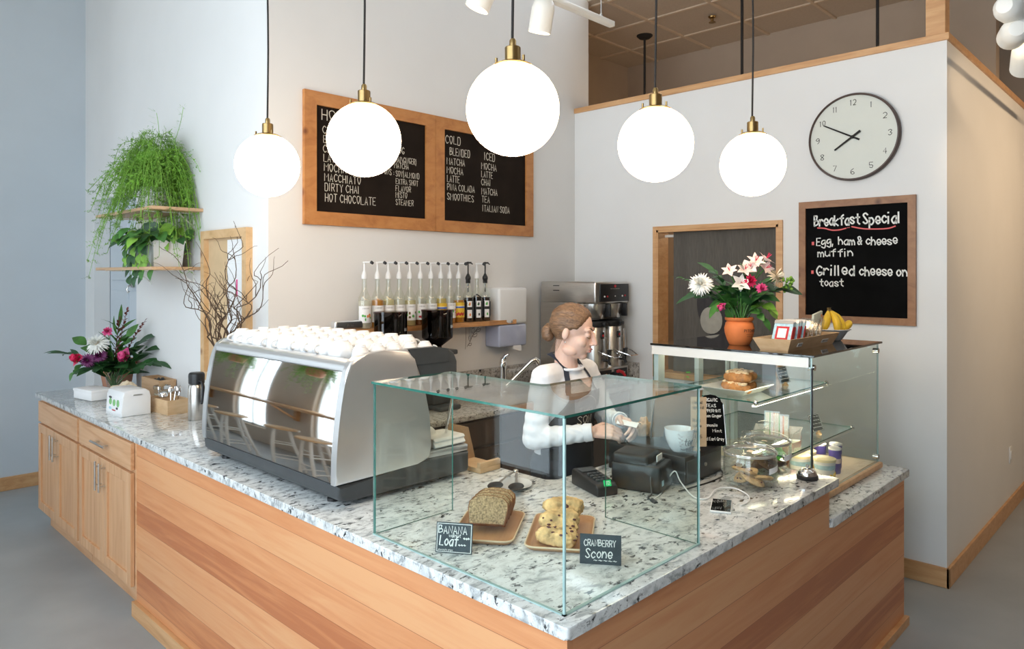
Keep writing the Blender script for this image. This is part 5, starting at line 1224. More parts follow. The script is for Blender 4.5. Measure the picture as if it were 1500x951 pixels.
t = note((1.80, .70, S1 + .012), (.62, -.78), .085, .10, M['jar'], [('~~', .1, .72, .02, .22), ('~', .1, .5, .02, .18)], M['green'], 'clear acrylic card with a green mark on the upper glass shelf, behind the pastries', lean=.05)
b = MB(); b.lathe([(.016, -.012), (.016, -.005), (.008, .004), (.005, .010), (.002, .011)], n=14); b.build('peg', M['ply'], t)
plate_sq((2.06, .40, S2), .35, .30, .22, .026, 'white dish with a wrapped sandwich on the lower glass shelf')
M['bread'] = mat('white sandwich bread', (.78, .66, .50), .9, var=.08, scale=50, bump=.2); M['wrap'] = glass('clear food wrap', (.96, .95, .92), .12, .6, .12)
for k, (dx_, dy, lb) in enumerate(((-.025, -.035, 'front half of the cut sandwich on the lower glass shelf'), (.02, .03, 'rear half of the cut sandwich on the lower glass shelf'))):
    t = thing('sandwich', lb, 'sandwich', (2.06 + dx_, .40 + dy, S2 + .001), .35)
    for i, (m, y0, y1) in enumerate((('bread', -.032, -.014), ('orange', -.014, -.008), ('petal_p', -.008, .004), ('leaf_l', .004, .009), ('bread', .009, .028))):
        b = MB(); b.prism([(-.085, .0), (.085, .0), (-.065, .125)], 'y', y0, y1); b.build(['bread_slice', 'cheese', 'ham', 'lettuce', 'bread_slice'][i], M[m], t, smooth=False)
    b = MB(); b.prism([(-.092, .0), (.094, .0), (.07, .03), (-.062, .134), (-.07, .134)], 'y', -.037, .033); b.build('wrap', M['wrap'], t)
DK = .8047
def tub(x, y, label):
    t = thing('yogurt_tub', label, 'tub', (x, y, DK), 0, 'yogurt tubs on the floor of the case'); MB().lathe([(.037, 0), (.040, .003), (.047, .088), (.047, .092)], n=28).build('pot', M['paper'], t)
    MB().lathe([(.050, .090), (.050, .101), (.046, .103), (.003, .103)], n=28).build('lid', mat('cream lid', (.82, .72, .45), .4), t)
    b = MB(); b.lathe([(.0445, .055), (.0462, .075)], n=28, cap0=False, cap1=False); b.build('blue_band', M['sky_print'], t)
    b = MB(); 
    for a, z, r in ((-1.6, .03, .010), (-1.2, .035, .009), (-2.1, .028, .009)): b.ell((.0425 * math.cos(a), .0425 * math.sin(a), z), (r, r * .6, r), 10, 6)
    b.build('printed_fruit', M['yellow'], t)
tub(2.06, .175, 'yogurt tub with cream lid at the front left of the case floor'); tub(2.15, .30, 'yogurt tub with cream lid, second row of the case floor'); tub(2.05, .285, 'yogurt tub with cream lid behind the front left tub')
def can(x, y, label):
    t = thing('drink_cup', label, 'drink', (x, y, DK), 0, 'violet topped drinks on the floor of the case'); b = MB()
    b.mi = 0; b.lathe([(.024, 0), (.026, .004), (.027, .05)], n=24, cap1=False); b.mi = 1; b.lathe([(.027, .05), (.0272, .072)], n=24, cap0=False, cap1=False); b.mi = 0; b.lathe([(.0272, .072), (.028, .112)], n=24, cap0=False); b.build('body', [M['purple'], M['petal_p']], t)
    MB().lathe([(.029, .112), (.029, .120), (.026, .122), (.003, .122)], n=24).build('lid', M['paper'], t)
can(2.215, .185, 'violet drink cup with white lid, nearest the yogurt tub'); can(2.31, .215, 'violet drink cup with white lid, farthest right'); can(2.255, .27, 'violet drink cup with white lid, behind the other two')
t = thing('juice_bottle', 'green juice bottle on the case floor behind the bell', 'bottle', (1.99, .36, DK))
MB().lathe([(.03, 0), (.033, .005), (.033, .10), (.015, .125), (.015, .14)], n=22).build('body', M['green'], t); MB().lathe([(.018, .138), (.018, .158), (.003, .16)], n=18).build('cap', M['leaf_l'], t); MB().lathe([(.0335, .03), (.0335, .075)], n=22, cap0=False, cap1=False).build('label', M['petal_c'], t)
t = dup(t, (1.92, .41, DK), None, 'green juice bottle standing left of the other green bottle')
for k, (x, y, m) in enumerate(((2.10, .42, 'orange'), (2.19, .42, 'orange'), (2.29, .40, 'red'))):
    t = thing('snack_pack', f"{'orange' if m == 'orange' else 'red'} snack pack on the case floor, {['left', 'middle', 'right'][k]} of the three at the back", 'snack', (x, y, DK), .3); b = MB(); b.box(-.038, .038, -.02, .02, 0, .12 + .01 * k, .008); b.build('pack', M[m], t); b = MB(); b.box(-.025, .025, -.0215, -.0195, .03, .08); b.build('label', M['paper'], t)

# ================================================================== ON TOP OF THE CASE
TZ = CT + .010
t = thing('snack_tray', 'flared light wood tray full of snack bars on the black glass top', 'tray', (2.045, .292, TZ))
def R4(L, W, z, x0=0): return [(-L / 2, -W / 2, z), (L / 2, -W / 2, z), (L / 2, W / 2, z), (-L / 2, W / 2, z)]
b = MB(); b.rings([R4(.52, .125, 0), R4(.575, .175, .056), R4(.563, .163, .056), R4(.51, .115, .006)], True, True, True); b.build('box', M['ply'], t, smooth=False)
for x, tx in ((-.16, 'BARS 3.50'), (.13, 'COOKIES 2.50')):
    n = V((0, -.056, -.025)).normalized(); up = V((0, -.025, .056)).normalized()
    def P(u, v, o): return V((x + u, -.0742, .026)) + up * v + n * (-o if 0 else o)
    w_ = .05 if x < 0 else .075
    b = MB(); b.rings([[P(-w_ / 2, -.009, 0), P(w_ / 2, -.009, 0), P(w_ / 2, .009, 0), P(-w_ / 2, .009, 0)], [P(-w_ / 2, -.009, .0015), P(w_ / 2, -.009, .0015), P(w_ / 2, .009, .0015), P(-w_ / 2, .009, .0015)]]); lb = b.build('label', M['paper'], t, smooth=False)
    b = MB(); write(b, tx, P(-w_ / 2 + .005, -.004, .002), (1, 0, 0), up, .008, w_ - .010, .16, 0); b.build('lettering', M['ink'], lb, rec=False)
def bar(x, y, lean, rz, kind, label):
    t = thing('snack_bar', label, 'snack', (x, y, TZ + .010), rz, 'snack bars in the wooden tray'); T = Matrix.Rotation(lean, 4, 'Y')
    if kind == 'bar':
        b = MB(); b.box(-.007, .007, -.045, .045, 0, .125, .003, M=T); b.build('wrapper', M['sky_print'], t)
        b = MB(); b.box(-.0078, -.0068, -.03, .03, .035, .10, M=T); b.build('red_print', M['red'], t); b = MB(); b.box(-.0084, -.0076, -.02, .02, .045, .09, M=T); b.build('white_print', M['paper'], t)
        b = MB(); b.box(-.0085, -.006, -.045, .045, .113, .128, M=T); b.build('crimp', M['steel'], t); b = MB(); b.box(-.0086, -.0066, -.04, .0, .01, .03, M=T); b.build('blue_print', M['blue'], t)
        b = MB(); b.box(-.006, .007, -.0468, -.0445, .03, .10, M=T); b.build('side_print', M['red'], t)
    else:
        b = MB(); b.box(-.012, .012, -.055, .055, 0, .13, .008, M=T); b.build('bag', M['wrap2'], t)
        b = MB(); r = random.Random(label)
        for k in range(22): b.ell(T @ V((r.uniform(-.006, .006), r.uniform(-.042, .042), r.uniform(.012, .085))), (.007, .012, .010), 8, 6)
        b.build('contents', M[kind], t); b = MB(); b.box(-.0132, -.0122, -.035, .02, .045, .08, M=T); b.build('sticker', M['paper'], t)
M['wrap2'] = glass('clear snack bag', (.92, .92, .90), .16, .5, .15)
for k in range(5): bar(1.845 + .034 * k, .292 + .006 * (k % 2), .42, .06 * (k % 3 - 1), 'bar', f"blue and red wrapped snack bar in the wooden tray, {ORD[k]} from the left")
for k, m in enumerate(('crust', 'sugar', 'kraft', 'sugar')): bar(2.03 + .050 * k, .295, .50, .05, m, f"clear bag of snacks in the wooden tray, {ORD[k]} from the left")
t = thing('greeting_packet', 'printed packet with flowers standing at the right end of the snack tray', 'snack', (2.235, .285, TZ + .008), .02)
T = Matrix.Rotation(.12, 4, 'X') @ Matrix.Rotation(-.14, 4, 'Y')
b = MB(); b.box(-.055, .055, -.006, .006, 0, .15, .004, M=T); b.build('packet', mat('pale green packet', (.60, .62, .50), .4, var=.12, scale=30), t); b = MB(); b.box(-.035, .02, -.0075, -.0055, .03, .065, M=T); b.build('sticker', M['paper'], t)
b = MB(); r = random.Random(2)
for k in range(7): b.ell(T @ V((r.uniform(-.045, .045), -.0062, r.uniform(.015, .135))), (.009, .0016, .009), 10, 5)
b.build('printed_flowers', [M['orange']], t)
# bananas in a white bowl
t = thing('fruit_bowl', 'white bowl of bananas at the back of the black glass top', 'bowl', (2.495, .305, TZ)); MB().lathe([(.045, 0), (.05, .003), (.078, .045), (.092, .055), (.096, .058), (.094, .060), (.076, .05), (.045, .008), (.003, .007)], n=36).build('dish', M['china'], t, ang=50)
def banana(a, lean, r, label, base, top):
    t = thing('banana', label, 'banana', base, 0, 'bananas in the white bowl'); p0 = V((0, 0, 0)); p2 = V(top) - V(base); d = V((math.cos(a), math.sin(a), 0)); p1 = (p0 + p2) / 2 + d * .045 + V((0, 0, -.005))
    pts = [(p0 * (1 - k / 12) ** 2 + p1 * 2 * (k / 12) * (1 - k / 12) + p2 * (k / 12) ** 2) for k in range(13)]
    b = MB(); b.tube(pts[:12], [.006, .012, .0165, .019, .020, .020, .0195, .019, .018, .0155, .011, .007], 9); b.build('peel', M['banana'], t, ang=60)
    b = MB(); b.tube([pts[11], pts[12], pts[12] + V((0, 0, .010))], [.0065, .006, .007], 8); b.ell(pts[0], (.006, .006, .005), 8, 5); b.build('stem', M['banana_tip'], t)
bx_, by_ = 2.495, .305
for k, (a, bx, by, bz) in enumerate(((-2.6, -.055, .02, .05), (-1.9, -.02, -.035, .042), (-1.2, .02, -.045, .042), (-.4, .055, -.02, .05))):
    banana(a, 0, 0, f"banana in the bunch, {ORD[k]} from the left, hanging from the common stalk", (bx_ + bx, by_ + by, TZ + bz), (bx_ - .01 + .006 * k, by_ + .01, TZ + .158))
banana(-1.0, 0, 0, 'banana lying at the right rim of the white bowl, dark tip outward', (bx_ + .10, by_ - .05, TZ + .095), (bx_ - .01, by_ - .03, TZ + .062))

# ================================================================== FAR END OF THE WORKTOP
t = thing('napkin_dispenser', 'white napkin dispenser with a picture of green trees on its front', 'napkin dispenser', (.185, 3.55, Z))
prof = [(-.085, .0), (.08, .0), (.08, .11), (.072, .137), (.05, .152), (-.045, .152), (-.068, .142), (-.079, .118), (-.085, .02)]
b = MB(); b.prism(prof, 'y', -.118, .118)
bmesh.ops.bevel(b.b, geom=[e for e in b.b.edges if abs(e.verts[0].co.y - e.verts[1].co.y) < 1e-6], offset=.006, segments=3, affect='EDGES', profile=.5)
NR = Matrix.Rotation(math.radians(3), 4, 'Z'); b.xform(NR); b.build('body', M['white'], t, ang=40)
fr = V((-.085, 0, .018)); tp = V((-.079, 0, .118)); upv = (tp - fr).normalized(); nv = V((-1, 0, .06)).normalized()
def NP(u, v, o): return NR @ (fr + V((0, -u, 0)) + upv * v + nv * o)
b = MB(); b.rings([[NP(-.10, 0, -.003), NP(.10, 0, -.003), NP(.10, .092, -.003), NP(-.10, .092, -.003)], [NP(-.10, 0, .001), NP(.10, 0, .001), NP(.10, .092, .001), NP(-.10, .092, .001)]]); pc = b.build('picture', M['paper'], t, smooth=False)
b = MB()
for mi, u, v, ru, rv in ((0, -.052, .058, .022, .019), (0, .004, .055, .022, .020), (0, .060, .056, .021, .022), (1, -.05, .020, .020, .008), (2, .05, .026, .016, .007), (3, .005, .012, .030, .004), (4, -.055, .083, .024, .007)):
    b.mi = mi; b._f([b.b.verts.new(NP(u + ru * math.cos(2 * PI * k / 16), v + rv * math.sin(2 * PI * k / 16), .0016 + .0002 * mi)) for k in range(16)])
b.build('printed_trees', [mat('soft green print', (.22, .48, .18), .6, var=.15), M['sky_print'], M['dgrey'], M['red'], M['dgrey']], pc, rec=False)
b = MB(); b.box(-.02, .03, -.121, -.117, .118, .124); b.xform(NR); b.build('latch', M['steel'], t)
t = thing('cake_box', 'low white paper box beside the napkin dispenser at the far end', 'box', (.20, 4.28, Z), math.radians(10))
b = MB(); b.box(-.07, .07, -.12, .12, 0, .062, .004); b.build('box', M['paper'], t); b = MB(); b.box(-.073, .073, -.123, .123, .05, .068, .003); b.build('lid', M['paper'], t)
crumple('paper_bag', 'crumpled cream paper bag lying behind the napkin dispenser', 'bag', (.30, 3.93, Z), .085, M['cream_paper'], 11, (1.0, 1.6, .95))
t = thing('glass_jar', 'clear glass jar with chrome rim in front of the wooden crate', 'jar', (.485, 3.85, Z))
b = MB(); b.lathe([(.045, 0), (.05, .004), (.05, .095), (.047, .1), (.044, .1), (.046, .09), (.046, .01), (.003, .006)], n=32); b.build('bowl', M['jar'], t, ang=50); b = MB(); b.lathe([(.0505, .078), (.0525, .08), (.0525, .098), (.0505, .1)], n=32, cap0=False, cap1=False); b.build('rim', M['chrome'], t); b = MB(); r = random.Random(8)
for k in range(26): b.box(-.004, .004, -.016, .016, -.003, .003, M=Matrix.Translation((r.uniform(-.028, .028), r.uniform(-.028, .028), r.uniform(.015, .06))) @ Matrix.Rotation(r.uniform(0, 3), 4, 'Z') @ Matrix.Rotation(r.uniform(-.5, .5), 4, 'X'))
b.build('sachets', M['chalk_dim'], t, smooth=False)
t = thing('wooden_crate', 'grey brown wooden crate against the wall behind the glass jar', 'crate', (.535, 4.05, Z))
b = MB()
for a in ((-.055, .055, -.16, -.15), (-.055, .055, .15, .16), (-.055, -.045, -.15, .15), (.045, .055, -.15, .15)): b.box(a[0], a[1], a[2], a[3], 0, .125)
b.box(-.05, .05, -.15, .15, 0, .01); b.build('crate', M['shelf_y'], t, smooth=False)
crumple('foil_pack', 'small crumpled black and white pack lying in the wooden crate', 'pack', (.535, 4.05, Z + .0105), .045, M['dgrey'], 9, (1, 1.4, 1.6))
t = thing('utensil_box', 'open light plywood box with spoons beside the steel flask', 'box', (.372, 3.43, Z), math.radians(4))
b = MB()
for a in ((-.065, .065, -.125, -.118), (-.065, .065, .118, .125), (-.065, -.058, -.118, .118), (.058, .065, -.118, .118), (-.058, .058, -.003, .003)): b.box(a[0], a[1], a[2], a[3], 0, .085)
b.box(-.06, .06, -.12, .12, 0, .006); b.build('box', M['ply'], t, smooth=False)
for k, (x, y, a) in enumerate(((.0, -.06, .5), (.025, -.04, -.4), (-.02, -.08, 1.2))):
    t = thing('spoon', f"steel spoon standing in the plywood box, {['middle', 'right', 'left'][k]} of three", 'spoon', (.372 + x, 3.43 + y, Z + .008), a, 'spoons in the plywood box'); b = MB(); b.tube([(0, 0, 0), (.01, 0, .06), (.022, 0, .115)], [.0045, .003, .004], 8); b.build('handle', M['chrome'], t); b = MB(); b.ell((.026, 0, .128), (.006, .016, .022), 14, 8); b.build('bowl', M['chrome'], t)
t = thing('sugar_shaker', 'small chrome topped shaker in the plywood box', 'shaker', (.365, 3.50, Z + .0065)); b = MB(); b.lathe([(.024, 0), (.026, .003), (.026, .075)], n=24); b.build('glass', M['jar'], t); b = MB(); b.lathe([(.027, .075), (.027, .085), (.018, .10), (.004, .104)], n=24); b.build('lid', M['chrome'], t)
t = thing('vacuum_flask', 'steel vacuum flask with black lid and handle, left of the espresso machine', 'flask', (.392, 3.075, Z))
MB().lathe([(.044, 0), (.046, .003), (.046, .175), (.043, .195), (.034, .205)], n=36).build('body', M['steel'], t); MB().lathe([(.036, .203), (.043, .206), (.044, .25), (.042, .262), (.036, .268), (.003, .27)], n=32).build('lid', M['black'], t)
b = MB(); b.tube([(.0, -.042, .225), (.005, -.065, .222), (.008, -.070, .19), (.008, -.066, .12), (.005, -.055, .095)], [.009, .009, .009, .009, .008], 10); b.build('handle', M['black'], t)

# ================================================================== PLANTS AND FLOWERS
def petals(mb, c, d, n, L, W, cone, bend=.3, jit=.12, rr=random, tip=1.0):
    c = V(c); d = V(d).normalized(); u = d.orthogonal().normalized(); w_ = d.cross(u)
    for k in range(n):
        a = 2 * PI * (k + rr.uniform(-jit, jit)) / n; rad = u * math.cos(a) + w_ * math.sin(a); cn = cone + rr.uniform(-jit, jit)
        pd = rad * math.sin(cn) + d * math.cos(cn); mb.leaf(c, pd, d, L * rr.uniform(.88, 1.08), W, -bend if cn < 1 else bend, 4, .2, tip)
def flower(kind, base, at, face, m, label, size=1.0, group=None, cat='flower'):
    base = V(base); at = V(at) + V((-.030, -.030, .012)) * (1.6 if base.y > 3 else 1); face = V(face).normalized()
    t = thing({'mum': 'chrysanthemum', 'rose': 'rose', 'lily': 'alstroemeria', 'carn': 'carnation'}[kind], label, cat, base, 0, group)
    rel = at - base; b = MB(); mid = rel * .55 + V((0, 0, .05))
    b.tube([V((0, 0, 0)), mid * .5 + V((0, 0, .02)), mid, rel - face * .01], [.0035, .003, .0028, .0028], 7); b.build('stem', M['leaf_m'], t)
    b = MB(); r = random.Random(label); s = size
    if kind == 'mum':
        for L, n, cone in ((.055, 26, 1.75), (.055, 26, 1.45), (.05, 24, 1.15), (.043, 20, .85), (.034, 16, .55), (.022, 9, .25)): petals(b, rel, face, n, L * s, .010 * s, cone, .35, .2, r, .8)
        b.build('petals', m, t); b = MB(); b.ell(rel + face * .008, .009 * s, 10, 6); b.build('centre', M['petal_c'], t)
    elif kind == 'rose':
        for L, n, cone, W in ((.038, 5, .95, .046), (.040, 5, .72, .046), (.040, 5, .52, .042), (.038, 4, .34, .036), (.034, 3, .18, .026)): petals(b, rel - face * .012 * s, face, n, L * s, W * s, cone, .55, .1, r, .5)
        b.ell(rel + face * .018 * s, (.013 * s, .013 * s, .018 * s), 10, 8); b.build('petals', m, t)
        b = MB(); petals(b, rel, face, 5, .026 * s, .008 * s, 1.3, .3, .1, r); b.build('sepals', M['leaf_m'], t)
    elif kind == 'lily':
        petals(b, rel - face * .010, face, 6, .045 * s, .026 * s, .85, -.3, .08, r, .72); b.build('petals', m, t)
        b = MB()
        for k in range(5):
            a = 2 * PI * k / 5; u = face.orthogonal().normalized(); w_ = face.cross(u); b.tube([rel, rel + face * .03 * s + (u * math.cos(a) + w_ * math.sin(a)) * .008 * s], .0011, 5)
        b.build('stamens', M['petal_r'], t)
    else:
        for L, n, cone in ((.030, 12, 1.4), (.030, 12, 1.0), (.027, 10, .65), (.022, 8, .3)): petals(b, rel, face, n, L * s, .017 * s, cone, .3, .3, r, .6)
        b.build('petals', m, t); b = MB(); b.tube([rel - face * .022 * s, rel - face * .002], [.006 * s, .009 * s], 8); b.build('calyx', M['leaf_m'], t)
    return t
def spray(base, dirs, m, label, L=.09, W=.04, n=7, group='leafy stems', name='leafy_spray', stemm='leaf_m', bend=.35, up=.05, tip=1.0):
    """one leafy stem: a curved stem with leaves in two rows"""
    base = V(base); end = V(dirs); r = random.Random(label); t = thing(name, label, 'greenery', base, 0, group); rel = end - base
    pts = [rel * k / 10 + V((0, 0, up * math.sin(PI * k / 10 * .9))) for k in range(11)]
    b = MB(); b.tube(pts, [.003 - .0018 * k / 10 for k in range(11)], 6); b.build('stem', M[stemm], t)
    b = MB()
    for k in range(n):
        f = .30 + .70 * k / max(n - 1, 1); i = min(int(f * 10), 9); p = pts[i] + (pts[i + 1] - pts[i]) * (f * 10 - i); d = (pts[i + 1] - pts[i]).normalized(); sd = d.cross(V((0, 0, 1))); sd = sd.normalized() if sd.length > .1 else d.orthogonal().normalized()
        sgn = 1 if k % 2 else -1; ld = d * .75 + sd * sgn * r.uniform(.5, .9) + V((0, 0, r.uniform(-.2, .4))) if k < n - 1 else d
        b.leaf(p, ld, V((r.uniform(-.9, .1), r.uniform(-.9, .1), 1)), L * r.uniform(.75, 1.1) * (1 if k < n - 1 else 1.1), W * r.uniform(.8, 1.1), bend, 6, .18, tip)
    b.build('leaves', M[m], t); return t
# ---- terracotta pot on the display case
PC = V((1.945, .535, TZ))
t = thing('terracotta_pot', 'orange terracotta pot with dark lettering on the black glass top', 'flower pot', PC)
MB().lathe([(.044, 0), (.047, .002), (.058, .025), (.068, .06), (.070, .082), (.064, .106), (.058, .113), (.063, .118), (.067, .122), (.067, .132), (.062, .133), (.057, .118), (.060, .10), (.050, .03), (.003, .01)], n=44).build('pot', M['terracotta'], t, ang=50)
b = MB()
def pf(u, v):
    if u is None: return V((-.5, -.86, 0))
    z = .066 + v; rr_ = .0695 if z > .06 else .0685 - (.06 - z) * .27; a = -2.35 + u / .0695; return V((rr_ * math.cos(a) * 1.006, rr_ * math.sin(a) * 1.006, z))
write(b, 'PITCHER', (0, 0, 0), (1, 0, 0), (0, 0, 1), .012, .068, .17, 0, fn=lambda u, v: pf(u + .0, v) if u is not None else pf(None, None))
write(b, '~~~~~~', (0, 0, 0), (1, 0, 0), (0, 0, 1), .005, .045, .2, 0, fn=lambda u, v: pf(u + .012, v - .014) if u is not None else pf(None, None)); write(b, '~~~~', (0, 0, 0), (1, 0, 0), (0, 0, 1), .005, .032, .2, 0, fn=lambda u, v: pf(u + .018, v - .024) if u is not None else pf(None, None))
b.build('lettering', M['ink'], t, rec=False)
b = MB(); b.lathe([(.059, .105), (.003, .107)], n=24); b.build('soil', M['banana_tip'], t)
VF = V((-.70, -.68, .2))  # towards the viewer
pb = lambda a, r=.02: PC + V((r * math.cos(a), r * math.sin(a), .108))
GT = 'flowers in the terracotta pot'
flower('mum', pb(2.4), (1.80, .675, 1.693), VF + V((-.3, .3, .2)), M['petal_w'], 'large white chrysanthemum at the left of the terracotta pot bouquet', 1.06, GT)
flower('mum', pb(5.6), (2.05, .415, 1.728), V((.3, -.9, .5)), M['petal_c'], 'cream chrysanthemum turned right, below the pale alstroemerias', .95, GT)
for k, (p, fc, lb) in enumerate((((1.895, .575, 1.755), (-.6, -.2, .6), 'pale pink alstroemeria, leftmost of its kind'), ((1.948, .522, 1.762), (-.6, -.6, .6), 'pale pink alstroemeria with red streaks, second from the left'), ((1.985, .487, 1.802), (-.5, -.5, .7), 'pale pink alstroemeria, left of the top cluster'), ((2.02, .452, 1.768), (-.3, -.9, .4), 'pale pink alstroemeria, lowest of the top cluster'), ((2.018, .45, 1.812), (.2, -.6, .8), 'pale pink alstroemeria, topmost and right of the cluster'), ((1.968, .503, 1.775), (-.9, -.3, .4), 'pale pink alstroemeria inside the top cluster'))):
    flower('lily', pb(k), p, fc, M['petal_p'], lb, 1.05, GT)
flower('lily', pb(4), (1.93, .535, 1.697), VF, M['petal_w'], 'open white blossom in the middle of the terracotta pot bouquet', 1.15, GT)
flower('carn', pb(4.4), (1.962, .503, 1.707), VF, M['petal_r'], 'crimson pink carnation in the middle of the terracotta pot bouquet', 1.1, GT); flower('carn', pb(5), (2.0, .465, 1.67), VF, M['petal_k'], 'hot pink carnation right of the crimson one', .95, GT)
flower('rose', pb(3.4), (1.855, .60, 1.585), V((-.6, -.4, -.4)), M['petal_k'], 'drooping magenta bloom low on the left of the terracotta pot', .75, GT)
t = thing('berry_sprig', 'bright green berry sprig at the right tip of the terracotta pot bouquet', 'greenery', pb(5.5), 0, 'leafy stems in the terracotta pot'); rel = V((2.095, .362, 1.70)) - pb(5.5)
b = MB(); b.tube([V((0, 0, 0)), rel * .5 + V((0, 0, .04)), rel], .0025, 6); b.build('stem', M['leaf_m'], t); b = MB(); r = random.Random(6)
for k in range(26): b.ell(rel + V((r.uniform(-.022, .024), r.uniform(-.024, .022), r.uniform(-.035, .035))), .0075, 8, 6)
b.build('berries', M['leaf_l'], t)
SP = [((1.735, .745, 1.722), 'leaf_d', .045, .010, 14, 'dark fern frond reaching far left behind the white chrysanthemum'), ((1.83, .68, 1.635), 'leaf_d', .10, .050, 6, 'dark leafy stem below the white chrysanthemum'), ((1.87, .62, 1.74), 'leaf_d', .085, .04, 7, 'dark leafy stem behind the left alstroemeria'), ((1.885, .60, 1.665), 'leaf_m', .09, .045, 7, 'leafy stem left of the white blossom'), ((1.93, .53, 1.65), 'leaf_d', .09, .055, 7, 'broad dark leaves in the middle of the terracotta pot bouquet'), ((1.97, .50, 1.74), 'leaf_m', .08, .035, 7, 'leafy stem under the top alstroemerias'), ((2.03, .44, 1.695), 'leaf_m', .085, .04, 7, 'leafy stem below the cream chrysanthemum'), ((2.075, .385, 1.66), 'leaf_d', .10, .065, 6, 'broad dark leaves at the right of the terracotta pot bouquet'), ((1.99, .46, 1.625), 'leaf_d', .10, .055, 6, 'dark leaves right of the pot rim'), ((2.01, .42, 1.57), 'leaf_l', .075, .05, 7, 'yellowish green leaves drooping over the snack tray'), ((1.985, .44, 1.53), 'leaf_m', .07, .035, 8, 'small drooping leaves at the right of the pot'), ((1.87, .59, 1.60), 'leaf_m', .09, .045, 5, 'grey green leaves hanging left of the pot'), ((1.915, .555, 1.59), 'leaf_m', .08, .045, 6, 'leaves just above the pot rim')]
for k, (p, m, L, W, n, lb) in enumerate(SP): spray(pb(k * 1.3, .025), p, m, lb, L * 1.0, W * 1.15, int(n * 1.3), 'leafy stems in the terracotta pot', 'fern_frond' if 'fern' in lb else 'leafy_spray')
# ---- glass vase bouquet at the far left
VC = V((.40, 4.52, Z))
t = thing('glass_vase', 'small clear tapered glass vase with flowers at the far end of the worktop', 'vase', VC)
MB().lathe([(.034, 0), (.038, .003), (.062, .135), (.065, .14), (.062, .14), (.036, .012), (.003, .008)], n=32).build('vase', M['jar'], t, ang=50); MB().lathe([(.034, .011), (.050, .08), (.003, .081)], n=28).build('water', M['jar'], t)
t = thing('terracotta_planter', 'faded terracotta planter behind the glass vase', 'flower pot', (.47, 4.68, Z))
MB().lathe([(.085, 0), (.09, .003), (.118, .165), (.128, .168), (.13, .20), (.122, .205), (.115, .17), (.003, .165)], n=36).build('pot', M['terracotta_old'], t, ang=50)
spray((.44, 4.60, Z + .17), (.20, 4.72, 1.02), 'leaf_m', 'trailing stem with pale rosette leaves hanging left of the planter', .06, .05, 9, 'greenery in the far bouquet', up=.10)
vb = lambda a, r=.015: VC + V((r * math.cos(a), r * math.sin(a), .03))
GV = 'flowers in the glass vase'
VL = V((-.62, -.75, .15))
flower('carn', vb(0), (.385, 4.50, 1.33), VL + V((0, 0, .4)), M['petal_k'], 'small pink carnation at the top of the far left bouquet', 1.2, GV)
flower('mum', vb(1), (.325, 4.53, 1.245), VL + V((-.2, .2, .5)), M['petal_w'], 'large white chrysanthemum in the far left bouquet', 1.45, GV)
flower('rose', vb(2), (.225, 4.62, 1.145), V((-.9, -.2, .3)), M['petal_r'], 'crimson rose at the left of the far bouquet', 1.5, GV); flower('rose', vb(3), (.455, 4.40, 1.155), VL + V((0, 0, .3)), M['petal_k'], 'large pink rose at the right of the far bouquet', 1.75, GV)
flower('mum', vb(4), (.275, 4.55, 1.135), VL, M['petal_v'], 'purple chrysanthemum, left of the two in the far bouquet', .95, GV); flower('mum', vb(5), (.335, 4.50, 1.165), VL, M['petal_v'], 'purple chrysanthemum, right of the two in the far bouquet', .9, GV)
SV = [((.14, 4.72, 1.18), 'leaf_d', .13, .025, 10, 'dark pointed leaves reaching left of the far bouquet'), ((.25, 4.62, 1.235), 'leaf_m', .12, .075, 4, 'round green leaf behind the crimson rose'), ((.42, 4.48, 1.36), 'leaf_m', .16, .022, 9, 'upright grassy leaves in the far bouquet'), ((.46, 4.44, 1.28), 'leaf_m', .12, .05, 6, 'upright green leaves right of the pink carnation'), ((.51, 4.38, 1.235), 'leaf_d', .15, .08, 5, 'broad dark leaf above the pink rose'), ((.53, 4.30, 1.19), 'leaf_d', .14, .06, 6, 'dark leafy stem right of the pink rose'), ((.53, 4.14, 1.125), 'leaf_d', .14, .05, 7, 'long dark leaves reaching right of the far bouquet'), ((.40, 4.42, 1.10), 'leaf_d', .15, .085, 5, 'broad dark leaves below the pink rose'), ((.33, 4.47, 1.09), 'leaf_d', .15, .08, 5, 'broad dark leaves below the purple blooms'), ((.26, 4.57, 1.07), 'leaf_d', .11, .06, 5, 'dark leaves hanging over the vase rim'), ((.44, 4.46, 1.15), 'leaf_m', .12, .055, 7, 'mid green leaves behind the pink rose'), ((.36, 4.53, 1.19), 'leaf_d', .11, .05, 7, 'dark leaves between the blooms of the far bouquet')]
for k, (p, m, L, W, n, lb) in enumerate(SV): spray(vb(k), p, m, lb, L * 1.0, W * 1.25, int(n * 1.3), 'greenery in the far bouquet')
for p, lb in (((.46, 4.44, 1.475), 'burgundy leaved twig, tallest in the far bouquet'), ((.54, 4.33, 1.40), 'burgundy leaved twig leaning right in the far bouquet'), ((.42, 4.47, 1.41), 'burgundy leaved twig left of the tallest one')): spray(vb(2), p, 'red_leaf', lb, .032, .016, 22, 'burgundy twigs in the far bouquet', 'leafy_twig', 'red_leaf', .1)
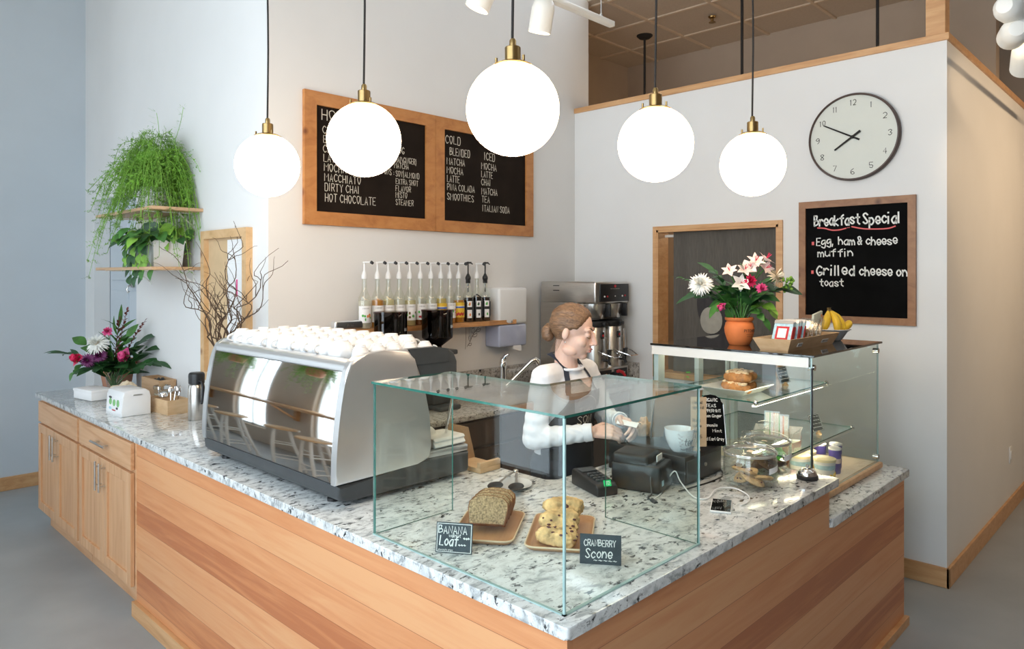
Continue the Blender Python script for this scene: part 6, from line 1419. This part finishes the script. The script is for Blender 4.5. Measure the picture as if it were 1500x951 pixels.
# ---- curly willow branches in a vase behind the espresso machine
BC = V((.42, 2.78, Z))
t = thing('branch_vase', 'dark slim vase holding curly branches, hidden behind the espresso machine', 'vase', BC); MB().lathe([(.05, 0), (.06, .01), (.065, .12), (.04, .22), (.03, .26), (.036, .28), (.032, .28), (.026, .26), (.003, .25)], n=28).build('vase', M['dgrey'], t, ang=50)
r = random.Random(21)
for k in range(13):
    a = 2 * PI * k / 13; h = r.uniform(.55, .95); sp = r.uniform(.22, .50)
    d = V((math.cos(a) * .55, math.sin(a), 0)); t = thing('curly_branch', f"curly bare willow branch behind the espresso machine, {ORD[k]} of the bunch clockwise", 'branch', BC + V((0, 0, .262)), 0, 'curly branches before the notice board')
    pts = []; ph = r.uniform(0, 6); fr = r.uniform(4, 7); p = V((0, 0, 0)); b = MB()
    for i in range(26):
        f = i / 25; q = V((0, 0, h * .9 * f)) + d * sp * f ** 1.5; w_ = .035 * math.sqrt(f); q += V((w_ * math.sin(fr * f * 3 + ph), w_ * math.cos(fr * f * 2.6 + ph * 1.7), .02 * math.sin(fr * f * 4)))
        if q.x + BC.x > .565: q.x = .565 - BC.x
        pts.append(q)
    b.tube(pts, [.0055 - .0043 * i / 25 for i in range(26)], 6)
    for j in range(4):
        i0 = r.randint(8, 20); q = pts[i0]; dd = V((r.uniform(-.8, .5), r.uniform(-1, 1), r.uniform(.2, 1))).normalized(); tw = []; ph2 = r.uniform(0, 6); L = r.uniform(.12, .28)
        for i in range(10):
            f = i / 9; e = q + dd * L * f + V((.018 * math.sin(f * 7 + ph2), .022 * math.cos(f * 6 + ph2), .012 * math.sin(f * 9))) * math.sqrt(f)
            if e.x + BC.x > .57: e.x = .57 - BC.x
            tw.append(e)
        b.tube(tw, [.0024 - .0016 * i / 9 for i in range(10)], 5)
    b.build('twigs', M['twig'], t)
# ---- wall shelves with the fern and the pothos
def wshelf(z, nm, lb):
    t = thing('plant_shelf', lb, 'shelf', (.44, 4.0, z)); b = MB(); b.box(.286, XP, 3.469, 4.534, z - .02, z, .002); b.build('plank', M['shelf_y'], t, world=True)
    for y in (3.62, 4.36):
        b = MB(); b.box(.30, XP, y - .012, y + .012, z - .026, z - .02); b.box(XP - .006, XP, y - .012, y + .012, z - .12, z - .02); b.tube([(.50, y, z - .024), (XP - .01, y, z - .10)], .005, 8); b.build('bracket', M['white_metal'], t, world=True)
wshelf(1.797, 'lower', 'lower wooden wall shelf carrying the white planter'); wshelf(2.165, 'upper', 'upper wooden wall shelf half hidden by the feathery fern')
t = thing('potted_pothos', 'white rectangular planter with heart shaped leaves on the lower wall shelf', 'potted plant', (.43, 3.80, 1.797))
b = MB(); b.rings([R4(.17, .40, 0), R4(.19, .44, .15), R4(.20, .45, .152), R4(.20, .45, .165), R4(.18, .43, .165), R4(.17, .41, .13)]); b.build('planter', M['white'], t, smooth=False)
b = MB(); b.mi = 0; r = random.Random(4)
st = MB()
for k in range(120):
    p = V((r.uniform(-.095, .06), r.uniform(-.22, .18), .14)); a = r.uniform(0, 2 * PI); d = V((math.cos(a) * .8 - .55, math.sin(a), r.uniform(.2, 1.1))).normalized(); L = r.uniform(.05, .17); e = p + d * L
    if e.x > .14: e.x = .14
    st.tube([p, (p + e) / 2 + V((0, 0, .02)), e], .0018, 5); ld = V((d.x - .2, d.y, -.35 + r.uniform(-.4, .3))); b.mi = 0 if r.random() < .45 else 1 if r.random() < .6 else 2; b.leaf(e, ld, V((-.5, -.3, .8)), r.uniform(.06, .105), r.uniform(.05, .08), .4, 6, .15, .75)
for k in range(6):   # trailing vines
    p = V((-.09, r.uniform(-.2, .15), .15)); pts = [p + V((-.03 - .02 * math.sin(j), .03 * j * (1 if k % 2 else -1) * .5, .02 - .045 * j)) for j in range(5 + k % 2)]
    st.tube(pts, .0018, 5)
    for q in pts[1:]: b.mi = r.randint(0, 2); b.leaf(q, V((-.4, r.uniform(-1, 1), -.6)), V((-1, -.2, .4)), .08, .06, .3, 6, .15, .75)

for v in list(b.b.verts) + list(st.b.verts): v.co.x = min(v.co.x, .155)
b.build('leaves', [M['leaf_m'], M['leaf_l'], M['leaf_d']], t); st.build('stems', M['leaf_l'], t)
def fern(loc, label, parent_pot, nfr, seed, spread=(.36, .46), up=.45, xmax=.16, droop=(.5, 1.1), nm='asparagus_fern'):
    t = thing(nm, label, 'potted plant', loc); parent_pot(t)
    r = random.Random(seed); st = MB(); b = MB()
    for k in range(nfr):
        a = r.uniform(0, 2 * PI); L = r.uniform(.35, 1) ; q0 = V((r.uniform(-.05, .05), r.uniform(-.05, .05), .12)); d = V((math.cos(a) * spread[0], math.sin(a) * spread[1], 0)) * L; hh = up * r.uniform(.25, 1.0) * (1.1 - .5 * L); dr = r.uniform(*droop) * L * .42
        pts = []
        for i in range(15):
            f = i / 14; p = q0 + d * f + V((0, 0, hh * math.sin(PI * min(f * .75, 1)) * 1.1 - dr * f ** 2.4)); p += V((.012 * math.sin(f * 9 + k), .012 * math.cos(f * 8 + k), 0))
            if p.x > xmax: p.x = xmax
            pts.append(p)
        st.tube(pts, [.0016] * 15, 4, False)
        for i in range(2, 15):
            p = pts[i]; tdir = (pts[i] - pts[i - 1]).normalized(); 
            for j in range(3):
                sd = V((r.uniform(-1, 1), r.uniform(-1, 1), r.uniform(-.6, .8))); sd = (sd - tdir * sd.dot(tdir)).normalized(); L2 = r.uniform(.03, .065) * (1.15 - .5 * i / 14); dd = (tdir * .6 + sd).normalized(); e = p + dd * L2
                for m_ in range(7):
                    c = p + (e - p) * ((m_ + 1) / 7); nd = V((r.uniform(-1, 1), r.uniform(-1, 1), r.uniform(-1, 1))).normalized(); nl = r.uniform(.007, .014); s_ = nd.cross(dd); s_ = s_.normalized() * .0015 if s_.length > .01 else V((.001, 0, 0))
                    if c.x + nl > xmax + .005: continue
                    b.quad(c - s_, c + s_, c + nd * nl + s_ * .5, c + nd * nl - s_ * .5)
    o = b.build('needles', [M['fern']], t, smooth=False, rec=False); o['kind'] = 'stuff'; st.build('stems', M['leaf_l'], t, smooth=False, rec=False); return t
def pot_small(t):
    b = MB(); b.lathe([(.07, 0), (.075, .003), (.095, .13), (.10, .135), (.10, .15), (.092, .15), (.088, .12), (.003, .115)], n=32); b.build('pot', M['white'], t, ang=50)
fern((.455, 3.86, 2.165), 'large feathery green fern spilling over the upper wall shelf', pot_small, 330, 12, (.38, .46), .44, .125, (.2, 1.5))
# two wispy shoots rising above it
for k, (e, lb) in enumerate((((.50, 3.55, 2.80), 'wispy fern shoot rising highest to the right'), ((.44, 3.83, 2.80), 'faint bare fern shoot rising above the middle'))):
    base = V((.47, 3.83, 2.29)); rel = V(e) - base; t = thing('fern_shoot', lb, 'greenery', base, 0, 'tall fern shoots'); b = MB(); pts = [rel * j / 12 + V((0, .03 * math.sin(j * .5), 0)) for j in range(13)]; b.tube(pts, .0016, 5); b.build('stem', M['leaf_l'], t); b = MB(); r = random.Random(k)
    for j in range(3, 13):
        for q in range(8 if k == 0 else 2):
            nd = V((r.uniform(-1, .3), r.uniform(-1, 1), r.uniform(-.4, .6))).normalized(); c = pts[j] + nd * r.uniform(0, .03); sd = nd.orthogonal().normalized() * .0011; L = r.uniform(.012, .022) if k == 0 else .04; b.quad(c - sd, c + sd, c + nd * L + sd * .4, c + nd * L - sd * .4)
    b.build('needles', M['fern'], t, smooth=False, rec=False)['kind'] = 'stuff'

# ================================================================== THE STREET SIDE (seen in the mirror steel and the glass)
t = thing('window_bar', 'long wooden bar along the street windows, seen in the mirror front', 'bar counter', (XW + .2, 4.2, 0)); b = MB(); b.box(XW + .002, XW + .40, -.3, 8.9, 1.0, 1.045, .004); b.build('top', M['trim'], t, world=True)
for y in (.2, 2.1, 3.95, 5.85, 8.0):
    b = MB(); b.box(XW + .002, XW + .05, y - .03, y + .03, .75, 1.0); b.tube([(XW + .03, y, .78), (XW + .34, y, .995)], .02, 6); b.build('bracket', M['trim'], t, world=True)
def stool(loc, rz, label):
    t = thing('bar_stool', label, 'stool', loc, rz, 'bar stools along the window bar'); b = MB(); b.lathe([(.15, .66), (.165, .665), (.168, .68), (.16, .692), (.13, .695), (.003, .69)], n=32); b.build('seat', M['ply'], t, ang=50)
    L = []
    for k in range(4):
        a = PI / 4 + k * PI / 2; p0 = V((.095 * math.cos(a), .095 * math.sin(a), .665)); p1 = V((.21 * math.cos(a), .21 * math.sin(a), 0)); L.append((p0, p1)); b = MB(); b.tube([p0, (p0 + p1) / 2, p1], [.016, .019, .015], 12); b.build('leg', M['white_metal'], t)
    for z in (.18, .28, .42, .50):
        for k in range(4):
            if (z in (.18, .42)) != (k % 2 == 0): continue
            f = 1 - z / .665; a = L[k][0].lerp(L[k][1], f); c = L[(k + 1) % 4][0].lerp(L[(k + 1) % 4][1], f); b = MB(); b.cyl(a, c, .009, n=8); b.build('rung', M['white_metal'], t)
    return t
s0 = stool((-1.72, 2.55, 0), .3, 'white legged stool with round wood seat, nearest the glass corner in the reflections')
for k, (x, y, a, lb) in enumerate(((-1.9, 3.3, .8, 'second'), (-1.7, 4.1, .1, 'third'), (-1.85, 4.9, .5, 'fourth'), (-1.75, 5.7, .2, 'fifth'), (-1.85, 6.6, .9, 'sixth'), (-1.75, 7.5, .4, 'seventh'))): dup(s0, (x, y, 0), a, f"white legged stool with round wood seat, {lb} along the window bar from the camera side")
def hang(t):
    b = MB(); b.lathe([(.07, 0), (.09, .02), (.11, .13), (.10, .13), (.003, .12)], n=28); b.build('pot', M['terracotta_old'], t); b = MB()
    for k in range(3): a = 2.1 * k; b.tube([(.105 * math.cos(a), .105 * math.sin(a), .13), (0, 0, .55)], .003, 5)
    b.tube([(0, 0, .55), (0, 0, 4.6 - t.location.z)], .003, 5); b.build('hanger', M['cord'], t)
for k, y in enumerate((5.2, 6.9)): fern((XW + .36, y, 1.72), f"hanging fern by the street window, {['nearer', 'farther'][k]} one in the mirror front", hang, 70, 30 + k, (.30, .32), .25, .3, (.4, 1.4), 'hanging_fern')

# ================================================================== THE BARISTA
BX, BY = 1.185, .985
t = pr = thing('person', 'woman in white long sleeved top and black apron looking down behind the glass', 'person', (BX, BY, 0))
W_ = lambda x, y, z: V((x - BX, y - BY, z))           # world to figure
SR, SL = W_(1.030, .985, 1.300), W_(1.345, 1.000, 1.300)
ER, EL = W_(.985, 1.005, 1.040), W_(1.420, .930, 1.065)
WR, WL = W_(1.118, .790, 1.080), W_(1.300, .775, 1.105)
HC = W_(1.178, .935, 1.492)
HM = Matrix.Translation(HC) @ Matrix.Rotation(math.radians(24), 4, 'Z') @ Matrix.Rotation(math.radians(14), 4, 'X')
h = lambda x, y, z: HM @ V((x, y, z)); HR = HM.to_3x3()
def hand_geo(mb, wr, f, n, s):
    """f: wrist to fingers, n: palm side, s: thumb side"""
    f = V(f).normalized(); n = V(n); n = (n - f * n.dot(f)).normalized(); s = f.cross(n) * (1 if f.cross(n).dot(V(s)) > 0 else -1)
    for k, (o, L) in enumerate(((.027, .046), (.009, .050), (-.009, .047), (-.026, .037))):
        kn = wr + f * (.088 - .004 * abs(k - 1)) + s * o
        mb.cap(wr + s * o * .55 + f * .01, kn, .0135, .0105, 10)
        p = kn; ang = 0
        for j, (q, a) in enumerate(((1.0, .55), (.68, .65), (.55, .45))):
            ang += a; d = f * math.cos(ang) + n * math.sin(ang); e = p + d * (L * q * .9); mb.cap(p, e, .0092 - .0008 * j, .0085 - .001 * j, 9); p = e
    a = wr + f * .022 + s * .022; c = a + (f * .6 + s * .65 + n * .35).normalized() * .042; e = c + (f * .85 + s * .15 + n * .5).normalized() * .032; g_ = e + (f * .9 - s * .1 + n * .4).normalized() * .026
    mb.cap(wr + f * .01 + s * .008, a, .016, .015, 10); mb.cap(a, c, .014, .0105, 10); mb.cap(c, e, .0105, .0095, 10); mb.cap(e, g_, .0095, .0078, 10)
b = MB()
# trunk, legs, neck
b.ell((0, .015, 1.20), (.150, .098, .155)); b.ell((0, .02, 1.04), (.128, .092, .16)); b.ell((0, .025, .90), (.155, .110, .13)); b.cap(SR, SL, .045)
b.cap(W_(1.172, .975, 1.26), h(0, .028, -.055), .060, .045, 18)
for sx in (-1, 1):
    b.cap((.08 * sx, .025, .86), (.085 * sx, .02, .48), .078, .052); b.cap((.085 * sx, .02, .48), (.088 * sx, .035, .09), .050, .034); b.cap((.088 * sx, .04, .055), (.095 * sx, -.10, .035), .040, .030)
for S_, E_, Wp in ((SR, ER, WR), (SL, EL, WL)): b.cap(S_, E_, .044, .036); b.cap(E_, Wp, .036, .0255)
# head
b.ell(h(0, .018, .030), (.073, .092, .086), 28, 18, HR); b.ell(h(0, -.022, -.035), (.060, .066, .078), 24, 16, HR); b.ell(h(0, -.060, -.088), (.026, .022, .020), 14, 10, HR)
for sx in (-1, 1):
    b.ell(h(.034 * sx, -.050, -.028), (.028, .026, .029), 14, 10, HR); b.ell(h(.031 * sx, -.066, .031), (.024, .014, .011), 14, 8, HR)
    b.ell(h(.031 * sx, -.070, .008), (.0145, .0125, .0115), 14, 10, HR); b.ell(h(.076 * sx, .018, -.006), (.010, .016, .027), 14, 10, HR); b.ell(h(.046 * sx, -.01, -.075), (.02, .035, .022), 12, 8, HR)
    b.ell(h(.011 * sx, -.092, -.030), (.0075, .009, .007), 10, 8, HR)
b.cap(h(0, -.082, .018), h(0, -.104, -.024), .0085, .0105, 12); b.ell(h(0, -.083, -.052), (.021, .011, .007), 14, 8, HR); b.ell(h(0, -.081, -.064), (.018, .011, .007), 14, 8, HR)
hand_geo(b, WR, (.60, -.70, .02), (.45, .25, -.55), (0, .2, 1)); hand_geo(b, WL, (-.25, -.85, -.05), (-.6, .1, -.5), (-.2, 0, 1))
m = remesh(b, .0032, 4, .5)
m.build('body', M['skin'], t, ang=180)
# lips, lashes, brows
b = MB()
b.ell(h(0, -.0925, -.0525), (.018, .005, .0042), 14, 8, HR); b.ell(h(0, -.0900, -.0625), (.0155, .0055, .0050), 14, 8, HR); b.build('lips', M['lip'], t)
b = MB()
for sx in (-1, 1): b.tube([h(sx * (.018 + .026 * k / 6), -.0825 + .010 * (k / 6 - .35) ** 2 * 3, .0005 - .005 * math.sin(PI * k / 6)) for k in range(7)], [.0009, .0015, .0018, .0018, .0018, .0016, .001], 6)
b.build('eyelashes', M['hair'], t)
b = MB()
for sx in (-1, 1): b.tube([h(sx * (.014 + .034 * k / 6), -.0800 + .018 * (k / 6) ** 2, .033 + .007 * math.sin(PI * k / 7)) for k in range(7)], [.0012, .0022, .0026, .0025, .0022, .0018, .001], 6)
b.build('eyebrows', M['hair'], t)
# hair pulled back: one closed shell that sinks into the skull in front of the hairline
b = MB(); bm2 = bmesh.new(); bmesh.ops.create_uvsphere(bm2, u_segments=56, v_segments=40, radius=1)
for v in bm2.verts:
    d = v.co.copy()
    p = V((d.x * .080, .020 + d.y * .101, .034 + d.z * .092))
    q = .80 * (p.y + .070) + .60 * (p.z - .074) - .012 * math.cos(p.x * 30)
    low = p.z + .075 + (.02 if p.y > .05 else 0)
    e = min(q, low, (p.y - .005 + .9 * (p.z + .005)) if abs(p.x) > .062 and p.z < .02 else 9)
    k = max(0, min(1, (e + .004) / .022)); k = k * k * (3 - 2 * k)
    st = .0028 * math.sin(26 * math.atan2(p.x, p.z + .03) + 3 * mnoise.noise(p * 25)) + .002 * mnoise.noise(p * 60)
    c = V((0, .018, .02)); sk = c + (p - c) * .80; v.co = sk.lerp(p + (p - c).normalized() * st, k)
b.add(bm2, HM)
hair = b.build('hair', M['hair'], t, ang=180)
b = MB()
b.ell((0, .118, -.030), (.034, .030, .036), 20, 14); b.ell((.012, .105, -.012), (.028, .026, .028), 16, 10); b.ell((-.014, .108, -.045), (.024, .024, .026), 16, 10)
for k in range(7):
    a = 2 * PI * k / 7; b.tube([(.028 * math.cos(a + j * .5), .118 + .012 * math.sin(j * 1.1 + k), -.03 + .032 * math.sin(a + j * .5)) for j in range(7)], [.006, .008, .009, .009, .008, .007, .003], 8)
mm = remesh(b, .003, 1); mm.xform(HM); mm.build('bun', M['hair'], t, ang=180)
b = MB()
for sx in (-1, 1):
    for k in range(6): b.tube([h(sx * (.075 - .0012 * k + .002 * math.sin(j + k)), .016 + .006 * k + .005 * j, .012 - .021 * j - .003 * k) for j in range(6)], [.0016, .0016, .0014, .0012, .0009, .0005], 5)
b.build('loose_strands', M['hair'], t)
b = MB()
for sx in (-1, 1): b.ell(h(.084 * sx, .008, -.040), .0035, 10, 6)
b.build('earrings', M['chrome'], t)
# white top
b = MB()
b.ell((0, .012, 1.195), (.168, .118, .165), 24, 16); b.ell((0, .018, 1.05), (.140, .110, .17), 24, 16); b.ell((0, .022, .95), (.146, .118, .08), 24, 16); b.cap(SR, SL, .058, .058, 16); b.ell(W_(1.18, .985, 1.31), (.085, .075, .05))
for sx in (-1, 1): b.ell((.065 * sx, -.055, 1.195), (.065, .055, .06), 16, 10)
bt_m = MB(); bt_m.b = b.b.copy(); bt_m = remesh(bt_m, .008, 5, .6); bt_m.b.verts.index_update()
bv = BVHTree.FromPolygons([v.co.copy() for v in bt_m.b.verts], [tuple(v.index for v in f.verts) for f in bt_m.b.faces]); bt_m.b.free()
for S_, E_, Wp in ((SR, ER, WR), (SL, EL, WL)):
    b.cap(S_, E_, .057, .050, 16); b.cap(E_, E_.lerp(Wp, .90), .050, .036, 16)
m = remesh(b, .006, 5, .6)
for v in m.b.verts:
    p = v.co
    for S_, E_, Wp in ((SR, ER, WR), (SL, EL, WL)):
        for A, B_ in ((S_, E_), (E_, Wp)):
            d = B_ - A; f = (p - A).dot(d) / d.length_squared
            if -.1 < f < 1 and (p - (A + d * f)).length < .075:
                rad = (p - (A + d * f)).normalized(); w_ = .35 + .65 * abs(f - .0 if A == E_ else f); p += rad * .0024 * w_ * math.sin(f * 34 + 3 * math.sin(rad.z * 3 + rad.x * 2))
    v.co = p
m.b.faces.ensure_lookup_table()
top = m.build('long_sleeved_top', M['sweater'], t, ang=180)
b = MB(); nb = W_(1.174, .972, 1.338); cn = (h(0, .028, -.05) - W_(1.172, .975, 1.26)).normalized(); T = Matrix.Translation(nb) @ cn.to_track_quat('Z', 'Y').to_matrix().to_4x4()
b.tube([T @ V((.070 * math.cos(2 * PI * k / 32), .066 * math.sin(2 * PI * k / 32), -.004)) for k in range(33)], .007, 8); b.build('collar', M['sweater'], t)
for S_, E_, Wp, nm in ((SR, ER, WR, 'cuff'), (SL, EL, WL, 'cuff')):
    d = (Wp - E_).normalized(); c = E_.lerp(Wp, .94); u = d.orthogonal().normalized(); w_ = d.cross(u); b = MB(); b.rings([[c + d * o + (u * math.cos(2 * PI * k / 22) + w_ * math.sin(2 * PI * k / 22)) * r_ for k in range(22)] for o, r_ in ((-.02, .036), (-.014, .0395), (.018, .037), (.020, .033), (.0, .032))], True, False, False); b.build('cuff', M['sweater'], t)
# trousers and shoes
b = MB(); b.ell((0, .025, .90), (.172, .128, .11))
for sx in (-1, 1): b.cap((.082 * sx, .025, .86), (.086 * sx, .02, .48), .092, .068); b.cap((.086 * sx, .02, .48), (.089 * sx, .035, .10), .066, .052)
remesh(b, .008, 4).build('trousers', M['denim'], t, ang=180)
b = MB()
for sx in (-1, 1): b.cap((.088 * sx, .045, .047), (.097 * sx, -.12, .042), .046, .041); b.box(.088 * sx - .046, .088 * sx + .052, -.155, .09, 0, .02, .008)
remesh(b, .005, 3).build('shoes', M['black'], t, ang=180)
# apron: cast onto the front of the clothes
def bvh(o): return BVHTree.FromPolygons([v.co.copy() for v in o.data.vertices], [tuple(p.vertices) for p in o.data.polygons])
def apt(u, z, off=.007):
    half = .105 if z > 1.20 else .105 + .078 * min(1, (1.20 - z) / .14); x = u * half
    hit = bv.ray_cast(V((x, -.6, min(max(z, .93), 1.25))), V((0, 1, 0)))
    y = hit[0].y if hit[0] is not None and hit[0].y < .03 else .0
    return x, y
zs = [1.235 - .03 * k for k in range(13)] + [.86 - .05 * k for k in range(9)]
G = []
for z in zs:
    row = []
    for i in range(17):
        u = -1 + i / 8; x, y = apt(u, z); row.append([x, y, z])
    G.append(row)
for it in range(6):      # let the cloth bridge the hollows
    for a in range(len(G)):
        for i in range(17):
            ys = [G[a][i][1]] + [G[a][j][1] for j in (i - 1, i + 1) if 0 <= j < 17] + [G[c][i][1] for c in (a - 1, a + 1) if 0 <= c < len(G)]
            av = sum(ys) / len(ys); G[a][i][1] = min(G[a][i][1], .4 * G[a][i][1] + .6 * av)
for row in G:
    for p in row: p[1] -= .012 - .004 * abs(p[0]) / .18 + .003 * math.sin(p[0] * 60) * (1 if p[2] < .9 else .2)
b = MB(); A = [[b.b.verts.new((p[0], p[1], p[2])) for p in row] for row in G]; B_ = [[b.b.verts.new((p[0], p[1] + .003, p[2])) for p in row] for row in G]
n, mcol = len(G), 17
for i in range(n - 1):
    for j in range(mcol - 1): b._f((A[i][j], A[i + 1][j], A[i + 1][j + 1], A[i][j + 1])); b._f((B_[i][j], B_[i][j + 1], B_[i + 1][j + 1], B_[i + 1][j]))
for i in range(n - 1):
    for j in (0, mcol - 1): b._f((A[i][j], B_[i][j], B_[i + 1][j], A[i + 1][j]))
for j in range(mcol - 1):
    for i in (0, n - 1): b._f((A[i][j], A[i][j + 1], B_[i][j + 1], B_[i][j]))
ap = b.build('apron', M['apron'], t, ang=180)
bva = bvh(ap)
def on_apron(x, z):
    hit = bva.ray_cast(V((x, -.6, z)), V((0, 1, 0))); return V((x, (hit[0].y if hit[0] is not None else -.13) - .0015, z))
b = MB()
def af(tx, x0, z0, h_, wd): write(b, tx, (0, 0, 0), (1, 0, 0), (0, 0, 1), h_, wd, .10, 0, fn=lambda u, v: V((0, -1, 0)) if u is None else on_apron(x0 + u, z0 + v))
af('THO', -.048, 1.140, .026, .095); af('SON', -.045, 1.094, .034, .092)
P = [on_apron(.062 * math.cos(a), 1.178 + .040 * math.sin(a)) for a in [PI - PI * k / 14 for k in range(15)]]; ribbon(b, P, .0028, V((0, -1, 0)))
b.build('apron_print', M['chalk_dim'], t, rec=False)
# neck straps, waist tie
bt = bvh(top)
b = MB()
for sx in (-1, 1):
    P = []
    x0, xn = sx * .098, sx * .062
    for k in range(12):
        f = k / 11; x = x0 + (xn - x0) * f; z = 1.228 + (1.345 - 1.228) * f
        hit = bt.ray_cast(V((x - .0, -.6, z)), V((0, 1, 0))); y = hit[0].y if hit[0] is not None else P[-1].y + .012
        if P and y > P[-1].y + .03: y = P[-1].y + .016
        P.append(V((x, y - .007, z)))
    e = P[-1]; P += [V((sx * .066, e.y + .030, 1.372)), V((sx * .064, e.y + .062, 1.388)), V((sx * .045, e.y + .100, 1.392)), V((0, e.y + .118, 1.394))]
    for o in (0,):
        L_, R_ = [], []
        for i, p in enumerate(P):
            tt = (P[min(i + 1, len(P) - 1)] - P[max(i - 1, 0)]).normalized(); nn = (V((p.x * .6, p.y - .02, .25))).normalized() if i < 12 else V((p.x, p.y - .02, .4)).normalized(); s = tt.cross(nn).normalized() * .0115
            L_.append(p - s); R_.append(p + s)
        ring = [[L_[i], R_[i], R_[i] + V((0, .002, -.002)), L_[i] + V((0, .002, -.002))] for i in range(len(P))]
        b.rings(ring)
b.build('neck_strap', M['strap'], t, ang=60)
b = MB(); b.tube([V((.17 * math.sin(a), .018 + .128 * math.cos(a), 1.0)) for a in [-2.2 + 4.4 * k / 20 for k in range(21)]], .006, 8); b.build('waist_tie', M['strap'], t)
# slip of paper between the hands
o = thing('paper_slip', 'small white paper slip held in the fingers of the barista', 'paper', (1.245, .69, 1.105), .3)
b = MB(); b.grid(lambda u, v: V(((u - .5) * .07, (v - .5) * .09, .012 * math.sin(u * 3) + .010 * v)), 6, 3); b.grid(lambda u, v: V(((u - .5) * .07, (v - .5) * .09, .012 * math.sin(u * 3) + .010 * v - .0008)), 6, 3); b.build('sheet', M['paper'], o)
